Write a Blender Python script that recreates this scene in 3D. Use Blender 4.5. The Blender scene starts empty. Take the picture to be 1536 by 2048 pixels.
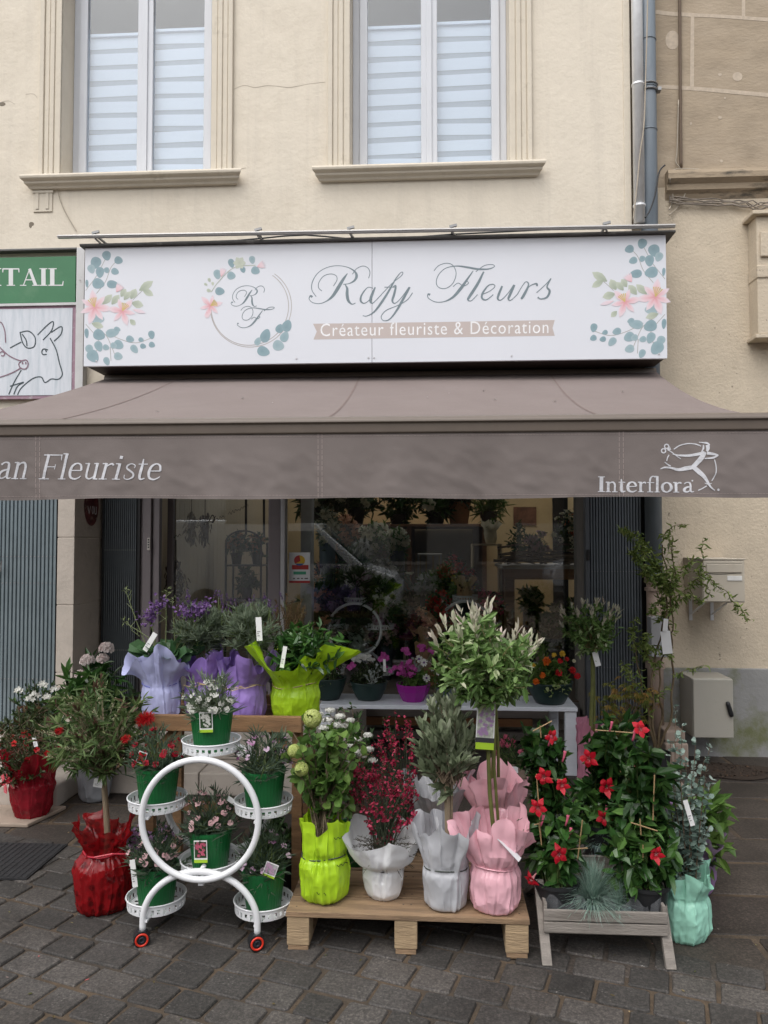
import bpy, bmesh, math, random
import numpy as np
from mathutils import Vector, Matrix, noise

# ---------------------------------------------------------------- camera, world, sun, exposure
SC = bpy.context.scene
COL = SC.collection
YAW, PITCH, FPX = math.radians(3.4), math.radians(2.1), 1540.0
CAM = Vector((0.0, -5.65, 1.55))
FWD = Vector((-math.sin(YAW)*math.cos(PITCH), math.cos(YAW)*math.cos(PITCH), math.sin(PITCH)))
RGT = Vector((math.cos(YAW), math.sin(YAW), 0))
UP = RGT.cross(FWD)
cd = bpy.data.cameras.new("camera")
cam = bpy.data.objects.new("camera", cd); COL.objects.link(cam)
cd.sensor_fit = 'HORIZONTAL'; cd.sensor_width = 36.0; cd.lens = 36.0*FPX/1536.0
cd.clip_start = 0.05; cd.clip_end = 400
cam.matrix_world = Matrix(((RGT.x, UP.x, -FWD.x, CAM.x), (RGT.y, UP.y, -FWD.y, CAM.y), (RGT.z, UP.z, -FWD.z, CAM.z), (0, 0, 0, 1)))
SC.camera = cam

SUN_EL, SUN_AZ = math.radians(58), math.radians(205)     # overcast: a wide, weak sun high behind the camera
w = bpy.data.worlds.new("World"); SC.world = w; w.use_nodes = True
nt = w.node_tree; nt.nodes.clear()
sky = nt.nodes.new('ShaderNodeTexSky'); sky.sky_type = 'NISHITA'; sky.sun_disc = False
sky.sun_elevation = SUN_EL; sky.sun_rotation = SUN_AZ; sky.dust_density = 4.0; sky.air_density = 1.0
hsv = nt.nodes.new('ShaderNodeHueSaturation'); hsv.inputs['Saturation'].default_value = 0.28
bg = nt.nodes.new('ShaderNodeBackground'); bg.inputs['Strength'].default_value = 0.15
wo = nt.nodes.new('ShaderNodeOutputWorld')
nt.links.new(sky.outputs[0], hsv.inputs['Color']); nt.links.new(hsv.outputs[0], bg.inputs['Color']); nt.links.new(bg.outputs[0], wo.inputs['Surface'])
sl = bpy.data.lights.new("sun", 'SUN'); sl.energy = 0.9; sl.angle = math.radians(90); sl.color = (1.0, 0.97, 0.93)
so = bpy.data.objects.new("sun", sl); COL.objects.link(so)
sd = Vector((math.sin(SUN_AZ)*math.cos(SUN_EL), math.cos(SUN_AZ)*math.cos(SUN_EL), math.sin(SUN_EL)))
so.rotation_euler = sd.to_track_quat('Z', 'Y').to_euler(); so.location = (0, -10, 20)
SC.view_settings.view_transform = 'Standard'; SC.view_settings.look = 'None'
SC.view_settings.gamma = 1.0; SC.view_settings.exposure = 0.55
SC.cycles.max_bounces = 8; SC.cycles.transparent_max_bounces = 16
SC.cycles.use_denoising = True

# ---------------------------------------------------------------- measuring: a photo pixel and a known depth or height give a place
def ray(px, py): return FWD*FPX + RGT*(px-768.0) + UP*(1024.0-py)
def A(px, py, Y):
    r = ray(px, py); return CAM + r*((Y-CAM.y)/r.y)
def G(px, py, z=0.0):
    r = ray(px, py); return CAM + r*((z-CAM.z)/r.z)
def S(Y, px=768):
    return (A(px+1, 1080, Y)-A(px, 1080, Y)).length

# ---------------------------------------------------------------- mesh building
BASE = {}
class MB:
    def __init__(s): s.v = []; s.f = []; s.r = []; s.n = 0; s.bv = []; s.bf = []; s.br = []
    def add(s, vs, fs, r=0.5):
        o = len(s.v); s.v.extend([tuple(p) for p in vs]); s.f.extend([tuple(i+o for i in f) for f in fs])
        s.r.extend(r if isinstance(r, (list, tuple)) else [r]*len(vs)); return s
    def bulk(s, V, F, R): s.bv.append(V); s.bf.append(F); s.br.append(R); return s
    def box(s, lo, hi, r=0.5, rot=None, piv=None):
        x0, y0, z0 = lo; x1, y1, z1 = hi
        vs = [Vector(p) for p in ((x0,y0,z0),(x1,y0,z0),(x1,y1,z0),(x0,y1,z0),(x0,y0,z1),(x1,y0,z1),(x1,y1,z1),(x0,y1,z1))]
        if rot is not None:
            c = Vector(piv) if piv is not None else (Vector(lo)+Vector(hi))/2
            vs = [c + rot @ (v-c) for v in vs]
        return s.add(vs, [(0,3,2,1),(4,5,6,7),(0,1,5,4),(1,2,6,5),(2,3,7,6),(3,0,4,7)], r)
    def beam(s, p0, p1, wx, wy, r=0.5, upv=(0,0,1)):
        p0, p1 = Vector(p0), Vector(p1); d = (p1-p0).normalized(); u = Vector(upv)
        if abs(d.dot(u)) > .98: u = Vector((0,1,0))
        a = d.cross(u).normalized()*wx/2; b = a.cross(d).normalized()*wy/2
        vs = [p0-a-b, p0+a-b, p0+a+b, p0-a+b, p1-a-b, p1+a-b, p1+a+b, p1-a+b]
        return s.add(vs, [(0,3,2,1),(4,5,6,7),(0,1,5,4),(1,2,6,5),(2,3,7,6),(3,0,4,7)], r)
    def tube(s, pts, r0, r1=None, n=8, closed=False, rnd=0.5, caps=True):
        pts = [Vector(p) for p in pts]; m = len(pts); r1 = r0 if r1 is None else r1
        vs = []; prev = None
        for i, p in enumerate(pts):
            d = (pts[(i+1) % m]-pts[i-1]) if closed else (pts[min(i+1, m-1)]-pts[max(i-1, 0)])
            d = d.normalized() if d.length > 1e-9 else Vector((0,0,1))
            if prev is None:
                u = Vector((0,0,1)) if abs(d.z) < .9 else Vector((1,0,0))
                a = d.cross(u).normalized()
            else:
                a = prev - d*prev.dot(d); a = a.normalized() if a.length > 1e-6 else d.orthogonal().normalized()
            prev = a; b = d.cross(a); rr = r0+(r1-r0)*i/max(1, m-1)
            for k in range(n):
                t = 2*math.pi*k/n; vs.append(p+a*(rr*math.cos(t))+b*(rr*math.sin(t)))
        fs = []
        for i in range(m if closed else m-1):
            for k in range(n):
                j = (i+1) % m; fs.append((i*n+k, i*n+(k+1) % n, j*n+(k+1) % n, j*n+k))
        if caps and not closed: fs += [tuple(range(n-1, -1, -1)), tuple((m-1)*n+k for k in range(n))]
        return s.add(vs, fs, rnd)
    def lathe(s, c, prof, n=32, sx=1.0, sy=1.0, rnd=0.5, ribs=0, amp=0.0, cap=False):
        c = Vector(c); vs = []
        for (r, z) in prof:
            for k in range(n):
                t = 2*math.pi*k/n; q = r*(1+(amp*math.cos(ribs*t) if ribs else 0))
                vs.append((c.x+q*sx*math.cos(t), c.y+q*sy*math.sin(t), c.z+z))
        fs = [(i*n+k, i*n+(k+1) % n, (i+1)*n+(k+1) % n, (i+1)*n+k) for i in range(len(prof)-1) for k in range(n)]
        if cap: fs += [tuple(range(n-1, -1, -1)), tuple((len(prof)-1)*n+k for k in range(n))]
        return s.add(vs, fs, rnd)
    def build(s, name, mat, parent=None, smooth=False, base=None, bevel=0):
        V = np.array(s.v, dtype=np.float32).reshape(-1, 3); R = np.array(s.r, dtype=np.float32)
        lens = [len(f) for f in s.f]; L = [i for f in s.f for i in f]
        Vs, Rs, Ls, lns = [V], [R], [np.array(L, dtype=np.int32)], [np.array(lens, dtype=np.int32)]; o = len(V)
        for bv, bf, br in zip(s.bv, s.bf, s.br):
            Vs.append(bv.astype(np.float32)); Rs.append(br.astype(np.float32)); Ls.append((bf+o).ravel().astype(np.int32))
            lns.append(np.full(len(bf), bf.shape[1], np.int32)); o += len(bv)
        V = np.concatenate(Vs); R = np.concatenate(Rs); L = np.concatenate(Ls); ln = np.concatenate(lns)
        me = bpy.data.meshes.new(name)
        if parent is not None: b = BASE[parent.name]
        elif base is not None: b = Vector(base)
        else: b = Vector(((V[:,0].min()+V[:,0].max())/2, (V[:,1].min()+V[:,1].max())/2, V[:,2].min()))
        V = V-np.array(b, dtype=np.float32)
        me.vertices.add(len(V)); me.vertices.foreach_set('co', V.ravel())
        me.loops.add(len(L)); me.loops.foreach_set('vertex_index', L)
        me.polygons.add(len(ln)); st = np.zeros(len(ln), np.int32); st[1:] = np.cumsum(ln)[:-1]
        me.polygons.foreach_set('loop_start', st); me.polygons.foreach_set('loop_total', ln)
        me.polygons.foreach_set('use_smooth', np.full(len(ln), bool(smooth)))
        at = me.attributes.new('rnd', 'FLOAT', 'POINT'); at.data.foreach_set('value', R)
        me.update(calc_edges=True); me.validate()
        me.materials.append(mat)
        o = bpy.data.objects.new(name, me); COL.objects.link(o)
        if parent is not None: o.parent = parent
        else: o.location = b
        BASE[o.name] = b
        if bevel:
            m = o.modifiers.new('bevel', 'BEVEL'); m.width = bevel; m.segments = 2; m.limit_method = 'ANGLE'; m.angle_limit = math.radians(40)
        return o

def thing(name, label, cat, loc, group=None):
    o = bpy.data.objects.new(name, None); COL.objects.link(o); o.location = loc; o.empty_display_size = .1
    BASE[o.name] = Vector(loc); o['label'] = label; o['category'] = cat
    if group: o['group'] = group
    return o
def tag(o, label, cat, group=None, kind=None):
    o['label'] = label; o['category'] = cat
    if group: o['group'] = group
    if kind: o['kind'] = kind
    return o
def structure(o, label=None):
    o['kind'] = 'structure'
    if label: o['label'] = label
    return o
def copy_tree(o, parent=None):
    c = o.copy(); COL.objects.link(c)
    if parent is not None: c.parent = parent
    for ch in list(o.children): copy_tree(ch, c)
    return c

# ---------------------------------------------------------------- materials
MATS = {}
def nodes(name):
    m = bpy.data.materials.new(name); m.use_nodes = True; t = m.node_tree; t.nodes.clear()
    out = t.nodes.new('ShaderNodeOutputMaterial'); return m, t, out
def N(t, typ, **kw):
    n = t.nodes.new(typ)
    for k, v in kw.items():
        if k in n.inputs: n.inputs[k].default_value = v
        else: setattr(n, k, v)
    return n
def rgba(c): return (c[0], c[1], c[2], 1.0)
def ramp(t, stops, interp='LINEAR'):
    r = t.nodes.new('ShaderNodeValToRGB'); e = r.color_ramp; e.interpolation = interp
    while len(e.elements) < len(stops): e.elements.new(0.5)
    for el, (p, c) in zip(e.elements, stops): el.position = p; el.color = rgba(c)
    return r
def mat(name, col, rough=.6, var=.12, scale=12., bump=.0, bscale=None, metal=0., trans=0., spec=.5, stain=None, stscale=2.5, stpos=(.55,.7), stretch=None, coat=0., speck=None, spscale=160., spth=(.62,.7), streak=None):
    if name in MATS: return MATS[name]
    m, t, out = nodes(name); L = t.links.new
    b = N(t, 'ShaderNodeBsdfPrincipled', Roughness=rough, Metallic=metal)
    b.inputs['Specular IOR Level'].default_value = spec; b.inputs['Coat Weight'].default_value = coat
    tc = N(t, 'ShaderNodeTexCoord'); src = tc.outputs['Object']
    if stretch:
        mp = N(t, 'ShaderNodeMapping'); mp.inputs['Scale'].default_value = stretch; L(src, mp.inputs[0]); src = mp.outputs[0]
    nz = N(t, 'ShaderNodeTexNoise', Scale=scale, Detail=6., Roughness=.62); L(src, nz.inputs['Vector'])
    r = ramp(t, [(.3, [c*(1-var) for c in col]), (.7, [min(1, c*(1+var)) for c in col])]); L(nz.outputs['Fac'], r.inputs[0])
    cs = r.outputs[0]
    if stain:
        n2 = N(t, 'ShaderNodeTexNoise', Scale=stscale, Detail=8., Roughness=.7); L(src, n2.inputs['Vector'])
        r2 = ramp(t, [(stpos[0], (0,0,0)), (stpos[1], (1,1,1))]); L(n2.outputs['Fac'], r2.inputs[0])
        mx = N(t, 'ShaderNodeMix', data_type='RGBA'); L(r2.outputs[0], mx.inputs[0]); L(cs, mx.inputs[6]); mx.inputs[7].default_value = rgba(stain); cs = mx.outputs[2]
    if speck:
        n3 = N(t, 'ShaderNodeTexNoise', Scale=spscale, Detail=3.); L(tc.outputs['Object'], n3.inputs['Vector'])
        r3 = ramp(t, [(spth[0], (0,0,0)), (spth[1], (1,1,1))]); L(n3.outputs['Fac'], r3.inputs[0])
        mx = N(t, 'ShaderNodeMix', data_type='RGBA'); L(r3.outputs[0], mx.inputs[0]); L(cs, mx.inputs[6]); mx.inputs[7].default_value = rgba(speck); cs = mx.outputs[2]
    if streak:   # water runs: noise drawn out down the wall
        ms_ = N(t, 'ShaderNodeMapping'); ms_.inputs['Scale'].default_value = (7, 7, .35); L(tc.outputs['Object'], ms_.inputs[0])
        n4 = N(t, 'ShaderNodeTexNoise', Scale=1.6, Detail=8., Roughness=.7); L(ms_.outputs[0], n4.inputs['Vector'])
        r4 = ramp(t, [(.5, (0,0,0)), (.80, (.42,.42,.42))]); L(n4.outputs['Fac'], r4.inputs[0])
        mx = N(t, 'ShaderNodeMix', data_type='RGBA'); L(r4.outputs[0], mx.inputs[0]); L(cs, mx.inputs[6]); mx.inputs[7].default_value = rgba(streak); cs = mx.outputs[2]
    L(cs, b.inputs['Base Color'])
    if bump:
        nb = N(t, 'ShaderNodeTexNoise', Scale=bscale or scale*4, Detail=5., Roughness=.6); L(src, nb.inputs['Vector'])
        bp = N(t, 'ShaderNodeBump', Strength=bump, Distance=.01); L(nb.outputs['Fac'], bp.inputs['Height']); L(bp.outputs[0], b.inputs['Normal'])
    sh = b.outputs[0]
    if trans:
        tr = N(t, 'ShaderNodeBsdfTranslucent'); L(cs, tr.inputs[0]); ms = N(t, 'ShaderNodeMixShader', Fac=trans); L(sh, ms.inputs[1]); L(tr.outputs[0], ms.inputs[2]); sh = ms.outputs[0]
    L(sh, out.inputs[0]); MATS[name] = m; return m
def leafmat(name, stops, rough=.5, trans=.22, spec=.35, interp='LINEAR'):
    """colour differs leaf by leaf (and, on petals, from root to tip) through the 'rnd' attribute"""
    if name in MATS: return MATS[name]
    m, t, out = nodes(name); L = t.links.new
    at = N(t, 'ShaderNodeAttribute', attribute_name='rnd'); r = ramp(t, stops, interp); L(at.outputs['Fac'], r.inputs[0])
    b = N(t, 'ShaderNodeBsdfPrincipled', Roughness=rough); b.inputs['Specular IOR Level'].default_value = spec
    L(r.outputs[0], b.inputs['Base Color']); sh = b.outputs[0]
    if trans:
        tr = N(t, 'ShaderNodeBsdfTranslucent'); L(r.outputs[0], tr.inputs[0]); ms = N(t, 'ShaderNodeMixShader', Fac=trans); L(sh, ms.inputs[1]); L(tr.outputs[0], ms.inputs[2]); sh = ms.outputs[0]
    L(sh, out.inputs[0]); MATS[name] = m; return m
def wrapmat(name, col, rough=.38, trans=.3, alpha=1.0, spots=None, var=.1, bump=.25):
    if name in MATS: return MATS[name]
    m, t, out = nodes(name); L = t.links.new
    tc = N(t, 'ShaderNodeTexCoord')
    nz = N(t, 'ShaderNodeTexNoise', Scale=9., Detail=4.); L(tc.outputs['Object'], nz.inputs['Vector'])
    r = ramp(t, [(.3, [c*(1-var) for c in col]), (.7, [min(1, c*(1+var)) for c in col])]); L(nz.outputs['Fac'], r.inputs[0]); cs = r.outputs[0]
    if spots:
        v = N(t, 'ShaderNodeTexVoronoi', Scale=26.); L(tc.outputs['Object'], v.inputs['Vector'])
        r2 = ramp(t, [(.28, (1,1,1)), (.42, (0,0,0))]); L(v.outputs['Distance'], r2.inputs[0])
        mx = N(t, 'ShaderNodeMix', data_type='RGBA'); L(r2.outputs[0], mx.inputs[0]); L(cs, mx.inputs[6]); mx.inputs[7].default_value = rgba(spots); cs = mx.outputs[2]
    b = N(t, 'ShaderNodeBsdfPrincipled', Roughness=rough); L(cs, b.inputs['Base Color'])
    nb = N(t, 'ShaderNodeTexNoise', Scale=17., Detail=5., Roughness=.55, Distortion=.8); nb.noise_type = 'RIDGED_MULTIFRACTAL'; L(tc.outputs['Object'], nb.inputs['Vector'])
    bp = N(t, 'ShaderNodeBump', Strength=bump*1.5, Distance=.006); L(nb.outputs['Fac'], bp.inputs['Height']); L(bp.outputs[0], b.inputs['Normal'])
    tr = N(t, 'ShaderNodeBsdfTranslucent'); L(cs, tr.inputs[0]); ms = N(t, 'ShaderNodeMixShader', Fac=trans); L(b.outputs[0], ms.inputs[1]); L(tr.outputs[0], ms.inputs[2]); sh = ms.outputs[0]
    if alpha < 1:
        tp = N(t, 'ShaderNodeBsdfTransparent'); tp.inputs[0].default_value = rgba([.4+.6*c for c in col]); m2 = N(t, 'ShaderNodeMixShader', Fac=alpha); L(tp.outputs[0], m2.inputs[1]); L(sh, m2.inputs[2]); sh = m2.outputs[0]
    L(sh, out.inputs[0]); MATS[name] = m; return m
def glassmat(name, tint=(.95,.97,.97), gloss=1.0, dirt=0.0):
    m, t, out = nodes(name); L = t.links.new
    tp = N(t, 'ShaderNodeBsdfTransparent'); tp.inputs[0].default_value = rgba(tint)
    gl = N(t, 'ShaderNodeBsdfGlossy', Roughness=.0); gl.inputs[0].default_value = (gloss, gloss, gloss, 1)
    lw = N(t, 'ShaderNodeLayerWeight', Blend=.5); pw = N(t, 'ShaderNodeMath', operation='POWER'); pw.inputs[1].default_value = 5.0; L(lw.outputs['Facing'], pw.inputs[0])
    ma = N(t, 'ShaderNodeMath', operation='MULTIPLY_ADD'); ma.inputs[1].default_value = .9; ma.inputs[2].default_value = .07; L(pw.outputs[0], ma.inputs[0])
    ms = N(t, 'ShaderNodeMixShader'); L(ma.outputs[0], ms.inputs[0]); L(tp.outputs[0], ms.inputs[1]); L(gl.outputs[0], ms.inputs[2])
    L(ms.outputs[0], out.inputs[0]); MATS[name] = m; return m

# ---------------------------------------------------------------- plants
def unit(a): return a/np.maximum(np.linalg.norm(a, axis=-1, keepdims=True), 1e-9)
def leaves(mb, rng, P, D, L, W, fold=.25, droop=.15, rnd=None, upj=.6, blunt=.0, grad=None, face=None):
    """n folded leaves: six points and two faces each; P roots, D directions"""
    P = np.asarray(P, float).reshape(-1, 3); n = len(P)
    if n == 0: return mb
    D = unit(np.asarray(D, float).reshape(-1, 3)); L = np.broadcast_to(np.asarray(L, float), (n,))[:, None]; W = np.broadcast_to(np.asarray(W, float), (n,))[:, None]
    U = (np.array([[0, 0, 1.]]) if face is None else np.asarray(face, float).reshape(-1, 3)) + rng.normal(0, upj, (n, 3))
    Sd = unit(np.cross(D, U)); Nn = unit(np.cross(Sd, D))
    dv = -Nn*L*droop*(.1+1.9*rng.random((n, 1))); fold = fold*(.4+1.2*rng.random((n, 1)))
    a = P + D*L*.30 + Sd*W*.5 + Nn*W*fold; c = P + D*L*.30 - Sd*W*.5 + Nn*W*fold
    b = P + D*L*(.70+.1*blunt) + Sd*W*(.42+.1*blunt) + Nn*W*fold*.8 + dv*.5; d = P + D*L*(.70+.1*blunt) - Sd*W*(.42+.1*blunt) + Nn*W*fold*.8 + dv*.5
    T = P + D*L + dv
    V = np.stack([P, a, b, T, d, c], 1).reshape(-1, 3)
    i = np.arange(n)[:, None]*6
    F = np.concatenate([i+np.array([[0, 3, 2, 1]]), i+np.array([[0, 5, 4, 3]])], 0)
    if rnd is None: rnd = rng.random(n)
    rnd = np.asarray(rnd, float)
    R = np.repeat(rnd[:, None], 6, 1)
    if grad is not None: R = np.broadcast_to(np.array(grad)[None, :], (n, 6)).copy()*.85 + rnd[:, None]*.15
    return mb.bulk(V, F, R.reshape(-1))
def sph(rng, n): return unit(rng.normal(0, 1, (n, 3)))
def shrub(rng, mbL, mbS, base, cen, rad, nst, lps, L, W, f0=.35, spread=.8, up=.3, shell=.45, r0=.004, r1=.0015, droop=.15, fold=.25, clump=.6, top=0.0, jb=.02, blunt=0., bow=.25, sides=5, upj=.6, stemrnd=.5):
    """stems bow from base into the ellipsoid (cen, rad) and carry leaves on their outer part; returns the tips and their directions"""
    base = np.array(base, float); cen = np.array(cen, float); rad = np.array(rad, float)
    u = sph(rng, nst); u[:, 2] = np.where(u[:, 2] < -.3-top*-1, np.abs(u[:, 2]), u[:, 2]) if top else u[:, 2]
    r = (shell**3+(1-shell**3)*rng.random((nst, 1)))**(1/3)
    tips = cen+u*r*rad; B = base+rng.normal(0, jb, (nst, 3))*np.array([1, 1, 0])
    M = B + (tips-B)*np.array([bow, bow, .62]) + rng.normal(0, .03, (nst, 3))*rad
    ts = np.linspace(0, 1, 7)[None, :, None]
    def bez(t): return (1-t)**2*B[:, None]+2*t*(1-t)*M[:, None]+t*t*tips[:, None]
    def tan(t): return unit(2*(1-t)*(M-B)[:, None]+2*t*(tips-M)[:, None])
    if mbS is not None:
        Q = bez(ts)
        for k in range(nst): mbS.tube(Q[k], r0, r1, sides, rnd=stemrnd, caps=False)
    t = f0+(1-f0)*np.sqrt(rng.random((nst, lps, 1))); t[:, 0] = 1.0
    P = bez(t).reshape(-1, 3); T = tan(t).reshape(-1, 3); n = len(P)
    D = T*(1-spread)+sph(rng, n)*spread+np.array([0, 0, up])
    cl = np.repeat(rng.random(nst), lps)
    leaves(mbL, rng, P, D, L*(.65+.6*rng.random(n)), W*(.7+.5*rng.random(n)), fold, droop, clump*cl+(1-clump)*rng.random(n), upj, blunt)
    return tips, tan(np.ones((1, 1, 1)))[:, 0]
def rosettes(mb, rng, C, Nn, R, k=5, wid=.75, cup=.35, two=False, jit=.15, fold=.1, droop=.2, rnd=None, grad=None):
    """k-petalled blossoms at C facing Nn"""
    C = np.asarray(C, float).reshape(-1, 3); n = len(C)
    if n == 0: return mb
    Nn = unit(np.asarray(Nn, float).reshape(-1, 3)); R = np.broadcast_to(np.asarray(R, float), (n,))
    a = unit(np.cross(Nn, np.array([.31, .53, .79]))); b = np.cross(Nn, a); rr = rng.random(n) if rnd is None else np.asarray(rnd)
    for lay in range(2 if two else 1):
        ph = rng.random(n)*6.28
        for q in range(k):
            th = ph+6.2832*q/k+lay*.6+rng.normal(0, jit, n)
            D = a*np.cos(th)[:, None]+b*np.sin(th)[:, None]+Nn*(cup+.5*lay)
            leaves(mb, rng, C, D, R*(1-.3*lay)*(.9+.2*rng.random(n)), R*wid*(1-.3*lay), fold, droop, rr*.7+.3*rng.random(n), .05, 1., grad, face=Nn)
    return mb
def pot(parent, c, r0, r1, h, m, rim=.006, ribs=0, amp=0., name='pot', n=48, soil=True):
    pr = [(r0*.2, .002), (r0, 0), (r0*1.02, .008), (r1, h-.012), (r1+rim, h-.012), (r1+rim, h), (r1-.004, h), (r1-.008, h-.02), (r1-.012, h-.03)]
    o = MB().lathe(c, pr, n, ribs=ribs, amp=amp).build(name, m, parent, smooth=True); 
    for p_ in o.data.polygons: p_.use_smooth = True
    o.modifiers.new('edge', 'EDGE_SPLIT').split_angle = math.radians(40)
    if soil:
        MB().lathe(c, [(.001, h-.018), (r1*.5, h-.014), (r1-.01, h-.022)], 24).build('soil', M_SOIL, parent)
    return o
def wrap(parent, c, prof, m, seed, pleat=.06, ruf=.12, crink=.006, n=110, name='wrapping', peaks=5, peak=.18, smooth=False, lobes=None):
    """a sheet gathered round a pot: prof = [(radius, height)...] from the floor up; the top third ruffles into points"""
    rng = random.Random(seed); prof = [(Vector((a, b, 0))) for a, b in prof]; rows = []; n = int(n*1.5)
    cm = catmull([(q.x, q.y, 0) for q in prof], 10); rows = [Vector((max(.002, q[0]), max(0, q[1]), 0)) for q in cm]; c = Vector(c)
    rmin = min(range(len(rows)//3, len(rows)), key=lambda q: rows[q].x) if len(prof) > 3 else len(rows)
    H = rows[-1].y; z0 = rows[min(rmin, len(rows)-1)].y; zmax = max(rows[:rmin] or rows, key=lambda q: q.x).y
    # gathered pleats: folds at uneven angles, each with its own width and depth, tightest at the tie and at the floor
    fold = sorted((rng.random()*6.283, rng.uniform(.05, .13), rng.uniform(-.7, 1.1), rng.uniform(-.35, .35)) for _ in range(38))
    edge = [rng.random() for _ in range(3)]; k2 = [(peaks, rng.random()*6.28), (rng.choice((2, 3)), rng.random()*6.28), (rng.choice((7, 9)), rng.random()*6.28)]
    def pl(t, h, wk=1.0):
        v = 0.
        for a, wd, dp, tw in fold:
            d = abs((t-a-tw*h+3.1416) % 6.283-3.1416)/(wd*wk)
            if d < 1: v += dp*(1-d)
        return v
    as1, as2 = rng.random()*6, rng.random()*6
    vs = []; m_ = len(rows); off = Vector((rng.random()*50, rng.random()*50, rng.random()*50))
    for i, q in enumerate(rows):
        up = max(0., (q.y-z0)/max(1e-4, H-z0)) if H > z0 else 0
        low = max(0., 1-q.y/max(.01, zmax)) if q.y < zmax else (min(1., (q.y-zmax)/max(.01, z0-zmax)) if q.y < z0 else 1.)
        for k in range(n):
            t = 2*math.pi*k/n
            ru = .6*math.sin(k2[0][0]*t+k2[0][1])+.25*math.sin(k2[1][0]*t+k2[1][1])+.15*math.sin(k2[2][0]*t+k2[2][1])
            r = q.x*(1+pleat*(.30+.70*low)*(1+.5*up)*1.05*pl(t, q.y*3, 1+.9*up))*(1+ruf*up*ru)*(1+.035*math.sin(t+as1)+.03*math.sin(2*t+as2+q.y*6))
            tri = abs(((k2[0][0]*t+k2[0][1])/3.1416) % 2-1); jag = noise.noise(Vector((math.cos(t)*2.6, math.sin(t)*2.6, off.x)))
            p = Vector((r*math.cos(t), r*math.sin(t), q.y+peak*up*up*(H-z0)*(tri*1.1-.45+.8*jag)))
            if i > 0:
                p += noise.noise_vector(p*12+off)*crink*(.3+1.3*up)
                cw = noise.voronoi(Vector((p.x*22, p.y*22, p.z*13))+off, distance_metric='DISTANCE_SQUARED')[0][0]; c2 = noise.voronoi(Vector((p.x*46, p.y*46, p.z*38))-off, distance_metric='DISTANCE_SQUARED')[0][0]
                p += Vector((math.cos(t), math.sin(t), 0))*(crink*(1.5*cw+.55*c2-.6)*min(1., q.y/.02))
                tn = Vector((-math.sin(t), math.cos(t), 0)); p += tn*(crink*1.4*up*math.sin(11*t+off.y))
            p.z = max(p.z, 0.001); vs.append(c+p)
    fs = [(i*n+k, i*n+(k+1) % n, (i+1)*n+(k+1) % n, (i+1)*n+k) for i in range(m_-1) for k in range(n)]
    b0 = len(vs); vs.append(c+Vector((0, 0, .002))); fs += [(k, b0, (k+1) % n) for k in range(n)]
    o = MB().add(vs, fs).build(name, m, parent, smooth=True); o.modifiers.new('crease', 'EDGE_SPLIT').split_angle = math.radians(17); return o
def ring(parent, c, r, th, m, name='tie', seed=1, sag=.006):
    rng = random.Random(seed); a = rng.random()*6
    pts = [(c[0]+r*math.cos(t), c[1]+r*math.sin(t), c[2]+sag*math.sin(2*t+a)) for t in [6.2832*k/40 for k in range(40)]]
    return MB().tube(pts, th, th, 5, closed=True).build(name, m, parent, smooth=True)
def label_tag(parent, p, w_, h_, tilt=0., m=None, name='plant_label', yaw=0., print_=True):
    """a card on edge, facing the street: white with a few printed lines"""
    R = Matrix.Rotation(yaw, 3, 'Z') @ Matrix.Rotation(tilt, 3, 'Y'); p = Vector(p)
    def q(x, y, z): return p + R @ Vector((x, y, z))
    vs = [q(-w_/2, 0, -h_/2), q(w_/2, 0, -h_/2), q(w_/2, 0, h_/2), q(-w_/2, 0, h_/2)]; v2 = [q(-w_/2, .001, -h_/2), q(w_/2, .001, -h_/2), q(w_/2, .001, h_/2), q(-w_/2, .001, h_/2)]
    o = MB().add(vs+v2, [(0,1,2,3), (7,6,5,4), (0,4,5,1), (1,5,6,2), (2,6,7,3), (3,7,4,0)]).build(name, m or M_CARD, parent)
    if print_:
        b = MB()
        for k, f in enumerate((.62, .4, .8)):
            z = h_*(-.30+.09*k); b.add([q(-w_*.35, -.0015, z), q(-w_*.35+w_*.7*f, -.0015, z), q(-w_*.35+w_*.7*f, -.0015, z+h_*.035), q(-w_*.35, -.0015, z+h_*.035)], [(0,1,2,3)])
        x = b.build('printed_lines', mat('grey print', (.30,.30,.31), .6), parent); x.parent = o
    return o
def photo_tag(parent, p, w_, h_, petal, tilt=0., seed=0, dark=(.02,.05,.015)):
    """plant card with a picture of its blossom and a lime strip at the bottom"""
    R = Matrix.Rotation(tilt, 3, 'Y'); p = Vector(p); rng = random.Random(seed)
    def q(x, y, z): return p + R @ Vector((x, y, z))
    def rect(b, x0, z0, x1, z1, y): b.add([q(x0, y, z0), q(x1, y, z0), q(x1, y, z1), q(x0, y, z1)], [(0,1,2,3)])
    b = MB(); rect(b, -w_/2, -h_/2, w_/2, h_/2, 0); o = b.build('plant_label', M_CARD, parent)
    b = MB(); rect(b, -w_*.44, -h_*.28, w_*.44, h_*.44, -.0015); x = b.build('printed_picture', mat('label picture ground %d' % seed, dark, .5, .5, 60), parent); x.parent = o
    b = MB(); rect(b, -w_*.5, -h_*.5, w_*.5, -h_*.36, -.0015); x = b.build('printed_strip', mat('label lime strip', (.35,.55,.03), .5, .05), parent); x.parent = o
    b = MB(); k = 0
    for _ in range(26):
        cx, cz, r = rng.uniform(-.36, .36)*w_, rng.uniform(-.2, .38)*h_, rng.uniform(.06, .12)*w_; k += 1
        pts = [q(cx+r*(1+.3*math.cos(5*t))*math.cos(t), -.0022-k*2e-5, cz+r*(1+.3*math.cos(5*t))*math.sin(t)) for t in [6.2832*j/20 for j in range(20)]]
        b.add(pts, [tuple(range(20))])
    x = b.build('printed_blossom', petal, parent); x.parent = o
    return o

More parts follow.
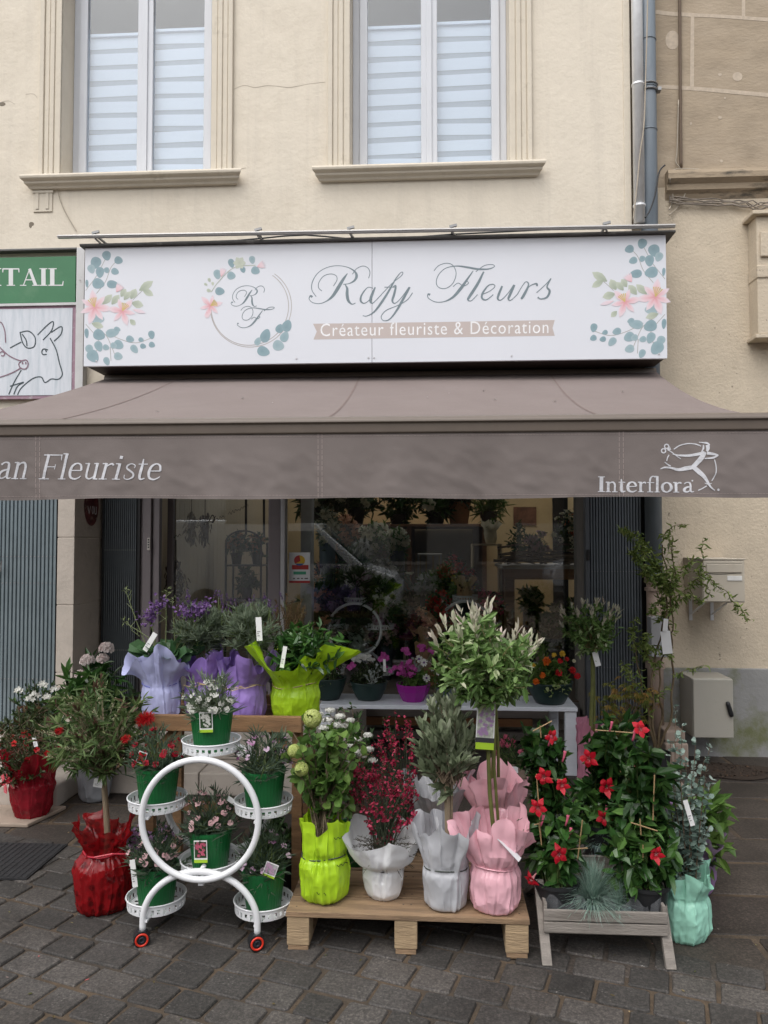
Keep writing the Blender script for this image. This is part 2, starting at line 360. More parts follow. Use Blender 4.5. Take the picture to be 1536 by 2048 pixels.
# ---------------------------------------------------------------- drawing on flat signs: strokes given as (x, y, width)
def catmull(pts, sub=6):
    if len(pts) < 3: return pts
    out = []; P = [pts[0]]+list(pts)+[pts[-1]]
    for i in range(1, len(P)-2):
        p0, p1, p2, p3 = P[i-1], P[i], P[i+1], P[i+2]
        for k in range(sub):
            t = k/sub
            out.append(tuple(.5*((2*p1[j])+(-p0[j]+p2[j])*t+(2*p0[j]-5*p1[j]+4*p2[j]-p3[j])*t*t+(-p0[j]+3*p1[j]-3*p2[j]+p3[j])*t**3) for j in range(3)))
    out.append(tuple(pts[-1])); return out
class Ink:
    """collects strokes and filled shapes laid on a plane; each lies a hair in front of the one before"""
    def __init__(s, fn, minw=.2, sub=0): s.sub = sub; s.fn = fn; s.mb = MB(); s.off = 0.0; s.minw = minw
    def stroke(s, pts, k=1.0, smooth=True, r=.5):
        pts = [(p[0], p[1], p[2] if len(p) > 2 else 2.0) for p in pts]
        if smooth: pts = catmull(pts)
        elif s.sub: pts = [tuple(p[j]+(q[j]-p[j])*i/s.sub for j in range(3)) for p, q in zip(pts, pts[1:]) for i in range(s.sub)]+[pts[-1]]
        vs = []; m = len(pts)
        for i, p in enumerate(pts):
            a, b = pts[max(0, i-1)], pts[min(m-1, i+1)]; dx, dy = b[0]-a[0], b[1]-a[1]; l = math.hypot(dx, dy) or 1.; nx, ny = -dy/l, dx/l; h = max(s.minw, p[2]*k/2)
            s.off += 1e-6; vs.append(s.fn(p[0]+nx*h, p[1]+ny*h, s.off)); vs.append(s.fn(p[0]-nx*h, p[1]-ny*h, s.off))
        s.mb.add(vs, [(2*i, 2*i+1, 2*i+3, 2*i+2) for i in range(m-1)], r); s.off += 8e-6
    def fill(s, pts, r=.5, rr=None):
        s.off += 1.2e-5; s.mb.add([s.fn(p[0], p[1], s.off) for p in pts], [tuple(range(len(pts)))], rr if rr else r)
    def fan(s, c, pts, rc, re):
        s.off += 1.2e-5; m = len(pts)
        s.mb.add([s.fn(c[0], c[1], s.off)]+[s.fn(p[0], p[1], s.off) for p in pts], [(0, 1+i, 1+(i+1) % m) for i in range(m)], [rc]+[re]*m)
    def ell(s, x, y, rx, ry, a=0., n=20, r=.5):
        ca, sa = math.cos(a), math.sin(a)
        s.fill([(x+rx*math.cos(t)*ca-ry*math.sin(t)*sa, y+rx*math.cos(t)*sa+ry*math.sin(t)*ca) for t in [6.2832*i/n for i in range(n)]], r)
# serif letters: x to the right, y up, x-height .66, cap height 1
SER = .05
GLY = {
 'I': (.36, [[(.18,0,.17),(.18,1,.17)], [(.02,.025,SER),(.34,.025,SER)], [(.02,.975,SER),(.34,.975,SER)]]),
 'T': (.74, [[(.37,0,.17),(.37,1,.17)], [(.2,.025,SER),(.54,.025,SER)], [(.03,.965,.07),(.71,.965,.07)], [(.045,.96,.05),(.04,.76,.03)], [(.695,.96,.05),(.7,.76,.03)]]),
 'A': (.78, [[(.4,.98,.05),(.14,.02,.05)], [(.39,.97,.16),(.64,.02,.17)], [(.22,.34,.06),(.56,.34,.06)], [(.0,.025,SER),(.26,.025,SER)], [(.5,.025,SER),(.79,.025,SER)]]),
 'L': (.66, [[(.18,0,.17),(.18,1,.17)], [(.02,.975,SER),(.36,.975,SER)], [(.02,.03,.06),(.62,.03,.06)], [(.6,.02,.05),(.63,.27,.03)]]),
 'F': (.66, [[(.2,0,.13),(.2,1,.13)], [(.04,.02,SER),(.38,.02,SER)], [(.04,.97,.06),(.66,.97,.06)], [(.64,.97,.05),(.66,.76,.03)], [(.2,.5,.05),(.5,.5,.05)], [(.5,.6,.035),(.5,.4,.035)]]),
 'a': (.5, [[(.08,.55,.09),(.18,.64,.06),(.31,.61,.1),(.345,.45,.12),(.345,.12,.12),(.4,.03,.07),(.49,.06,.04)], [(.34,.38,.06),(.15,.3,.09),(.07,.15,.12),(.15,.03,.07),(.26,.06,.06),(.34,.16,.05)]]),
 'n': (.58, [[(.14,0,.12),(.14,.66,.12)], [(.14,.48,.05),(.24,.61,.07),(.36,.63,.1),(.43,.5,.12),(.435,.25,.12),(.435,0,.12)], [(.02,.02,SER),(.26,.02,SER)], [(.32,.02,SER),(.56,.02,SER)], [(.02,.635,SER),(.15,.635,SER)]]),
 'l': (.3, [[(.14,0,.12),(.14,1.04,.12)], [(.02,.02,SER),(.27,.02,SER)], [(.02,1.02,SER),(.15,1.02,SER)]]),
 'e': (.5, [[(.08,.36,.06),(.44,.36,.06)], [(.43,.37,.1),(.38,.57,.09),(.25,.645,.06),(.12,.55,.1),(.07,.33,.13),(.12,.1,.11),(.27,.02,.07),(.4,.07,.05),(.46,.14,.04)]]),
 'u': (.58, [[(.14,.66,.12),(.14,.2,.12),(.19,.06,.1),(.29,.03,.07),(.42,.14,.05)], [(.43,.66,.12),(.43,0,.12)], [(.02,.635,SER),(.15,.635,SER)], [(.32,.635,SER),(.44,.635,SER)], [(.43,.02,SER),(.55,.02,SER)]]),
 'r': (.42, [[(.14,0,.12),(.14,.66,.12)], [(.14,.44,.05),(.22,.58,.06),(.32,.63,.1),(.38,.57,.1)], [(.02,.02,SER),(.28,.02,SER)], [(.02,.635,SER),(.15,.635,SER)]]),
 'i': (.3, [[(.14,0,.12),(.14,.66,.12)], [(.02,.02,SER),(.27,.02,SER)], [(.02,.635,SER),(.15,.635,SER)], [(.14,.83,.13),(.14,.95,.13)]]),
 's': (.42, [[(.34,.47,.04),(.34,.58,.05),(.22,.64,.06),(.1,.57,.09),(.1,.46,.1),(.22,.36,.11),(.34,.25,.11),(.35,.12,.1),(.22,.025,.06),(.09,.06,.05),(.07,.2,.04)]]),
 't': (.36, [[(.14,.84,.05),(.15,.5,.12),(.15,.14,.12),(.21,.03,.08),(.33,.07,.04)], [(.02,.635,.05),(.32,.635,.05)]]),
 'f': (.34, [[(.14,0,.12),(.14,.6,.12),(.17,.9,.11),(.28,1.03,.07),(.4,.97,.1)], [(.02,.02,SER),(.3,.02,SER)], [(.02,.62,.05),(.34,.62,.05)]]),
 'o': (.54, [[(.26,.64,.05),(.11,.52,.1),(.07,.33,.13),(.12,.12,.1),(.27,.02,.05),(.42,.14,.1),(.47,.33,.13),(.41,.54,.1),(.26,.64,.05)]]),
 ' ': (.3, []),
}
def serif(ink, text, x0, ybase, cap, x1=None, slant=0., wk=1.0, slope=0.0):
    tot = sum(GLY[c][0] for c in text); sx = cap if x1 is None else (x1-x0)/tot; x = 0.
    for ch in text:
        adv, st = GLY[ch]
        for pts in st:
            ink.stroke([(x0+(x+p[0])*sx+slant*p[1]*cap, ybase-p[1]*cap+slope*(x+p[0])*sx, p[2]*sx*wk if abs(pts[0][0]-pts[-1][0]) < .2 else p[2]*cap*wk) for p in pts], smooth=len(pts) > 2)
        x += adv
def print_text(body, fn, x0, x1, ybase, cap, spacing=1.12):
    """plain sans lettering from the built-in font, as flat mesh laid out between x0 and x1"""
    cu = bpy.data.curves.new('lettering', 'FONT'); cu.body = body; cu.space_character = spacing; cu.resolution_u = 3
    ob = bpy.data.objects.new('lettering', cu); COL.objects.link(ob)
    me = bpy.data.meshes.new_from_object(ob.evaluated_get(bpy.context.evaluated_depsgraph_get()))
    vs = [v.co.copy() for v in me.vertices]; fs = [tuple(p.vertices) for p in me.polygons]
    bpy.data.objects.remove(ob); bpy.data.curves.remove(cu); bpy.data.meshes.remove(me)
    xa, xb = min(v.x for v in vs), max(v.x for v in vs); ya = 0.0; yb = max(v.y for v in vs)
    return MB().add([fn(x0+(v.x-xa)/(xb-xa)*(x1-x0), ybase-(v.y-ya)/(yb-ya)*cap, .0012) for v in vs], fs)
# ---------------------------------------------------------------- common materials
M_SOIL = mat('potting soil', (.035,.024,.016), .95, .4, 60, .8, 90)
M_CARD = mat('white card', (.78,.78,.78), .45, .03)
M_INK = mat('black print', (.03,.03,.035), .6, .1)
M_STEM = mat('green stem', (.09,.13,.035), .6, .3, 30)
M_BARK = mat('brown bark', (.16,.12,.08), .85, .35, 40, .6, 120)
M_WHITE = mat('white enamel', (.74,.75,.77), .32, .03, 9)
M_DARK = mat('black plastic', (.015,.016,.018), .4, .1)
M_CREAM = mat('cream painted plaster', (.69,.625,.52), .85, .04, 3.5, .45, 22, stain=(.61,.545,.445), stscale=1.7, stpos=(.5,.72), streak=(.50,.455,.385))
M_TRIM = mat('cream moulding', (.64,.58,.48), .8, .05, 6, .3, 30, stain=(.45,.40,.32), stscale=6, stpos=(.58,.76), streak=(.52,.47,.39))
M_NCREAM = mat('rough cream render', (.56,.48,.37), .9, .06, 9, .6, 55, stain=(.40,.33,.24), stscale=3.2, stpos=(.60,.80), speck=(.22,.18,.14), spscale=26, spth=(.70,.75))
M_STONE = mat('brown ashlar', (.36,.29,.21), .9, .14, 4, .4, 24, stain=(.44,.36,.27), stscale=2.2, stpos=(.45,.75), stretch=(1,1,2.2))
M_CONC = mat('grey cement', (.27,.27,.265), .9, .1, 5, .4, 40, stain=(.15,.16,.08), stscale=2.6, stpos=(.47,.66))
M_LIME = mat('pale dressed stone', (.46,.41,.36), .85, .08, 7, .35, 40, stain=(.33,.29,.25), stscale=6, stpos=(.55,.8))
M_PVC = mat('white window frame', (.58,.60,.64), .4, .04, 6, stain=(.5,.5,.5), stscale=7, stpos=(.62,.8), stretch=(3,3,.5))
M_SHUT = mat('grey galvanised steel', (.165,.205,.225), .5, .10, 5, metal=.35, stain=(.19,.235,.255), stscale=2.2, stpos=(.45,.7))
M_AWN = mat('taupe awning canvas', (.192,.156,.146), .85, .03, 3, .15, 240, stain=(.21,.174,.163), stscale=3.5, stpos=(.4,.75))
M_BAR = mat('taupe lacquered bar', (.145,.118,.098), .45, .05)
M_WOOD = mat('weathered brown timber', (.24,.135,.065), .8, .3, 5, .5, 40, stretch=(1,8,8))
M_PALLET = mat('raw pallet wood', (.31,.205,.12), .8, .32, 4, .6, 40, stretch=(1,9,9), stain=(.17,.115,.075), stscale=2.2, stpos=(.48,.70))
M_BLOCK = mat('pallet block wood', (.38,.275,.165), .85, .2, 14, .6, 50, stretch=(.6,3,4), stain=(.20,.14,.09), stscale=6, stpos=(.58,.72))
M_GREYW = mat('silvered grey wood', (.25,.225,.20), .85, .2, 5, .5, 40, stretch=(1,7,7), stain=(.15,.13,.11), stscale=3, stpos=(.55,.75))
M_ZINC = mat('dull zinc', (.30,.30,.30), .45, .15, 8, metal=.6)

# ---------------------------------------------------------------- ground
M_SAND = mat('sandy joint', (.085,.06,.038), .95, .35, 14, .6, 60, stain=(.035,.03,.025), stscale=2.2, stpos=(.45,.65))
def settmat(name, stops, grain, speck):
    m, t, out = nodes(name); L = t.links.new
    at = N(t, 'ShaderNodeAttribute', attribute_name='rnd'); r = ramp(t, stops); L(at.outputs['Fac'], r.inputs[0])
    tc = N(t, 'ShaderNodeTexCoord')
    n1 = N(t, 'ShaderNodeTexNoise', Scale=grain, Detail=4., Roughness=.75); L(tc.outputs['Object'], n1.inputs['Vector'])
    n2 = N(t, 'ShaderNodeTexNoise', Scale=1.8, Detail=8., Roughness=.68); L(tc.outputs['Object'], n2.inputs['Vector'])
    r1 = ramp(t, [(.34, (.45,.45,.45)), (.52, (1,1,1)), (.68, (1.9,1.85,1.8))]); L(n1.outputs['Fac'], r1.inputs[0])
    r2 = ramp(t, [(.36, (.52,.5,.48)), (.60, (1.06,1.06,1.06))]); L(n2.outputs['Fac'], r2.inputs[0])
    m1 = N(t, 'ShaderNodeMix', data_type='RGBA', blend_type='MULTIPLY'); m1.inputs[0].default_value = 1.; L(r.outputs[0], m1.inputs[6]); L(r1.outputs[0], m1.inputs[7])
    m2 = N(t, 'ShaderNodeMix', data_type='RGBA', blend_type='MULTIPLY'); m2.inputs[0].default_value = 1.; L(m1.outputs[2], m2.inputs[6]); L(r2.outputs[0], m2.inputs[7])
    # pale crystals
    mp = N(t, 'ShaderNodeMapping'); mp.inputs['Rotation'].default_value = (0, 0, .6); mp.inputs['Scale'].default_value = (1, 2.6, 1); L(tc.outputs['Object'], mp.inputs[0])
    v = N(t, 'ShaderNodeTexVoronoi', Scale=48.); L(mp.outputs[0], v.inputs['Vector'])
    r3 = ramp(t, [(.10, (1,1,1)), (.22, (0,0,0))]); L(v.outputs['Distance'], r3.inputs[0])
    n4 = N(t, 'ShaderNodeTexNoise', Scale=9.); L(tc.outputs['Object'], n4.inputs['Vector']); r4 = ramp(t, [(.5, (0,0,0)), (.68, (1,1,1))]); L(n4.outputs['Fac'], r4.inputs[0])
    ml = N(t, 'ShaderNodeMath', operation='MULTIPLY'); L(r3.outputs[0], ml.inputs[0]); L(r4.outputs[0], ml.inputs[1])
    m3 = N(t, 'ShaderNodeMix', data_type='RGBA'); L(ml.outputs[0], m3.inputs[0]); L(m2.outputs[2], m3.inputs[6]); m3.inputs[7].default_value = rgba(speck)
    b = N(t, 'ShaderNodeBsdfPrincipled', Roughness=.7); L(m3.outputs[2], b.inputs['Base Color'])
    bp = N(t, 'ShaderNodeBump', Strength=.4, Distance=.005); L(n1.outputs['Fac'], bp.inputs['Height']); L(bp.outputs[0], b.inputs['Normal'])
    L(b.outputs[0], out.inputs[0]); return m
M_SETT = settmat('granite sett', [(0, (.040,.037,.034)), (.5, (.062,.057,.053)), (1, (.090,.081,.074))], 105., (.22,.205,.19))
M_PAVER = settmat('brown paving stone', [(0, (.040,.031,.026)), (.5, (.052,.042,.035)), (1, (.066,.054,.045))], 80., (.10,.085,.075))
g = MB().box((-60, -60, -.3), (60, 60, -.0045)); structure(g.build('ground', M_SAND, base=(0, 0, -.3)), 'sandy ground under the paving stones')
RA = math.radians(-17.6); RU = Vector((math.cos(RA), math.sin(RA), 0)); RV = Vector((-math.sin(RA), math.cos(RA), 0))
EDGE = G(1340, 1902)                                   # a point on the line where the setts meet the larger paving stones
def stone(mb, rng, o, u, v, w_, d_, jz=.004, j=.005, ins=.006, drop=.012, cut=.008, r=None, tilt=.008):
    c = [(0,0),(w_,0),(w_,d_),(0,d_)]; oc = []
    for k in range(4):
        x, y = c[k]; px, py = c[k-1]; nx, ny = c[(k+1) % 4]
        for (qx, qy) in ((px,py),(nx,ny)):
            l = math.hypot(qx-x, qy-y); f = cut*(.5+rng.random())/l; oc.append((x+(qx-x)*f+rng.uniform(-j,j)*.6, y+(qy-y)*f+rng.uniform(-j,j)*.6))
    cx, cy = w_/2, d_/2; z0 = rng.uniform(-jz, jz); tx, ty = rng.gauss(0, tilt), rng.gauss(0, tilt)
    lo = [o+u*x+v*y+Vector((0,0,-drop)) for x, y in oc]
    hi = [o+u*(x+(cx-x)*ins/w_*2)+v*(y+(cy-y)*ins/d_*2)+Vector((0,0,z0+tx*(x-cx)+ty*(y-cy))) for x, y in oc]
    md = [(a*.25+b*.75)+Vector((0,0,-.0015)) for a, b in zip(lo, hi)]
    for q, a in zip(md, lo): q.x = a.x*.55+q.x*.45; q.y = a.y*.55+q.y*.45
    fs = [tuple(range(16, 24))]+[(i, (i+1) % 8, 8+(i+1) % 8, 8+i) for i in range(8)]+[(8+i, 8+(i+1) % 8, 16+(i+1) % 8, 16+i) for i in range(8)]
    mb.add(lo+md+hi, fs, rng.random() if r is None else r)
rng = random.Random(3); mb = MB(); v0 = -.15
row = 0; v = -.150
while v > -3.2:
    x = -4.2+rng.uniform(0, .2)
    while x < 3.6:
        l = rng.uniform(.14, .215); o = EDGE+RU*x+RV*v
        ra = rng.gauss(0, .010); ru, rv = RU*math.cos(ra)+RV*math.sin(ra), RV*math.cos(ra)-RU*math.sin(ra)
        if -2.9 < o.x < 2.9 and o.y > -5.7: stone(mb, rng, Vector((o.x, o.y, .004))+RV*rng.gauss(0, .003), ru, rv, l-.011-rng.random()*.004, .140-.011-rng.random()*.005, jz=.0016, j=.0055, ins=.0045, cut=.008, drop=.012)
        x += l
    v -= .140; row += 1
structure(mb.build('sett_pavement', M_SETT, base=(0, 0, 0)), 'dark grey granite setts with sandy joints in the foreground')
mb = MB(); X = Vector((1,0,0)); Yv = Vector((0,1,0)); y = -4.2; k = 0
while y < .5:
    d_ = rng.uniform(.30, .36); x = -5.2+(k % 2)*.22
    while x < 5.4:
        l = rng.uniform(.40, .52); o = Vector((x, y, 0))
        s0 = (o-EDGE).dot(RV); s1 = (o+X*l-EDGE).dot(RV)
        if max(s0, s1) > -.29: stone(mb, rng, o-Vector((0,0,.001)), X, Yv, l-.019, d_-.019, jz=.001, ins=.007, cut=.012, drop=.012, tilt=.0015)
        x += l
    y += d_; k += 1
structure(mb.build('stone_pavement', M_PAVER, base=(0, 0, 0)), 'larger brown paving stones in front of the buildings')

# ---------------------------------------------------------------- the shop building
xs = lambda px, Y, py=700: A(px, py, Y).x
ZB = 2.45
XL, XR = -7.5, xs(1262, 0, 300)
XN = XR + .03
SH = thing('shop_building', 'cream rendered building with two tall windows above the flower shop', 'building', (0, .3, 0))
w1 = (xs(122, 0, 300), xs(423, 0, 300)); w2 = (xs(700, 0, 300), xs(1019, 0, 300)); zs = (A(270, 349, 0).z+A(860, 338, 0).z)/2; zt = 6.3
b = MB()
b.box((XL, 0, ZB), (XR, .4, zs)); b.box((XL, 0, zt), (XR, .4, 8.5))
b.box((XL, 0, zs), (w1[0], .4, zt)); b.box((w1[1], 0, zs), (w2[0], .4, zt)); b.box((w2[1], 0, zs), (XR, .4, zt))
b.build('wall', M_CREAM, SH)
# corner strip and hairline cracks
rngc = random.Random(12)
MB().box((xs(1248,0,300), -.012, 2.6), (XR-.002, 0, 8.4)).build('corner_pilaster', M_TRIM, SH, bevel=.004)
ink = Ink(lambda x, y, o: A(x, y, -.0012-o))
for pts in ([(468,178),(490,172),(510,174),(532,171),(552,172),(575,176),(600,171),(622,166),(652,163)], [(0,204),(18,202),(30,208)], [(50,190),(65,188),(74,195)], [(470,340),(490,335)]):
    ink.stroke([(x+rngc.uniform(-2,2), y+rngc.uniform(-1.5,1.5), rngc.uniform(.5,1.2)) for x, y in pts], 1.0)
ink.mb.build('crack', mat('crack line', (.42,.37,.30), .9), SH)  # plaster cracks drawn as thin strokes in a darker tone
ink = Ink(lambda x, y, o: A(x, y, -.001-o)); ink.ell(63, 448, 5, 4); ink.ell(61, 451, 3, 5); ink.ell(4, 208, 7, 4)
ink.mb.build('chipped_spot', mat('bare mortar', (.2,.17,.13), .9), SH)
def window(x0, x1, px_c0, px_c1):
    """frame set back in its reveal, two tall casements, striped roller blinds, moulded surround and sill"""
    y = .19; fr = MB(); t = .055
    fr.box((x0, y, zs), (x0+t, y+.07, zt)); fr.box((x1-t, y, zs), (x1, y+.07, zt)); fr.box((x0+t, y, zs), (x1-t, y+.07, zs+.05)); fr.box((x0+t, y, zt-.06), (x1-t, y+.07, zt))
    F = fr.build('window_frame', M_PVC, SH, bevel=.006)
    xm = (x0+x1)/2
    ps = ((x0+t, xm), (xm, x1-t))
    for i, (a, c) in enumerate(ps):
        cs = MB(); q = .062; z0, z1 = zs+.05, zt-.06; yy = y-.018
        cs.box((a, yy, z0), (a+q, yy+.055, z1)); cs.box((c-q, yy, z0), (c, yy+.055, z1)); cs.box((a+q, yy, z0), (c-q, yy+.055, z0+q*.6)); cs.box((a+q, yy, z1-q), (c-q, yy+.055, z1))
        if i == 1: cs.box((a-.022, yy-.012, z0), (a+.022, yy, z1))
        cs.build('casement', M_PVC, F, bevel=.004)
        p = MB().box((a+q, yy+.022, z0+q*.6), (c-q, yy+.028, z1-q)).build('window_pane', MATS.get('window glass') or glassmat('window glass', (.93,.96,.98)), F)
        bl = MB(); zt2 = A(px_c0[i], px_c1[i], y).z; zz = zs+.07; n = 9; per = (zt2-zz)/n; rg = random.Random(int(x0*100)+i)
        for j in range(n):
            tl = rg.uniform(-.006, .006); za = zz+per*j; sp = .30+rg.uniform(-.04,.04)
            for lo, hi, r in ((0, sp, 0.), (sp, 1, 1.)):
                nn = 8
                for s in range(nn):
                    xa, xb = a+q*.4+(c-a-q*.8)*s/nn, a+q*.4+(c-a-q*.8)*(s+1)/nn; sa, sb = tl*(s/nn*2-1), tl*((s+1)/nn*2-1)
                    bl.add([(xa, yy+.075-.003*r, za+per*lo+sa), (xb, yy+.075-.003*r, za+per*lo+sb), (xb, yy+.075-.003*r, za+per*hi+sb), (xa, yy+.075-.003*r, za+per*hi+sa)], [(0,1,2,3)], r)
        bl.box((a+q*.4, yy+.055, zt2), (c-q*.4, yy+.085, zt2+.022), 1.)
        bl.build('roller_blind', leafmat('striped blind', [(0, (.39,.43,.49)), (.5, (.75,.80,.89))], .7, .25, interp='CONSTANT'), F)
    # moulded surround: three stepped fillets each side
    for sgn, xe in ((-1, x0), (1, x1)):
        m_ = MB(); W_ = .165
        for (u0, u1, pr) in ((0, .045, .020), (.05, .085, .026), (.09, .125, .021), (.13, W_, .032)):
            a, c = sorted((xe+sgn*u0, xe+sgn*u1)); m_.box((a, -pr, zs+.005), (c, -.0, zt))
        a, c = sorted((xe, xe+sgn*W_)); m_.box((a, -.014, zs+.005), (c, -.001, zt))
        m_.build('window_surround', M_TRIM, SH, bevel=.005)
    a, c = x0-.275, x1+.255
    prof = [(-.095, -.012), (-.102, -.026), (-.098, -.042), (-.080, -.052), (-.07, -.055), (-.066, -.070), (-.04, -.084), (-.03, -.098), (0, -.10), (0, -.004)]
    vs = [];  m_ = MB()
    for xx, mit in ((a, 1), (c, -1)):
        for (py, pz) in prof: vs.append((xx+mit*(.102+py)*.6, py, zs+.004+pz))
    n = len(prof); m_.add(vs, [(i, n+i, n+(i+1) % n, (i+1) % n) for i in range(n)]+[tuple(range(n)), tuple(range(2*n-1, n-1, -1))])
    m_.build('window_sill', M_TRIM, SH, bevel=.003)
window(*w1, (225, 365), (66, 55)); window(*w2, (790, 950), (50, 40))
b = MB(); p0 = A(68, 383, 0); b.box((p0.x, -.010, A(68,425,0).z), (p0.x+.15, 0, p0.z)); b.box((p0.x-.01, -.018, p0.z-.02), (p0.x+.16, -.01, p0.z)); b.box((p0.x+.02, -.016, A(68,420,0).z), (p0.x+.045, -.01, p0.z-.02)); b.box((p0.x+.10, -.016, A(68,420,0).z), (p0.x+.125, -.01, p0.z-.02)); b.build('sill_bracket', M_TRIM, SH, bevel=.004)
MB().box((XL, 2.1, 2.9), (XR, 2.2, 8.4)).box((XL, .4, 2.86), (XR, 2.2, 2.899)).box((XL, .4, 8.4), (XR, 2.2, 8.5)).box((XR-.1, .4, 2.9), (XR, 2.1, 8.4)).build('upstairs_room', mat('dim plaster', (.11,.12,.13), .9), SH)  # kept shallow to clear the added roof opening over the rear shop
# ground floor: stone piers, recess, shop front
pL = (xs(113, -.03, 1200), xs(147, -.03, 1200)); yg = .5
xd = [xs(275, yg, 1200), xs(320, yg, 1200), xs(540, yg, 1200), xs(575, yg, 1200), xs(1173, yg, 1200)]
xg0, xg1 = xs(1172, .05, 1200), xs(1289, .05, 1200)
zp = [0, .0]; b = MB()
hh = [0.02, A(110,1345,-.03).z, A(110,1210,-.03).z, A(110,1075,-.03).z, ZB-.004]
for i in range(4): b.box((pL[0], -.03, hh[i]+.004), (pL[1], .62, hh[i+1]-.004), .5)
b.box((pL[0]+.004, -.026, .01), (pL[1]-.004, .6, ZB-.01)); b.build('stone_pier', M_LIME, SH, bevel=.003)
MB().box((xg0+.02, .12, 0), (XR, .62, ZB-.005)).build('corner_pier', mat('dark pier plaster', (.2,.18,.16), .9), SH)
b = MB(); zf = .28
b.box((pL[1]+.003, .55, 0), (xd[0], .62, ZB-.005)); b.box((xd[3], .47, 0), (xg0+.02, .6, zf-.03)); b.box((XL, .62, 0), (pL[0]+.2, .7, ZB-.005)); b.build('plinth_wall', M_LIME, SH)
b = MB(); b.box((xd[3], .44, zf-.03), (xg0+.02, .6, zf+.01)); b.build('shop_window_sill', mat('grey sill', (.22,.21,.20), .7), SH, bevel=.004)
M_ALU = mat('mauve grey lacquered aluminium', (.175,.155,.165), .45, .05)
for (u0, u1, dp) in ((xd[0], xd[1]-.06, .06), (xd[1]-.055, xd[1], .03), (xd[2], xd[3]-.05, .06), (xd[4], xd[4]+.05, .05)): MB().box((u0, yg-dp, .3), (u1, yg+dp, ZB)).build('shopfront_post', M_ALU, SH, bevel=.004)
MB().box((xd[3]-.045, yg-.07, .3), (xd[3]-.012, yg+.05, ZB)).build('shopfront_bead', mat('bright aluminium', (.5,.5,.52), .35, .05, metal=.5), SH, bevel=.003)
GL = glassmat('shop glass', (.93,.95,.94))
MB().box((xd[3]-.012, yg-.004, zf+.012), (xd[4], yg+.004, ZB)).build('shop_window_pane', GL, SH)
D = MB().box((xd[1], yg+.16, .31), (xd[1]+.05, yg+.20, ZB)).box((xd[2]-.05, yg+.16, .31), (xd[2], yg+.20, ZB)).box((xd[1]+.05, yg+.16, .31), (xd[2]-.05, yg+.20, .42)).build('shop_door', M_ALU, SH)
MB().box((xd[1]+.05, yg+.176, .42), (xd[2]-.05, yg+.184, ZB)).build('door_pane', GL, D)
# interior shell
M_PAN = mat('cream board wall', (.56,.46,.31), .8, .06, 3, stretch=(9,9,.4))
zc = 2.75; xi0, xi1, yb = xd[1]-.10, xg1+.4, 5.4
b = MB()
for i in range(33): b.box((xi0-.03, .72+.14*i, .3), (xi0, .72+.14*i+.132, zc))
b.build('board_wall', M_PAN, SH)
b = MB().box((xi0-.2, yb, .3), (xi1+.1, yb+.1, zc)).box((xi1, .62, .3), (xi1+.1, yb, zc)).box((xi0-.2, .62, .3), (xi0-.04, yb, zc)); b.build('shop_back_wall', mat('tan interior wall', (.52,.39,.21), .9, .1, 2), SH)
MB().box((xi0-.2, .47, .2), (xi1, yb, .298)).build('shop_floor', mat('brown tiled floor', (.12,.08,.055), .6, .2, 3), SH)
MB().box((xi0-.2, .4, zc), (xi1+.1, 2.2, zc+.1)).build('shop_ceiling', mat('dim ceiling', (.3,.28,.25), .9), SH)  # stops short: open rear roof added to let daylight into the shop
MB().box((xd[3]+.085, .62, .3), (xd[3]+.175, .75, zc)).build('interior_column', mat('pale column', (.42,.40,.39), .7), SH)
b = MB().box((XL, 0.3, ZB-.02), (XR, .62, ZB-.006)); b.build('soffit', mat('dark soffit', (.06,.05,.045), .9), SH)
# digicode and lettering on the door side
c = A(297, 1088, yg-.075); k = MB().box((c.x-.012, yg-.075, c.z-.05), (c.x+.012, yg-.06, c.z+.05)).build('keypad', mat('keypad white', (.5,.48,.45), .5), SH, bevel=.003)
bb = MB()
for q in range(4): bb.box((c.x-.006, yg-.0775, c.z+.028-.02*q), (c.x+.006, yg-.075, c.z+.04-.02*q))
bb.build('keypad_button', M_INK, SH)
ink = Ink(lambda x, y, o: A(x, y, yg+.174-o))
px = 338
for word in (4, 2, 2, 7, 7):
    x0 = px
    pts = []
    for q in range(word*2+1): pts.append((px, 1078-(px-338)*.42+(-2.5 if q % 2 else 2)+rng.uniform(-1.6,1.6), .8)); px += 2.9
    ink.stroke(pts, 1.0); px += 5
ink.stroke([(418,1042,2),(425,1030,2),(429,1040,2),(424,1046,2),(431,1032,2)]); ink.stroke([(352,1080,1.6),(352,1140,1.4)], 1., False)
ink.mb.build('door_lettering', mat('faded black lettering', (.03,.025,.02), .6), SH)
# poster on the pier return
b = MB(); x = pL[1]+.002; cc = A(168, 1020, .25)
pts = [(x, .25+.13*math.cos(t)*(1 if True else 1), cc.z+.03+.155*math.sin(t)) for t in [6.2832*i/36 for i in range(36)]]
b.add(pts, [tuple(range(36))]); b.build('oval_sticker', mat('dark red poster', (.10,.02,.02), .4, .6, 14, stain=(.35,.25,.2), stscale=12, stpos=(.58,.66)), SH)
ink = Ink(lambda u, v, o: Vector((x+.002+o, .25+u, cc.z+v)), .001)
for q, pts in enumerate(([(-.07,.03,.008),(-.045,-.03,.008)], [(-.02,.03,.008),(-.045,-.03,.006)], [(.005,.0,.007),(.02,.03,.007),(.038,0,.007),(.02,-.03,.007),(.005,0,.007)], [(.055,.03,.008),(.055,-.02,.008),(.07,-.03,.007),(.085,-.02,.008),(.085,.03,.008)])): ink.stroke(pts, 1.)
ink.mb.build('sticker_lettering', M_CARD, SH)
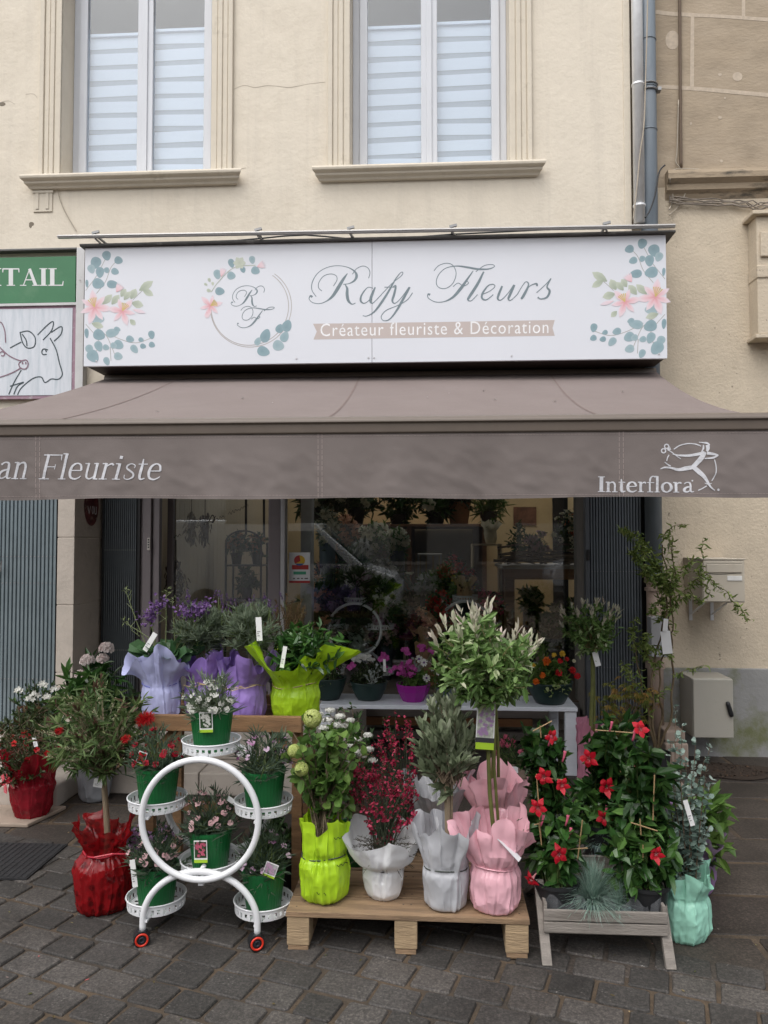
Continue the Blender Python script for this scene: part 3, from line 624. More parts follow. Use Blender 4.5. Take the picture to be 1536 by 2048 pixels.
# doorstep of the shop
b = MB(); x0, x1 = G(205, 1585).x, G(700, 1592).x
zz = .135; yy = G(450, 1592).y
b = MB(); xx = x0; rr = random.Random(5)
while xx < x1-.1:
    l = min(rr.uniform(.45, .7), x1-xx); b.box((xx+.003, yy, 0), (xx+l-.003, yy+.22, zz)); xx += l
b.box((x0+.08, yy+.03, .001), (x1-.02, yy+.21, zz-.01)); b.box((x0, yy+.225, 0), (x1, .47, zz-.006))
st = b.build('stone_step', M_LIME, bevel=.008); tag(st, 'pale stone double step before the shop door, behind the wooden bench', 'step')
b = MB(); xx = x0+.1
while xx < x1-.1:
    l = min(rr.uniform(.5, .8), x1-xx); b.box((xx+.003, yy+.30, zz-.004), (xx+l-.003, .46, .30)); xx += l
st2 = b.build('upper_tread', M_LIME, st, bevel=.008)
# neighbour's doorstep
q = G(113, 1618); 
b = MB().box((q.x-3, q.y, 0), (q.x, .02, .13)); s2 = b.build('neighbour_step', M_LIME, bevel=.012); tag(s2, 'pale stone threshold block below the closed grey shutter', 'step')
q2 = G(55, 1656); q3 = G(118, 1622)
b = MB().add([(q2.x-3, q2.y, 0), (q2.x, q2.y, 0), (q3.x+.03, q.y-.002, 0), (q.x-3, q.y-.002, 0), (q2.x-3, q2.y, .022), (q2.x, q2.y, .022), (q3.x+.03, q.y-.002, .022), (q.x-3, q.y-.002, .022)], [(3,2,1,0),(4,5,6,7),(0,1,5,4),(1,2,6,5),(2,3,7,6),(3,0,4,7)])
s3 = b.build('paving_slab', mat('pinkish slab', (.34,.27,.215), .85, .1, 8, .3, 40), bevel=.006); tag(s3, 'low pinkish stone slab under the red wrapped azalea', 'slab')

# ---------------------------------------------------------------- folding shutters
def shutter(name, x0, x1, Y, z0, z1, pitch, dep, rows, label, m):
    b = MB(); n = int((x1-x0)/pitch); vs = []
    prof = [(.0, 0), (.12, dep), (.30, dep), (.42, 0), (1.0, 0)]
    xs_ = [(x0+pitch*(i+u), Y+d) for i in range(n) for (u, d) in prof[:-1]]+[(x0+pitch*n, Y)]
    for (x, y) in xs_: vs += [(x, y, z0), (x, y, z1)]
    b.add(vs, [(2*i, 2*i+2, 2*i+3, 2*i+1) for i in range(len(xs_)-1)])
    T = thing(name, label, 'shutter', ((x0+x1)/2, Y, z0)); b.build('slats', m, T)
    r = MB()
    for z in rows:
        for i in range(n): r.box((x0+pitch*(i+.6), Y-.003, z-.004), (x0+pitch*(i+.84), Y+.001, z+.004))
    r.build('rivets', M_ZINC, T); f = MB()
    f.box((x0-.02, Y+dep+.002, z0), (x1+.02, Y+dep+.02, z1)); f.build('backing', M_DARK, T)
    return T
T = shutter('folding_shutter', -6.2, xs(112, .02, 1200), .02, .13, ZB, .031, .016, [A(60, y, .02).z for y in (1113, 1166, 1358)], 'closed grey folding metal shutter beside the pale stone pier', M_SHUT)
MB().box((-6.2, -.0, .10), (pL[0], .03, .14)).build('bottom_rail', M_SHUT, T)
c = A(6, 1130, .0); MB().tube([(c.x-.03,-.02,c.z-.03), (c.x,-.02,c.z+.03), (c.x-.01,-.02,c.z-.05)], .006, n=5).build('latch', M_ZINC, T)
T = shutter('folded_shutter', xs(206, .40, 1200), xs(272, .40, 1200), .40, .3, ZB, .0165, .012, [A(240, y, .4).z for y in (1100, 1300)], 'dark folded shutter stack beside the shop door', mat('dark steel', (.075,.088,.098), .5, .1, metal=.3))
T = shutter('folded_shutter', xg0+.03, xg1, .05, .03, ZB, .0205, .017, [A(1230, y, .05).z for y in (1143, 1335)], 'slate grey folded shutter stack between shop window and drainpipe', mat('slate steel', (.14,.16,.178), .5, .1, metal=.3, stain=(.15,.17,.19), stscale=3))
MB().box((xg0-.005, .03, .03), (xg0+.026, .10, ZB)).build('closing_post', mat('steel post', (.12,.13,.145), .45, .1, metal=.4), T, bevel=.003)
c = A(1176, 1110, .02); MB().box((c.x-.008, .015, c.z-.04), (c.x+.012, .03, c.z+.04)).build('lock', M_DARK, T, bevel=.003)

# ---------------------------------------------------------------- shop sign
YS = -.33
sx0, sx1 = xs(169, YS, 600), xs(1333, YS, 600); szt = (A(170, 496, YS).z+A(1333, 470, YS).z)/2; szb = (A(170, 732, YS).z+A(1333, 717, YS).z)/2
SG = thing('shop_sign', 'long white fascia sign with painted lilies, monogram and grey script lettering', 'sign', ((sx0+sx1)/2, YS, szb))
xj = xs(744, YS, 600); M_SIGN = mat('white sign panel', (.67,.69,.74), .35, .015, 2, coat=.1)
MB().box((sx0, YS, szb), (xj-.0015, YS+.03, szt)).build('panel', M_SIGN, SG)
MB().box((xj+.0015, YS, szb), (sx1, YS+.03, szt)).build('panel', M_SIGN, SG)
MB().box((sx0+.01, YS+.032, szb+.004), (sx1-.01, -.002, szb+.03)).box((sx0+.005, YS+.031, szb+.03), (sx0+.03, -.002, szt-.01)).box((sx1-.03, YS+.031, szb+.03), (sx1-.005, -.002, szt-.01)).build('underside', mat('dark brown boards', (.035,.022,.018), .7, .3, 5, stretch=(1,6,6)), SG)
MB().box((sx0-.03, YS-.03, szt+.004), (sx1+.06, -.001, szt+.022)).build('flashing', mat('dark lead flashing', (.07,.067,.064), .6, .3, 4, .4, 14, stain=(.28,.27,.26), stscale=5, stpos=(.58,.72)), SG, bevel=.004)
bolts = MB()
for px in (193, 593, 737, 748, 1023, 1318):
    c = A(px, 722-(px-190)*.0125, YS); bolts.box((c.x-.006, YS-.005, c.z-.006), (c.x+.006, YS-.0005, c.z+.006))
bolts.build('screws', mat('screw cap', (.55,.55,.57), .4), SG, bevel=.002)
fs = lambda x, y, o: A(x, y, YS-.0004-o)
# eucalyptus, lilies: the left bunch, mirrored for the right
cx0 = 150; sc5 = 3.268
def z5(u, v): return (150+u/sc5, 480+v/sc5)
def mirror(x, y, o):
    p = A(x, y, YS-.0004-o); p.x = sx1-(p.x-sx0); return p
M_EUC = leafmat('printed eucalyptus leaf', [(0, (.20,.30,.34)), (.5, (.27,.38,.42)), (1, (.37,.47,.50))], .4, 0)
M_LILY = leafmat('printed lily petal', [(0, (.66,.30,.33)), (.3, (.72,.48,.52)), (.7, (.74,.60,.64)), (1, (.70,.62,.68))], .4, 0)
M_SAGE = leafmat('printed sage leaf', [(0, (.34,.39,.31)), (1, (.54,.58,.49))], .4, 0)
M_STK = mat('printed twig', (.38,.38,.36), .4); M_ANT = mat('printed anther', (.58,.45,.16), .4)
def egg(ink, x, y, l, w_, a, r):
    ca, sa = math.cos(a), math.sin(a); pts = []
    for i in range(22):
        t = 6.2832*i/22; px, py = l*math.cos(t), w_*math.sin(t)*(1-.22*math.cos(t)); pts.append((x+px*ca-py*sa, y+px*sa+py*ca))
    ink.fan((x-.3*l*ca, y-.3*l*sa), pts, r, min(1, r+.35)); 
def petal(ink, x, y, a, l, w_, r0=0., r1=1.):
    ca, sa = math.cos(a), math.sin(a)
    sh = [(0,.12),(.25,.7),(.5,1),(.75,.75),(1,0),(.75,-.75),(.5,-1),(.25,-.7),(0,-.12)]
    ink.off += 6e-5; n = len(sh); P = [(x+u*l*ca-v*w_*sa, y+u*l*sa+v*w_*ca) for u, v in sh]+[(x+.5*l*ca, y+.5*l*sa)]
    rr = [r0+(r1-r0)*s[0] for s in sh]; rr = [q if abs(s[1]) < .5 else min(1, q+.2) for q, s in zip(rr, sh)]+[r0+.3]
    ink.mb.add([ink.fn(p[0], p[1], ink.off) for p in P], [(n, i, (i+1) % n) for i in range(n)], rr)
def lily(inkP, inkA, x, y, R, a0, ks=6):
    for k in range(ks): petal(inkP, x, y, a0+6.283*k/ks, R*(1. if k % 2 else .85), R*(.21 if k % 2 else .16), .0, .95)
    for k in range(5):
        a = a0+.3+.22*k; inkA.stroke([(x, y, 1.2), (x+R*.25*math.cos(a), y+R*.25*math.sin(a), 1.2), (x+R*.55*math.cos(a), y+R*.55*math.sin(a), 2.2)])
def bunch(fn):
    e, l, s, k, a = Ink(fn), Ink(fn), Ink(fn), Ink(fn), Ink(fn)
    e.off = .00025; l.off = .0008; s.off = .00012; a.off = .0013; k.off = .0
    for pts in ([(70,330),(130,250),(160,200),(210,100)], [(140,350),(200,270),(235,180),(280,130)], [(70,550),(130,620),(160,680),(130,740)], [(120,560),(200,620),(240,700),(260,750)], [(200,600),(300,650),(400,672),(500,640)], [(230,700),(235,790)], [(380,390),(430,340),(500,280)]):
        k.stroke([z5(u, v)+(1.2,) for u, v in pts])
    for (u, v, L_, W_, an) in ((207,103,32,28,1.3),(285,133,28,25,.3),(135,150,40,34,1.9),(107,190,30,24,1.2),(262,206,26,22,.4),(163,212,36,27,1.6),(207,198,20,18,1.2),(153,285,40,34,.2),(246,290,38,26,.1),(78,285,26,10,1.5),(150,515,42,33,.1),(76,610,32,14,1.5),(158,620,40,35,.4),(245,607,44,28,-.2),(275,585,22,18,.2),(360,648,27,22,.3),(432,652,18,15,.4),(500,620,28,21,1.4),(503,685,21,19,.4),(445,694,20,17,.2),(388,713,31,22,.9),(95,714,31,25,1.1),(155,695,36,26,1.2),(203,702,22,19,.3),(285,685,34,30,.5),(253,690,22,20,.2),(118,760,44,37,.9),(283,760,29,25,.3),(207,792,28,20,1.2)):
        x, y = z5(u, v); egg(e, x, y, L_/sc5, W_/sc5, an, random.Random(u*7+v).random()*.65)
    for (u, v, an, L_, W_) in ((365,385,-1.1,75,26),(420,330,-.6,110,26),(440,320,.55,85,22),(370,410,.25,80,26),(300,370,-1.0,60,22),(240,420,-.9,80,24),(180,420,-.8,90,24),(360,520,.8,50,18),(110,545,.3,80,22),(320,390,-.9,70,20)):
        x, y = z5(u, v); petal(s, x, y, an, L_/sc5, W_/sc5, .0, .9)
    x, y = z5(128, 440); lily(l, a, x, y, 36, -2.6, 7)
    x, y = z5(310, 465); lily(l, a, x, y, 31, -1.9)
    for q in range(5): x, y = z5(270, 340); petal(l, x, y, -1.45+.22*q, 19, 2.0, .1, .8)
    x, y = z5(380, 455); petal(l, x, y, .25, 26, 4, .5, 1.)
    return e, l, s, k, a
for fn, nm in ((fs, 'floral_print'), (mirror, 'floral_print')):
    e, l, s, k, a = bunch(fn)
    P = e.mb.build(nm, M_EUC, SG)
    for i_, n_, m_ in ((l, 'printed_lily', M_LILY), (s, 'printed_foliage', M_SAGE), (k, 'printed_twig', M_STK), (a, 'printed_anther', M_ANT)):
        o = i_.mb.build(n_, m_, SG); o.parent = P
# wreath ring and monogram
M_GOLD = mat('printed ring', (.42,.39,.38), .4); M_SLATE = mat('slate grey lettering', (.165,.215,.24), .4)
k = Ink(fs)
for r, cxx, cyy in ((1.0, 1150, 438), (.955, 1143, 438)):
    k.stroke([z5(cxx+265*r*math.cos(t), cyy+262*r*math.sin(t)-6*math.cos(t))+(1.5,) for t in [-.95+5.5*i/60 for i in range(49)]], 1., False)
WR = k.mb.build('wreath_ring', M_GOLD, SG)
e, l, s, a = Ink(fs), Ink(fs), Ink(fs), Ink(fs); e.off = .0004; l.off = .0009; s.off = .0007; a.off = .0014
for (u, v, L_, W_, an) in ((930,225,32,24,1.4),(1022,233,28,26,.2),(1022,152,30,20,1.3),(1158,130,26,20,1.4),(1180,200,29,26,.4),(1098,195,20,17,1.2),(947,335,31,26,.1),(1245,625,46,32,-1.2),(1195,662,28,20,-1.1),(1232,728,42,32,.3),(1337,578,30,25,-1.2),(1385,560,40,31,-1.2),(1370,632,36,27,-1.1),(1330,690,38,34,.3),(878,262,14,10,1.2),(855,290,12,8,.5),(900,285,12,9,1.4),(875,330,15,11,.3)):
    x, y = z5(u, v); egg(s if v < 335 and L_ < 16 else e, x, y, L_/sc5, W_/sc5, an, random.Random(u*3+v).random()*.6)
x, y = z5(885, 430); lily(l, a, x, y, 26, -1.3)
x, y = z5(858, 470); petal(l, x, y, 1.2, 13, 5, .2, .8); petal(l, x+2, y, 1.7, 13, 5, .2, .8)
for q in range(4): x, y = z5(955, 240); petal(l, x, y, -1.6+.2*q, 19, 2, .2, .9); x, y = z5(1190, 175); petal(l, x, y, -.8+.28*q, 18, 2, .2, .9)
for q in range(6): x, y = z5(1075, 150); petal(s, x, y, q*1.05, 13, 5, .6, 1.)
s.stroke([z5(890,340)+(1.2,), z5(940,270)+(1.2,), z5(1040,180)+(1.2,), z5(1180,165)+(1.2,)])
for i_, n_, m_ in ((e, 'printed_eucalyptus', M_EUC), (l, 'printed_lily', M_LILY), (s, 'printed_foliage', M_SAGE), (a, 'printed_anther', M_ANT)):
    o = i_.mb.build(n_, m_, SG); o.parent = WR
R_ = [[(270,190,4),(245,225,14),(215,275,18),(185,320,14),(150,348,6),(110,362,4),(70,355,4),(52,335,4),(60,318,9),(70,325,12)],
      [(92,322,3),(68,285,4),(70,240,5),(100,190,4),(150,158,3.5),(210,146,3.5),(270,155,4),(310,178,9),(322,205,14),(308,232,10),(278,248,5),(245,252,3)],
      [(125,290,3),(106,272,4),(108,240,4),(135,205,3.5),(175,193,3.5),(205,203,3.5),(210,228,3.5),(190,262,3)],
      [(255,252,4),(268,275,12),(268,310,16),(275,345,14),(295,365,6),(316,358,3.5)],
      [(298,195,3),(320,165,3.5),(355,148,3.5),(385,158,3.5),(398,185,3.5),(390,218,3.5)]]
F_ = [[(762,175,4),(790,145,3.5),(835,132,3.5),(870,145,4),(888,190,4),(870,245,4),(830,275,4),(790,270,4),(775,240,4),(790,195,4),(830,160,4),(890,148,6),(950,155,10),(1010,165,10),(1070,165,7),(1105,152,4),(1095,140,3.5),(1050,145,3.5),(1000,180,3.5)],
      [(985,175,4),(950,225,10),(915,275,16),(870,325,12),(820,350,5),(770,352,4),(730,330,4),(728,308,6),(740,312,13)],
      [(870,265,3),(900,245,3.5),(930,262,4),(958,245,3.5),(945,235,3.5),(925,255,3)]]
REST = [[(415,275,4),(385,270,4),(352,310,8),(345,345,10),(365,360,5),(395,340,4),(420,295,4)], [(428,268,6),(410,310,14),(400,345,12),(412,360,5),(440,335,3.5)],
      [(440,335,3.5),(520,250,3.5),(575,205,4),(585,185,4),(572,186,4),(545,220,6),(505,290,10),(460,360,12),(420,410,8),(380,432,4),(357,430,4)], [(480,268,3.5),(540,268,4)],
      [(530,265,4),(545,262,8),(535,310,12),(525,345,10),(540,360,5),(575,330,4),(620,268,5)], [(625,268,8),(590,330,13),(550,400,10),(510,450,6),(475,458,4),(462,435,4),(490,400,3.5),(560,370,3.5),(610,340,3.5),(640,300,3)],
      [(1045,180,8),(1010,250,14),(965,320,14),(955,340,8),(975,345,4),(1010,310,3.5)], [(1035,310,3.5),(1080,290,4),(1108,265,4),(1098,252,5),(1070,260,6),(1040,300,10),(1035,330,10),(1060,340,6),(1100,310,3.5)],
      [(1150,262,10),(1130,310,12),(1125,335,9),(1145,340,5),(1185,300,4),(1215,255,5)], [(1220,255,10),(1195,310,13),(1185,335,9),(1200,342,4),(1235,310,3.5)],
      [(1235,310,3.5),(1280,240,4),(1300,255,8),(1275,310,14),(1258,335,10)], [(1275,300,3.5),(1310,260,3.5),(1345,248,8),(1348,262,10)],
      [(1345,300,3.5),(1400,250,3.5),(1428,218,4),(1405,265,8),(1420,290,12),(1405,325,10),(1370,335,6),(1352,325,8)]]
sc6 = 2.844; k = Ink(fs)
for st_ in R_+F_+REST: k.stroke([(600+u/sc6, 480+v/sc6, max(w_*1.08, 4.2)/sc6) for u, v, w_ in st_])
k.mb.build('name_lettering', M_SLATE, SG)
k = Ink(fs); k.off = .0001
for st_ in R_: k.stroke([z5(1018+(u-48)*.63, 298+(v-145)*.62)+(max(w_*.7, 4)/sc5,) for u, v, w_ in st_])
for st_ in F_: k.stroke([z5(1060+(u-725)*.636, 432+(v-130)*.63)+(max(w_*.7, 4)/sc5,) for u, v, w_ in st_])
k.mb.build('monogram', M_SLATE, SG)
k = Ink(fs); c0, c1 = A(626, 650, YS), A(1109, 671, YS)
k.fan((868, 660), [(626,647.5),(868,644.2),(1109.5,640),(1105,656),(1109.5,671.5),(868,675),(627,679),(633.5,663)], .5, .5)
k.mb.build('banner', mat('printed beige banner', (.50,.435,.41), .4, .02), SG)
fb = lambda x, y, o: A(x, y-(x-640)*.0142, YS+.0003-o)
print_text('Créateur fleuriste & Décoration', fb, 641, 1097, 672.5, 25.5).build('strapline', mat('white lettering', (.80,.80,.81), .4), SG)

# rail with brackets and loose cable above the sign
a_, c_ = A(116, 474, -.40), A(1350, 452, -.40); z_ = (a_.z+c_.z)/2
RL = thing('sign_light_rail', 'thin grey metal rail on brackets just above the fascia sign', 'rail', ((a_.x+c_.x)/2, -.40, z_))
rz = lambda x: a_.z+(c_.z-a_.z)*(x-a_.x)/(c_.x-a_.x)
MB().beam(a_, c_, .026, .022).beam(a_+Vector((0,-.017,0)), c_+Vector((0,-.017,0)), .006, .008).build('rail', mat('grey anodised metal', (.42,.41,.40), .4, .1, 5, metal=.5, stretch=(.4,5,5)), RL, bevel=.003)
b = MB()
for px in (190, 515, 700, 905, 1212):
    x = xs(px, -.40, 455); zq = rz(x); r_ = MB(); r_.beam((x, -.385, zq+.012), (x, -.02, zq+.03), .016, .010); r_.beam((x-.02, -.40, zq+.022), (x+.03, -.40, zq+.034), .016, .016); r_.beam((x, -.395, zq-.014), (x+.02, -.345, szt+.025), .010, .010); r_.build('bracket', M_ZINC, RL)
kb = [A(px, py, -.30) for px, py in ((300,486),(360,484),(420,483),(475,481),(520,477),(570,472),(610,470),(650,473),(720,480),(800,477),(900,469),(1000,464),(1100,459),(1215,455))]
tag(MB().tube(kb, .006, n=5).build('loose_cable', M_DARK), 'loose black cable sagging along the top of the fascia sign', 'cable')

# ---------------------------------------------------------------- left neighbour's signs
YL = -.05
q0, q1 = A(-300, 512, YL), A(150, 604, YL)
GS = thing('green_sign', 'green sign with white capital letters above the painted cow sign', 'sign', ((q0.x+q1.x)/2, YL, q1.z))
MB().box((q0.x, YL, q1.z), (q1.x, -.004, A(150,512,YL).z)).build('board', mat('green painted board', (.04,.17,.075), .5, .08, 4, stain=(.07,.20,.10), stscale=3), GS)
k = Ink(lambda x, y, o: A(x, y, YL-.001-o)); serif(k, 'ITAIL', -14, 571.5, 35, 128, wk=1.05); k.mb.build('lettering', mat('white sign paint', (.66,.67,.67), .5, .04), GS)
zt_, zb_ = A(150, 497, YL).z, A(150, 795, YL).z; xa, xb = xs(151, YL-.02, 650), xs(167, YL-.02, 650)
FRM = thing('white_trim', 'weathered white wooden trim around the green and painted signs', 'trim', (xb, YL, zb_))
MB().box((xa, YL-.02, zb_-.25), (xb, -.002, zt_)).build('upright', mat('flaking white paint', (.56,.56,.56), .6, .08, 6, stain=(.22,.2,.19), stscale=9, stpos=(.6,.68)), FRM, bevel=.003)
MB().box((q0.x, YL-.02, A(150,500,YL).z), (xa-.002, -.002, zt_)).build('top_rail', mat('dark grey trim', (.12,.12,.12), .6), FRM)
MB().box((q0.x, YL-.012, A(150,610.5,YL).z), (xa-.002, -.002, A(150,605.5,YL).z)).build('mid_rail', MATS['flaking white paint'], FRM)
p0_, p1_ = A(-300, 612, YL), A(143.5, 790, YL); zt2_, zb2_ = A(143, 612, YL).z, A(143, 791, YL).z
PS = thing('painted_sign', 'white sign painted with line drawings of a pig and a cow', 'sign', ((p0_.x+p1_.x)/2, YL, zb2_))
MB().box((p0_.x, YL+.004, zb2_-.02), (p1_.x+.03, -.004, zt2_+.01)).build('border', mat('mauve border', (.30,.19,.24), .6, .15, 8, stain=(.5,.47,.48), stscale=10, stpos=(.55,.66)), PS)
MB().box((p0_.x, YL, zb2_+.005), (p1_.x-.004, YL+.0035, zt2_-.015)).build('board', mat('weathered white board', (.62,.65,.70), .6, .05, 3, stain=(.44,.50,.55), stscale=5, stpos=(.45,.75), stretch=(6,6,.7)), PS)
k = Ink(lambda x, y, o: A(x, y, YL-.001-o))
def zz3(u, v): return (u/2, 420+v/2)
for pts in ([(80,490),(115,485),(140,510),(137,545),(110,552),(90,530),(80,488)], [(88,496),(104,520),(108,545)], [(40,552),(60,541),(85,528)], [(150,500),(190,460),(213,447),(206,482),(172,520)], [(204,490),(245,466),(244,496),(216,525)], [(200,512),(225,560),(237,610),(249,652),(243,670),(228,678),(205,676),(180,690),(164,668),(130,675),(85,712),(70,740)], [(35,738),(55,692),(85,640)], [(55,738),(70,705),(95,690)], [(40,705),(95,688)], [(192,560),(175,556),(167,566),(172,578),(186,577)], [(180,555),(186,568)]):
    k.stroke([zz3(u, v)+(2.3,) for u, v in pts])
COW = k.mb.build('cow_drawing', mat('dark outline paint', (.03,.05,.06), .6), PS)
k = Ink(lambda x, y, o: A(x, y, YL-.003-o))
for pts in ([(-30,480),(0,448),(18,480),(22,530)], [(-20,530),(10,560),(40,585),(80,602),(105,600),(112,618),(102,635),(82,632),(75,615),(86,602)], [(-40,672),(0,668),(50,650),(85,630)], [(-2,572),(8,566),(18,573),(14,583),(4,582)]):
    k.stroke([zz3(u, v)+(2.1,) for u, v in pts])
k.ell(45, 726, 1.5, 2.5); k.ell(51.5, 726, 1.5, 2.5)
k.mb.build('pig_drawing', mat('mauve outline paint', (.22,.13,.17), .6), PS)

# ---------------------------------------------------------------- awning
YR, YF = -.10, -2.10
ax0, ax1 = xs(207, YR, 758), xs(1314, YR, 756); zr = A(760, 752, YR).z; zf0 = A(768, 836, YF).z; zf1 = A(768, 868, YF).z; zv = A(768, 997, YF).z
AW = thing('awning', 'wide taupe canvas awning stretched out over the flower shop front', 'awning', ((ax0+ax1)/2, YR, zr))
def awz(u, t): return zr+(zf0-.004-zr)*t - (.02+.055*u)*4*t*(1-t)*(1+.25*math.sin(u*3.1416*3.2)**2)
nu, nv = 72, 20; vs = []; fsx = []
for j in range(nv+1):
    for i in range(nu+1):
        u, t = i/nu, j/nv; vs.append((ax0+(ax1-ax0)*u, YR+(YF+.03-YR)*t, awz(u, t)))
for j in range(nv):
    for i in range(nu): fsx.append((j*(nu+1)+i, (j+1)*(nu+1)+i, (j+1)*(nu+1)+i+1, j*(nu+1)+i+1))
MB().add(vs, fsx).build('canvas', M_AWN, AW, smooth=True)
prof = [(.035, zf0-.012), (.02, zf0+.004), (-.005, zf0+.008), (-.03, zf0), (-.045, zf0-.016), (-.047, zf0-.024), (-.036, zf0-.030), (-.032, zf1+.005), (-.026, zf1), (.03, zf1), (.035, zf1+.01)]
n = len(prof); vs = [(x, YF+p[0], p[1]) for x in (ax0-.06, ax1+.06) for p in prof]
o = MB().add(vs, [(i, n+i, n+(i+1) % n, (i+1) % n) for i in range(n)]+[tuple(range(n)), tuple(range(2*n-1, n-1, -1))]).build('front_bar', M_BAR, AW, bevel=.003)
YV = YF-.022
def vy(x, z):
    d = (zf1-z)/(zf1-zv); q = Vector((x*4.6+z*3.9, z*4.2-x*2.2, 3)); 
    r = abs(noise.noise(q))+.5*abs(noise.noise(q*2.1+Vector((7,1,0))))+.25*noise.noise(q*4.3)
    return YV + d*(.009*math.sin(x*9.1)+.006*math.sin(x*23+2)+.014*math.sin(x*2.3+1)) + .007*(r-.35)*min(1, d*2.2)
nu, nv = 420, 34; vs = []; fsx = []
for j in range(nv+1):
    for i in range(nu+1):
        x = ax0-.03+(ax1-ax0+.06)*i/nu; z = zf1-(zf1-zv)*j/nv; vs.append((x, vy(x, z), z-(.004*math.sin(x*5.5) if j == nv else 0)))
for j in range(nv):
    for i in range(nu): fsx.append((j*(nu+1)+i, (j+1)*(nu+1)+i, (j+1)*(nu+1)+i+1, j*(nu+1)+i+1))
VAL = MB().add(vs, fsx).build('valance', mat('taupe valance canvas', (.172,.146,.137), .85, .03, 3, .12, 240, stain=(.182,.155,.146), stscale=2.6, stpos=(.45,.7)), AW, smooth=True)
fv = lambda x, y, o: (lambda p: Vector((p.x, vy(p.x, p.z)-.0018-o, p.z)))(A(x, y, YV))
M_EMB = mat('pale grey appliqué', (.58,.585,.62), .6, .12, 40, .3, 120)
sm = MB()
for px in (75, 640, 1243):
    for d in (-4, 4):
        c = A(px+d, 930, YV); x = c.x
        for j in range(12):
            za, zb2 = zf1-(zf1-zv)*j/12, zf1-(zf1-zv)*(j+.8)/12
            sm.add([(x-.0014, vy(x, za)-.0015, za), (x+.0014, vy(x, za)-.0015, za), (x+.0014, vy(x, zb2)-.0015, zb2), (x-.0014, vy(x, zb2)-.0015, zb2)], [(0,3,2,1)])
    # seam on the canvas
for hz in (zf1-.012, zv+.014):
    for i in range(260):
        xa_, xb_ = ax0+(ax1-ax0)*i/260, ax0+(ax1-ax0)*(i+.85)/260
        sm.add([(xa_, vy(xa_, hz)-.0012, hz), (xb_, vy(xb_, hz)-.0015, hz), (xb_, vy(xb_, hz+.0018)-.0015, hz+.0018), (xa_, vy(xa_, hz+.0018)-.0015, hz+.0018)], [(0,1,2,3)])
o = sm.build('stitching', mat('pale thread', (.34,.28,.265), .8), AW); o.parent = VAL
sm = MB()
for px in (75, 640, 1243):
    x = A(px, 930, YV).x; u = (x-ax0)/(ax1-ax0)
    for j in range(20):
        t0_, t1_ = j/20, (j+1)/20; P_ = [(x+s_*.006, YR+(YF+.03-YR)*t, awz(u, t)+.002) for t, s_ in ((t0_,-1),(t0_,1),(t1_,1),(t1_,-1))]; sm.add(P_, [(0,1,2,3)])
sm.build('seam', mat('seam canvas', (.17,.127,.115), .85), AW)
k = Ink(fv, .2, 10); serif(k, 'an', -8, 958, 52, 52, slant=.24, wk=.78); serif(k, 'Fleuriste', 74, 958.5, 50, 322, slant=.24, wk=.72, slope=.008)
o = k.mb.build('lettering', M_EMB, AW); o.parent = VAL
k = Ink(fv, .2, 10); serif(k, 'Interflora', 1196, 983.5, 31, 1385, wk=1.0, slope=.01); o = k.mb.build('lettering', M_EMB, AW); o.parent = VAL
def z7(u, v, w_=8): return (1160+u/4.085, 840+v/4.085, w_/4.085)
k = Ink(fv, .2, 10)
for pts in ([(765,240),(815,208),(880,194),(940,198),(985,215)], [(1092,325),(1104,380),(1098,440),(1065,500)], [(950,578),(985,562),(1020,541)], [(725,285),(712,310),(706,337)]): k.stroke([z7(u, v, 9) for u, v in pts])
for pts in ([(1012,262,34),(985,310,40),(950,350,36),(915,385,34)], [(1036,205,30),(1040,232,30),(1030,258,16)], [(1000,272,26),(940,284,22),(880,292,20),(800,290,13),(755,278,9)], [(1030,272,26),(1085,280,20),(1124,290,11)], [(1124,290,11),(1080,310,16),(1010,317,10)], [(915,388,30),(860,397,34),(800,407,24),(740,392,16),(690,388,14),(657,400,6)], [(915,385,34),(960,425,38),(1005,470,30),(1035,520,20),(1055,552,14),(1088,578,8)], [(968,182,5),(1000,186,10),(1035,190,16),(1056,207,8)], [(1004,205,10),(1002,235,14),(985,262,5)], [(690,343,6),(712,362,9),(738,378,10)], [(1004,518,5),(1030,527,8),(1062,520,6)], [(820,320,5),(785,295,6),(745,262,8),(715,245,8)], [(728,215,5),(740,245,6)]):
    k.stroke([z7(*p) for p in pts])
for (u, v) in ((706,216),(681,252)):
    k.stroke([z7(u+17*math.cos(t), v+17*math.sin(t), 10) for t in [6.2832*i/12 for i in range(13)]])
for (u, v, r) in ((722,240,11),(907,498,7),(1118,572,10)): x, y, _ = z7(u, v); k.ell(x, y, r/4.085, r/4.085)
o = k.mb.build('runner_emblem', M_EMB, AW); o.parent = VAL
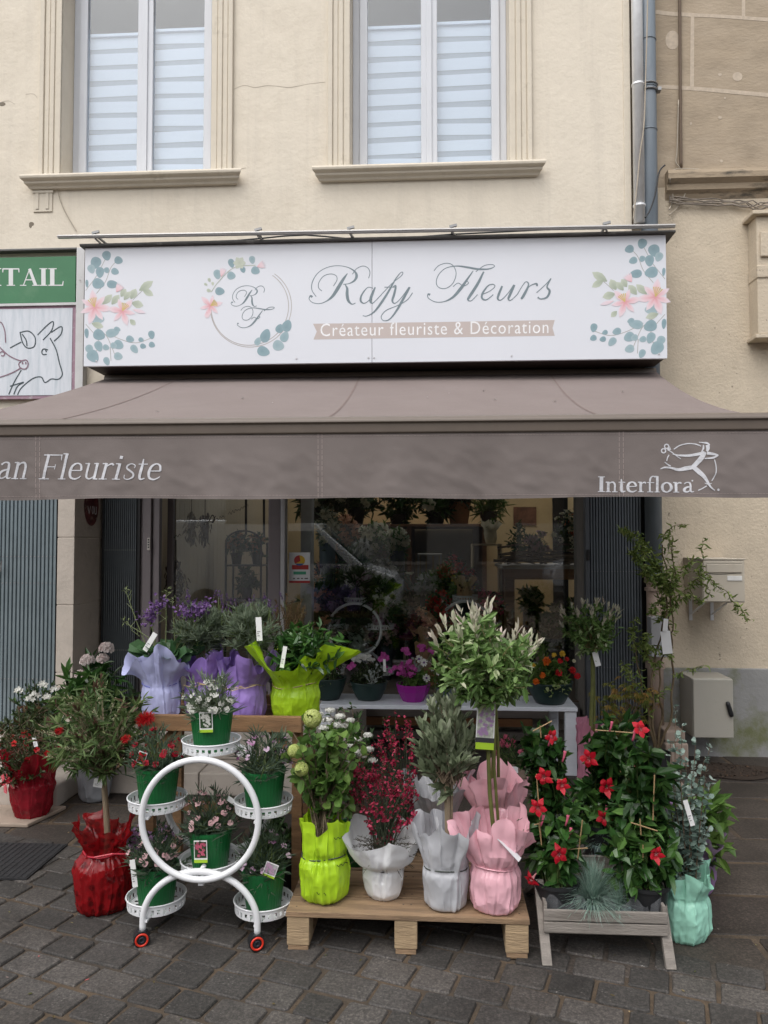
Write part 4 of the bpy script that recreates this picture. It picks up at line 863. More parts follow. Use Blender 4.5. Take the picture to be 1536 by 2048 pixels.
# folding arms below the canvas
for px in (400, 1120):
    x = xs(px, YR, 760); MB().beam((x, YR, zr-.16), (x+(.35 if px < 700 else -.35), (YR+YF)/2, (zr+zf1)/2-.20), .05, .035).beam((x+(.35 if px < 700 else -.35), (YR+YF)/2, (zr+zf1)/2-.20), (x, YF+.04, zf1+.02), .045, .03).build('folding_arm', M_BAR, AW, bevel=.004)
MB().tube([(ax0, YR+.05, zr), (ax1, YR+.05, zr)], .045, n=12).build('roller_tube', M_BAR, AW, smooth=True)
rr = random.Random(8); dr = MB()
for (px, py) in ((485,797),(545,806),(855,795),(967,782),(990,800),(898,787),(1110,803),(1370,829),(315,824),(1245,784)):
    t = min(.97, max(.02, (A(px,py,-1).z-0)*0+rr.random()))
    for _ in range(24):
        y = YR+(YF-YR)*t; q = A(px, py, y); u = (q.x-ax0)/(ax1-ax0); dz = awz(max(0,min(1,u)), t)-q.z
        t = min(.985, max(.01, t-dz*-1.2))
    dr.lathe((q.x, y, awz(u, t)+.0025), [(.001, .002), (rr.uniform(.004,.010), 0)], 8, sx=1, sy=rr.uniform(.8,1.6))
o = dr.build('dropping_marks', mat('white spots', (.6,.58,.56), .7), AW)
# ---------------------------------------------------------------- right neighbour, pipes, boxes, cables
YN = .10
NB = thing('neighbour_building', 'brown ashlar and rough cream building beyond the drainpipes', 'building', (4, .4, 0))
zc_ = A(1450, 372, YN).z; zpl = A(1450, 1336, YN).z
MB().box((XN, YN, zc_), (9, .6, 9)).build('ashlar_wall', M_STONE, NB)
MB().box((XN, YN, zpl), (9, .6, zc_)).build('rendered_wall', M_NCREAM, NB)
MB().box((XN, YN-.025, -.02), (9, .6, zpl)).build('cement_plinth', M_CONC, NB, bevel=.006)
prof = [(0, .10), (-.07, .10), (-.085, .07), (-.085, .03), (-.05, .0), (-.045, -.04), (-.02, -.06), (0, -.10)]
vs = [(x, YN+a, zc_+b_) for x in (xs(1330, YN, 372), 9) for a, b_ in prof]; n = len(prof)
MB().add(vs, [(i, n+i, n+(i+1) % n, (i+1) % n) for i in range(n)]+[tuple(range(n))]).build('string_course', mat('stained cornice stone', (.34,.27,.19), .9, .12, 6, .4, 30, stain=(.08,.07,.055), stscale=3.5, stpos=(.5,.62), stretch=(.6,2,2)), NB)
k = Ink(lambda x, y, o: A(x, y, YN-.0015-o))
for pts in ([(1300,22,8),(1350,28,8),(1450,33,7),(1600,44,8)], [(1300,172,7),(1400,178,8),(1536,190,8),(1640,198,8)], [(1385,28,7),(1384,175,8)], [(1487,-30,7),(1487,34,7)], [(1300,-220,8),(1600,-190,8)], [(1560,44,8),(1560,192,8)]): k.stroke(pts)
for (x, y, rx, ry) in ((1345,80,14,19),(1475,153,10,9),(1440,149,4,3),(1450,196,2,2),(1440,235,4,3),(1443,322,3,3),(1382,247,2,3)): k.ell(x, y, rx, ry)
k.mb.build('mortar_joint', mat('pale mortar', (.50,.42,.33), .95, .15, 30), NB)
# shop-front bracket at the right margin
b = MB(); x0 = xs(1512, -.05, 560); za, zb2 = A(1520, 432, -.05).z, A(1520, 668, -.05).z
b.box((x0+.01, -.05, zb2), (x0+.7, YN-.001, za)); b.box((x0-.03, -.09, za), (x0+.72, YN-.001, za+.03)); b.box((x0-.01, -.06, zb2-.03), (x0+.7, YN-.001, zb2)); b.box((x0+.03, -.07, za-.30), (x0+.6, -.05, za-.12)); b.box((x0+.005, -.06, za-.45), (x0+.1, YN-.001, za-.36))
tag(b.build('wall_bracket', M_NCREAM, bevel=.006), 'cream moulded shop-front bracket end high on the rough cream wall', 'bracket')
def pipe(name, px, py, Y, r, z0, z1, m, label, bands, cat='drainpipe'):
    x = A(px, py, Y).x; T = thing(name, label, cat, (x, Y, z0))
    MB().tube([(x, Y, z0), (x, Y, z1)], r, n=20).build('pipe', m, T, smooth=True)
    for z, rr_, h_ in bands: MB().lathe((x, Y, z), [(r, -h_/2), (rr_, -h_/2+.004), (rr_, h_/2-.004), (r, h_/2)], 20).build('collar', m, T)
    return T, x
zlow = A(1307, 1150, -.0).z
T, xp = pipe('drainpipe', 1307.5, 1100, -.005, .059, zlow, 8.3, mat('grey plastic pipe', (.185,.22,.255), .5, .1, 4, stretch=(4,4,.5), stain=(.23,.255,.28), stscale=2, stpos=(.5,.75)), 'thick blue-grey plastic drainpipe at the corner of the two buildings', [(A(1320,y,-.005).z, .064, h) for y, h in ((82,.012),(176,.014),(262,.012),(1150,.05))])
for y in (172, 184): 
    z = A(1320, y, -.005).z; MB().tube([(xp+.066*math.cos(t), -.005+.066*math.sin(t), z) for t in [6.2832*i/24 for i in range(24)]], .006, n=6, closed=True).build('clamp', M_ZINC, T)
MB().box((xp-.085, -.05, A(1320,182,0).z-.012), (xp-.06, .0, A(1320,182,0).z+.012)).box((xp+.06, -.05, A(1320,184,0).z-.012), (xp+.085, .0, A(1320,184,0).z+.012)).build('clamp_lug', M_ZINC, T)
T, _ = pipe('cast_iron_pipe', 1310, 1300, -.005, .055, .16, zlow-.002, mat('pinkish painted iron', (.40,.30,.245), .7, .1, 5, .3, 30, stain=(.28,.2,.16), stscale=4), 'pinkish cast iron foot of the drainpipe behind the twisted willow', [(A(1310,y,-.005).z, .068, h) for y, h in ((1160,.05),(1178,.03),(1330,.05))], 'drainpipe')
T, _ = pipe('steel_pipe', 1276, 200, -.06, .040, A(1280,446,-.06).z, 8.3, mat('shiny steel', (.78,.79,.80), .32, .15, 3, .5, 9, metal=.3), 'shiny bare steel pipe beside the blue-grey drainpipe', [(A(1276,170,-.06).z, .045, .02), (A(1276,412,-.06).z, .045, .02)], 'pipe')
b = MB().box((xp-.07, -.16, A(1300,1314,-.15).z), (xp+.055, -.06, A(1300,1234,-.15).z)); tag(b.build('meter_box', mat('light grey plastic', (.42,.42,.43), .5, .04), bevel=.006), 'small light grey box on the pinkish pipe, behind the willow twigs', 'box')
b = MB().box((xs(1320,-.1,1480), -.22, 0), (xs(1366,-.1,1480), .07, .16)).box((xs(1322,-.1,1480), -.20, .16), (xs(1362,-.1,1480), .07, .24)); b.v = [tuple(v) for v in b.v]
tag(b.build('pipe_footing', mat('pinkish footing stone', (.36,.28,.23), .9, .1, 8, .4, 30), bevel=.012), 'pinkish stone footing at the wall corner behind the potted willow', 'footing')
q = G(1362, 1592); tag(MB().box((q.x-.30, q.y, 0), (q.x+.06, q.y+.18, .035)).build('loose_slab', MATS['pinkish footing stone'], bevel=.008), 'loose pinkish stone slab on the paving behind the eucalyptus', 'slab')
M_CAB = mat('pale grey cable', (.40,.35,.28), .7); 
for lab, pts, rad in (('thin pale cable running down beside the steel pipe', [(1296,-60),(1294,60),(1291,160),(1288,250),(1281,300),(1276,350),(1271,400),(1266,440)], .005), ('dark vertical conduit on the brown ashlar wall', [(1359,-60),(1360,100),(1361,240),(1362,335)], .011), ('loop of pale cable hanging by the drainpipe', [(1357,200),(1354,300),(1352,325),(1368,345),(1374,370),(1365,400),(1350,420),(1338,430)], .0045), ('second pale cable looping out from the drainpipe to the cornice', [(1338,420),(1346,395),(1340,360),(1348,340),(1380,338),(1430,342),(1480,350)], .0045), ('dark cable curling from the drainpipe to the sign rail', [(1330,330),(1318,345),(1310,390),(1300,420),(1290,436)], .006)):
    o = MB().tube([A(u, v, (YN-.02 if u > 1340 else -.115)) for u, v, *_ in catmull([(u, v, 1) for u, v in pts], 5)], rad, n=6).build('conduit' if 'conduit' in lab else 'wall_cable', mat('brown conduit', (.14,.10,.07), .8) if 'conduit' in lab else (M_DARK if 'dark cable' in lab else M_CAB), smooth=True); tag(o, lab, 'cable')
rr = random.Random(4); b = MB()
for q in range(5):
    pts = []
    for px in range(1338, 1640, 14): 
        p = A(px, 394+(px-1338)*.055+rr.uniform(-2.5,2.5)+q*2.6+(6 if 1500 < px < 1530 else 0)*rr.uniform(-1,2), YN-.02-.004*q); pts.append(p)
    b.tube(pts, .005, n=5)
tag(b.build('cable_bundle', mat('old cable', (.20,.17,.14), .8, .3), smooth=True), 'bundle of old cables strung along under the stone cornice', 'cables')
tag(MB().tube([A(u, v, -.012) for u, v, *_ in catmull([(105,345,1),(112,370,1),(122,405,1),(135,432,1),(153,462,1)], 5)], .0035, n=5).build('wall_wire', M_CAB), 'thin wire hanging from a window sill to the sign rail', 'wire')

def edge_grime(*a): pass
# letter box
Yb = -.28; x0, x1 = xs(1405, Yb, 1160), xs(1490, Yb, 1160); z0, z1 = A(1450, 1205, Yb).z, A(1450, 1120, Yb).z
M_BOX = mat('beige enamelled steel', (.52,.47,.39), .5, .03, 5, stain=(.42,.37,.30), stscale=6, stpos=(.58,.8))
LB = thing('letter_box', 'beige metal letter box on two wall brackets', 'letter box', ((x0+x1)/2, YN, z0))
MB().box((x0, Yb+.004, z0), (x1, YN-.002, z1)).build('body', M_BOX, LB, bevel=.004)
MB().box((x0-.006, Yb-.004, z1+.001), (x1+.006, YN-.002, z1+.010)).build('lid', M_BOX, LB, bevel=.003)
MB().box((x0+.006, Yb-.004, z0+.006), (x1-.006, Yb+.003, z1-.006)).build('front_door', M_BOX, LB, bevel=.003)
zz = z1-.035; k = Ink(lambda x, y, o: Vector((x, Yb-.0055-o, y)), .0004)
k.stroke([(x0+.025, zz-.055, .003), ((x0+x1)/2-.03, zz-.062, .003), (x1-.03, zz-.052, .003)]); k.stroke([(x0+.025, zz+.012, .002), (x1-.02, zz+.012, .002)], 1., False); k.mb.build('flap_edge', mat('shadow gap', (.1,.09,.075), .9), LB)
f = MB().box((x0+.024, Yb-.012, zz-.05), (x1-.022, Yb-.0045, zz+.008)).build('letter_flap', M_BOX, LB, bevel=.003)
MB().box((x1-.12, Yb-.009, zz-.105), (x1-.022, Yb-.0045, zz-.072)).build('name_plate', mat('name plate white', (.72,.72,.70), .4), LB, bevel=.002)
for x in (x0+.03, x1-.10):
    b = MB(); b.box((x, YN-.006, z0-.16), (x+.024, YN-.001, z0)); b.box((x, Yb+.05, z0-.006), (x+.024, YN-.001, z0-.001)); b.beam((x+.012, YN-.01, z0-.115), (x+.012, Yb+.10, z0-.012), .014, .008); b.build('shelf_bracket', M_WHITE, LB, bevel=.001)
# electrical cabinet
Yb = -.20; x0, x1 = xs(1385, Yb, 1400), xs(1466, Yb, 1400); z0, z1 = A(1420, 1476, Yb).z, A(1420, 1357, Yb).z
EC = thing('electrical_cabinet', 'grey steel electrical cabinet with black handle on the cement plinth', 'cabinet', ((x0+x1)/2, YN, z0))
M_EC = mat('grey beige lacquer', (.40,.38,.33), .45, .04, 4, stain=(.25,.24,.18), stscale=7, stpos=(.6,.8), speck=(.15,.15,.08), spscale=90, spth=(.70,.76))
MB().box((x0, Yb+.01, z0), (x1, YN-.027, z1)).build('body', M_EC, EC, bevel=.006)
MB().box((x0+.002, Yb-.012, z0+.003), (x1-.002, Yb+.008, z1-.003)).build('door', M_EC, EC, bevel=.006)
c = A(1457, 1417, Yb); b = MB().lathe((0,0,0), [(.001,-.055),(.013,-.05),(.016,-.03),(.015,.03),(.012,.05),(.001,.055)], 14, sy=.8); R = Matrix.Rotation(-.28, 3, 'Y'); b.v = [tuple(R @ Vector(v)+Vector((c.x, Yb-.022, c.z))) for v in b.v]; b.build('handle', M_DARK, EC, smooth=True)
# dirt along the wall foot
rr = random.Random(2); b = MB(); P0 = G(1440, 1542)
for _ in range(420):
    a, r = rr.random()*6.28, rr.random()**.6; p = P0+Vector((math.cos(a)*r*.30, math.sin(a)*r*.16, 0)); s_ = rr.uniform(.004, .016); q_ = rr.random()*6.28
    b.add([p+Vector((math.cos(q_+t)*s_*f, math.sin(q_+t)*s_*f, .004+rr.random()*.012)) for t, f in ((0,1),(2.2,.7),(4.1,1.1))], [(0,1,2)], rr.random())
pts = [P0+Vector(((.34+.05*math.sin(5*t))*math.cos(t), (.19+.03*math.sin(4*t))*math.sin(t), .006)) for t in [6.2832*i/40 for i in range(40)]]
b.add([P0+Vector((0,0,.012))]+pts, [(0, 1+i, 1+(i+1) % 40) for i in range(40)], .2)
o = b.build('spilled_soil', leafmat('soil crumbs', [(0, (.035,.026,.02)), (.7, (.055,.035,.024)), (1, (.12,.07,.04))], .95, 0)); tag(o, 'dark spilled soil and leaf litter at the foot of the wall', 'soil', kind='stuff')
# rubber mat
q = G(53, 1762); q1 = G(133, 1692); M_MAT = mat('black rubber', (.022,.022,.024), .6, .2, 30)
MT = thing('rubber_mat', 'flat black rubber mat lying on the paving beside the red wrapped tree', 'mat', (q.x-.3, q.y, 0))
MB().box((q.x-.72, q.y, .002), (q.x, q1.y, .011)).build('sheet', M_MAT, MT)
b = MB()
for i in range(24): b.box((q.x-.72+.03*i+.008, q.y+.008, .011), (q.x-.72+.03*i+.022, q1.y-.008, .0135))
for i in range(13): b.box((q.x-.715, q.y+.015+.03*i, .011), (q.x-.005, q.y+.015+.03*i+.006, .0128))
b.build('ribs', M_MAT, MT)

# ---------------------------------------------------------------- furniture
# white table
q = G(1143, 1552); yt0 = q.y; zt_ = A(1140, 1414, yt0).z; x1 = xs(1154, yt0, 1500); x0 = xs(640, yt0, 1420); yt1 = yt0+.36
WT = thing('white_table', 'long white painted table carrying flower bowls under the shop window', 'table', ((x0+x1)/2, yt0, 0))
M_WT = mat('white painted wood', (.66,.69,.74), .55, .05, 8, .25, 40, stain=(.45,.44,.42), stscale=9, stpos=(.63,.76), stretch=(.5,4,4))
MB().box((x0, yt0-.015, zt_-.028), (x1+.005, yt1, zt_)).build('table_top', M_WT, WT, bevel=.004)
for (a, c, y) in ((x1-.075, x1, yt0), (x1-.13, x1-.07, yt1-.06), (x0, x0+.07, yt0), (x0, x0+.07, yt1-.06)):
    MB().box((a, y, .0 if a > 0 else .02), (c, y+.05, zt_-.029)).build('leg', M_WT, WT, bevel=.004)
# low slatted shelf under it with wooden strips
b = MB(); yy = .30
for (za, zb2, m) in ((.20, .275, 0), (.03, .09, 0)): b.box((xs(640,yy,1440), yy, za), (xs(1160,yy,1440), yy+.1, zb2))
LS = b.build('plank_riser', mat('grey boards', (.16,.135,.12), .85, .2, 4, stretch=(1,8,8))); tag(LS, 'grey and orange boards along the wall foot under the white table', 'boards')
o = MB().box((xs(660,yy,1440), yy-.006, .135), (xs(1065,yy,1440), yy+.09, .192)).build('orange_board', mat('orange brown board', (.22,.10,.04), .8, .2, 4, stretch=(1,8,8)), LS)
# wooden bench
q = G(593, 1792); yb0 = q.y; xb0, xb1 = xs(283, yb0, 1450), xs(603, yb0, 1450); zbt = A(440, 1432, yb0).z; zbb = A(440, 1464, yb0).z
WB = thing('wooden_bench', 'brown timber flower bench with braced legs behind the ring stand', 'bench', ((xb0+xb1)/2, yb0, 0))
MB().box((xb0, yb0, zbb), (xb1, yb0+.028, zbt)).build('front_rail', M_WOOD, WB, bevel=.004)
MB().box((xb0, yb0+.46, zbb), (xb1, yb0+.49, zbt)).build('back_rail', M_WOOD, WB, bevel=.004)
b = MB()
for i in range(5): b.box((xb0+.005, yb0+.035+.085*i, zbb+.012), (xb1-.005, yb0+.035+.085*i+.074, zbb+.03))
b.build('bench_top', M_WOOD, WB, bevel=.003)
for x in (xb0+.003, xb1-.048):
    for y in (yb0+.030, yb0+.42): MB().box((x, y, 0), (x+.045, y+.04, zbb+.011)).build('leg', M_WOOD, WB, bevel=.003)
MB().beam((xb0+.05, yb0+.05, zbb-.10), (xb0+.14, yb0+.05, zbb), .03, .035).beam((xb0+.05, yb0+.06, zbb-.24), (xb0+.06, yb0+.4, zbb-.24), .03, .03).build('brace', M_WOOD, WB)
MB().beam((xb1-.05, yb0+.05, zbb-.10), (xb1-.14, yb0+.05, zbb), .03, .035).build('brace', M_WOOD, WB)
MB().box((xb0+.02, yb0+.43, .2), (xb1-.02, yb0+.45, .25)).build('stretcher', M_WOOD, WB, bevel=.003)
# pallet
p0, p1 = G(573, 1903), G(1058, 1921); zpt = .148; ang = math.atan2(p1.y-p0.y, p1.x-p0.x); PU = Vector((math.cos(ang), math.sin(ang), 0)); PV = Vector((-PU.y, PU.x, 0)); Wp = (p1-p0).length
PAL = thing('wooden_pallet', 'raw wooden pallet on the setts carrying wrapped potted shrubs', 'pallet', p0)
def pbox(u0, u1, v0, v1, z0, z1, b):
    c = [p0+PU*u+PV*v for u, v in ((u0,v0),(u1,v0),(u1,v1),(u0,v1))]; return b.add([(q.x, q.y, z) for z in (z0, z1) for q in c], [(0,3,2,1),(4,5,6,7),(0,1,5,4),(1,2,6,5),(2,3,7,6),(3,0,4,7)])
dv = 0.
for i in range(6):
    d_ = (.145, .10, .145, .10, .145, .06)[i]; DB = pbox(-.004, Wp+.004, dv, dv+d_-.012, zpt-.020, zpt, MB()).build('deck_board', M_PALLET, PAL, bevel=.002)
    nl = MB()
    for u0 in (.03, .055, Wp/2-.015, Wp/2+.015, Wp-.06, Wp-.03): q_ = p0+PU*u0+PV*(dv+d_*(.3+.3*((int(u0*1000)+i) % 2))); nl.lathe((q_.x, q_.y, zpt+.0006), [(.0004, .0008), (.0038, 0)], 8)
    nl.build('nail_heads', mat('rusty nail', (.07,.05,.04), .6), PAL).parent = DB; dv += d_
for u0 in (0, Wp/2-.045, Wp-.085):
    for v0 in (.004, .24, .54): pbox(u0, u0+.085, v0, v0+.10, .022, zpt-.0215, MB()).build('block', M_BLOCK, PAL, bevel=.003)
    pbox(u0+.004, u0+.081, .006, .67, .001, .0205, MB()).build('runner', M_PALLET, PAL, bevel=.002)
# ring plant stand
def make_stand(x, yF, floor_z=0., wheels=True, label='', s=1.0):
    r = .226*s; T = thing('ring_plant_stand', label, 'plant stand', (x, yF+.13, floor_z)); zc = floor_z+.485*s; za = floor_z+.285*s; dep = .26*s; mk = MB
    for y in (yF, yF+dep):
        mk().tube([(x+r*math.cos(t), y, zc+r*math.sin(t)) for t in [6.2832*i/64 for i in range(64)]], .0125*s, n=10, closed=True).build('ring', M_WHITE, T, smooth=True)
        ra = .222*s; pts = [(x-ra, y+.012, floor_z+.055*s), (x-ra, y+.012, floor_z+.075*s)]+[(x-ra*math.cos(t), y+.012, za-ra*.86+ra*.86*math.sin(t)) for t in [math.pi*i/40 for i in range(1, 40)]]+[(x+ra, y+.012, floor_z+.075*s), (x+ra, y+.012, floor_z+.055*s)]
        mk().tube(pts, .0125*s, n=10).build('arched_leg', M_WHITE, T, smooth=True)
    mk().tube([(x, yF+.012, za), (x, yF+dep+.012, za)], .009*s, n=8).build('crossbar', M_WHITE, T, smooth=True)
    spots = []
    for (dx, z) in ((.005*s, .715*s), (-.213*s, .487*s), (.217*s, .482*s), (.004*s, .245*s), (-.213*s, .10*s), (.219*s, .095*s)):
        c = Vector((x+dx, yF+dep/2+.004, floor_z+z)); R = .113*s; n = 120; b = mk(); V = []
        # rim with pierced holes: rows of faces with some left out
        zs_ = (0, .010, .026, .036, .040); rs = (.985, .995, 1.0, 1.01, 1.02)
        for zq, rq in zip(zs_, rs):
            for k in range(n): t = 6.2832*k/n; V.append((c.x+R*rq*math.cos(t), c.y+R*rq*math.sin(t), c.z+zq*s))
        fcs = []
        for j in range(4):
            for k in range(n):
                if j == 1 and k % 4 in (1, 2): continue
                if j == 0 and k % 8 == 5: continue
                fcs.append((j*n+k, j*n+(k+1) % n, (j+1)*n+(k+1) % n, (j+1)*n+k))
        b.add(V, fcs); b.tube([(c.x+R*1.02*math.cos(t), c.y+R*1.02*math.sin(t), c.z+.041*s) for t in [6.2832*i/60 for i in range(60)]], .003*s, n=6, closed=True)
        rm = b.build('tray', M_WHITE, T); mo = rm.modifiers.new('thick', 'SOLIDIFY'); mo.thickness = .0018
        b = mk(); rad = (.0, .25, .42, .56, .70, .84, .985); n = 72; V = [c+Vector((0, 0, .001))]
        for rq in rad[1:]:
            for k in range(n): t = 6.2832*k/n; V.append((c.x+R*rq*math.cos(t), c.y+R*rq*math.sin(t), c.z+.001))
        fcs = [(0, 1+k, 1+(k+1) % n) for k in range(n)]
        for j in range(len(rad)-2):
            for k in range(n):
                if (j == 1 and k % 12 in (2,3,4,5)) or (j == 2 and k % 9 in (1,2,3)) or (j == 3 and k % 6 in (3,4)): continue
                a_ = 1+j*n; fcs.append((a_+k, a_+(k+1) % n, a_+n+(k+1) % n, a_+n+k))
        o = b.add(V, fcs).build('tray_base', M_WHITE, T); o.parent = rm; mo = o.modifiers.new('thick', 'SOLIDIFY'); mo.thickness = .0018
        mk().beam((c.x, yF+.005, c.z-.006), (c.x, yF+dep, c.z-.006), .02*s, .008*s).build('tray_support', M_WHITE, T)
        spots.append(c+Vector((0, 0, .003)))
    if wheels:
        for dx in (-.222*s, .222*s):
            for y in (yF+.012, yF+dep+.012):
                cx_ = x+dx; W_ = mk(); Rw = .030
                a = .5; wx, wy = math.cos(a), math.sin(a)
                W_.lathe((cx_, y, floor_z+.045), [(.006, 0), (.017, .002), (.019, .014), (.012, .018)], 16); W_.tube([(cx_, y, floor_z+.03), (cx_, y, floor_z+.06)], .011, n=10)
                C_ = W_.build('caster', M_DARK, T, smooth=True)
                tw = mk(); cen = Vector((cx_-.004, y-.002, floor_z+Rw+.001)); ax = Vector((.42, -.91, 0)).normalized()
                tw.tube([cen-ax*.020, cen-ax*.017, cen+ax*.017, cen+ax*.020], Rw, n=28)
                o = tw.build('wheel', M_DARK, T); o.parent = C_
                for sg in (1, -1):
                    u = ax.cross(Vector((0,0,1))).normalized(); vv = Vector((0,0,1)); cc = cen+ax*(.0205*sg)
                    o = mk().tube([cc+u*(.0215*math.cos(t))+vv*(.0215*math.sin(t)) for t in [6.2832*i/32 for i in range(32)]], .0042, n=8, closed=True).build('wheel_ring', mat('red orange plastic', (.62,.035,.015), .35), T, smooth=True); o.parent = C_
                    o = mk().tube([cc+u*(.009*math.cos(t))+vv*(.009*math.sin(t)) for t in [6.2832*i/20 for i in range(20)]], .003, n=6, closed=True).build('wheel_hub', mat('blue black plastic', (.02,.022,.035), .4), T, smooth=True); o.parent = C_
    return T, spots
pl, pr_ = G(280, 1894), G(513, 1903); yS = (pl.y+pr_.y)/2; xS = A(399.5, 1640, yS).x
STAND, TR = make_stand(xS, yS, label='white metal ring plant stand on red-rimmed casters holding six green pots')
# raised planter stand at right
f0, f1 = G(1097, 1941), G(1344, 1943); yP = (f0.y+f1.y)/2; xP0, xP1 = f0.x, f1.x
PST = thing('planter_stand', 'grey weathered two-tier slatted planter stand with splayed legs', 'plant stand', ((xP0+xP1)/2, yP, 0))
xa, xb = xs(1094, yP+.06, 1850), xs(1328, yP+.06, 1850)
for xt, xg in ((xs(1078, yP+.16, 1800), xP0), (xs(1318, yP+.16, 1800), xP1)):
    MB().beam((xt, yP+.17, .245), (xg, yP+.02, .0), .036, .022, upv=(0,1,0)).build('leg', M_GREYW, PST, bevel=.002)
    MB().beam((xt, yP+.15, .24), (xt+.02, yP+.62, .0), .036, .022, upv=(0,1,0)).build('leg', M_GREYW, PST, bevel=.002)
for py in (1832, 1856):
    z = A(1200, py, yP+.06).z; MB().box((xa-.012, yP+.052, z-.019), (xb+.012, yP+.066, z+.019)).build('front_slat', M_GREYW, PST, bevel=.002)
b = MB(); zt1 = A(1200, 1866, yP+.06).z
for i in range(4): b.box((xa, yP+.07+.06*i, zt1-.012), (xb, yP+.115+.06*i, zt1))
b.build('lower_shelf', M_GREYW, PST, bevel=.002)
zt2 = .235; b = MB()
for i in range(4): b.box((xa, yP+.335+.06*i, zt2-.012), (xb, yP+.38+.06*i, zt2))
b.build('upper_shelf', M_GREYW, PST, bevel=.002)
MB().box((xa-.012, yP+.315, zt2-.005), (xb+.012, yP+.33, zt2+.045)).build('upper_slat', M_GREYW, PST, bevel=.002)
for x in (xa-.010, xb-.002): MB().box((x, yP+.067, zt1-.02), (x+.012, yP+.32, zt1+.10)).build('side_board', M_GREYW, PST, bevel=.002)
bg_ = wrapmat('clear film', (.55,.57,.6), .15, .3, .22)
MB().add([(xa+(xb-xa)*i/30, yP+.085+.01*math.sin(i*1.7), zt1+.004+(.10+.02*math.sin(i*.9))*j) for j in (0, 1) for i in range(31)], [(i, i+1, 32+i, 31+i) for i in range(30)]).build('plastic_film', bg_, PST)
# ---------------------------------------------------------------- plant materials
LM_DARK = leafmat('dark green leaf', [(0, (.018,.042,.014)), (.5, (.035,.075,.022)), (1, (.07,.13,.04))])
LM_GLOSS = leafmat('glossy green leaf', [(0, (.018,.055,.015)), (.5, (.04,.11,.025)), (1, (.10,.20,.045))], .28, .15, .5)
LM_MID = leafmat('fresh green leaf', [(0, (.045,.105,.022)), (.5, (.10,.19,.04)), (1, (.19,.29,.07))])
LM_GREY = leafmat('grey green leaf', [(0, (.10,.14,.085)), (.5, (.175,.225,.15)), (1, (.27,.32,.225))])
LM_PINK = leafmat('dianthus leaf', [(0, (.045,.075,.05)), (.5, (.09,.135,.085)), (1, (.15,.205,.135))])
LM_OLIVE = leafmat('olive grey leaf', [(0, (.09,.12,.065)), (.45, (.18,.22,.13)), (.8, (.29,.33,.22)), (1, (.38,.40,.31))])
LM_BOT = leafmat('bottlebrush leaf', [(0, (.045,.085,.025)), (.5, (.10,.155,.05)), (.8, (.16,.215,.085)), (.9, (.13,.09,.055)), (1, (.15,.075,.055))])
LM_BRONZE = leafmat('bronze green leaf', [(0, (.025,.04,.015)), (.6, (.055,.08,.025)), (.85, (.11,.055,.03)), (1, (.16,.05,.03))])
LM_EUC = leafmat('eucalyptus leaf', [(0, (.13,.20,.165)), (.5, (.24,.33,.285)), (1, (.40,.49,.44))])
LM_HAK = leafmat('variegated willow leaf', [(0, (.06,.12,.03)), (.45, (.13,.23,.06)), (.72, (.21,.32,.11)), (.88, (.42,.47,.28)), (1, (.62,.60,.47))])
LM_HAK2 = leafmat('white willow tip', [(0, (.45,.48,.32)), (.5, (.60,.58,.46)), (1, (.66,.56,.50))])
LM_WIL = leafmat('twisted willow leaf', [(0, (.10,.165,.04)), (.5, (.19,.27,.065)), (1, (.32,.38,.12))])
LM_MAP = leafmat('maple leaf', [(0, (.10,.13,.03)), (.5, (.24,.24,.05)), (1, (.36,.20,.06))])
LM_FESC = leafmat('blue fescue blade', [(0, (.14,.23,.18)), (.5, (.25,.37,.31)), (1, (.40,.52,.45))])
LM_BROWN = leafmat('rusty feathery leaf', [(0, (.07,.045,.02)), (.6, (.13,.085,.035)), (1, (.12,.12,.05))])
def fl(name, *st, rough=.5, trans=.25): return leafmat(name, [(i/max(1, len(st)-1), c) for i, c in enumerate(st)], rough, trans)
F_WHITE = fl('white petal', (.55,.55,.50), (.80,.80,.76)); F_RED = fl('red petal', (.30,.006,.012), (.55,.012,.02), (.68,.03,.03))
F_MAND = fl('mandevilla petal', (.16,.003,.008), (.42,.004,.016), (.54,.008,.026)); F_PALE = fl('pale pink petal', (.50,.28,.30), (.72,.52,.52))
F_LILAC = fl('lilac petal', (.30,.17,.36), (.55,.38,.58)); F_MAG = fl('magenta petal', (.35,.03,.22), (.58,.12,.42)); F_PURP = fl('purple floret', (.07,.03,.12), (.16,.08,.24), (.26,.15,.34))
F_LIME = fl('lime floret', (.38,.46,.10), (.62,.66,.28)); F_BROOM = fl('crimson pea flower', (.14,.007,.02), (.36,.02,.065), (.52,.07,.13)); F_ORNG = fl('orange petal', (.62,.09,.008), (.80,.20,.01)); F_YEL = fl('yellow petal', (.70,.42,.02), (.85,.62,.10))
F_PEACH = fl('peach petal', (.60,.28,.15), (.75,.45,.28)); F_CREAM = fl('cream petal', (.62,.58,.40), (.78,.74,.58)); F_ROSE = fl('rose pink petal', (.50,.06,.14), (.70,.20,.28)); F_LAVW = fl('pink edged petal', (.25,.07,.20), (.55,.36,.50), (.62,.50,.60))
W_RED = wrapmat('dark red cellophane', (.34,.008,.012), .08, .30, .80, spots=(.17,.006,.008)); W_RED2 = wrapmat('red cellophane', (.42,.012,.03), .14, .35, .62)
W_GREY = wrapmat('grey paper', (.27,.28,.30), .5, .1); W_BLUE = wrapmat('pale lavender paper', (.50,.52,.80), .55, .12); W_PURP = wrapmat('violet paper', (.34,.22,.60), .5, .12)
W_LIME = wrapmat('lime green paper', (.44,.70,.025), .3, .12); W_WHITE = wrapmat('white paper', (.80,.81,.83), .6, .12, bump=.15); W_SILV = wrapmat('silver grey paper', (.50,.51,.54), .34, .08, bump=.2)
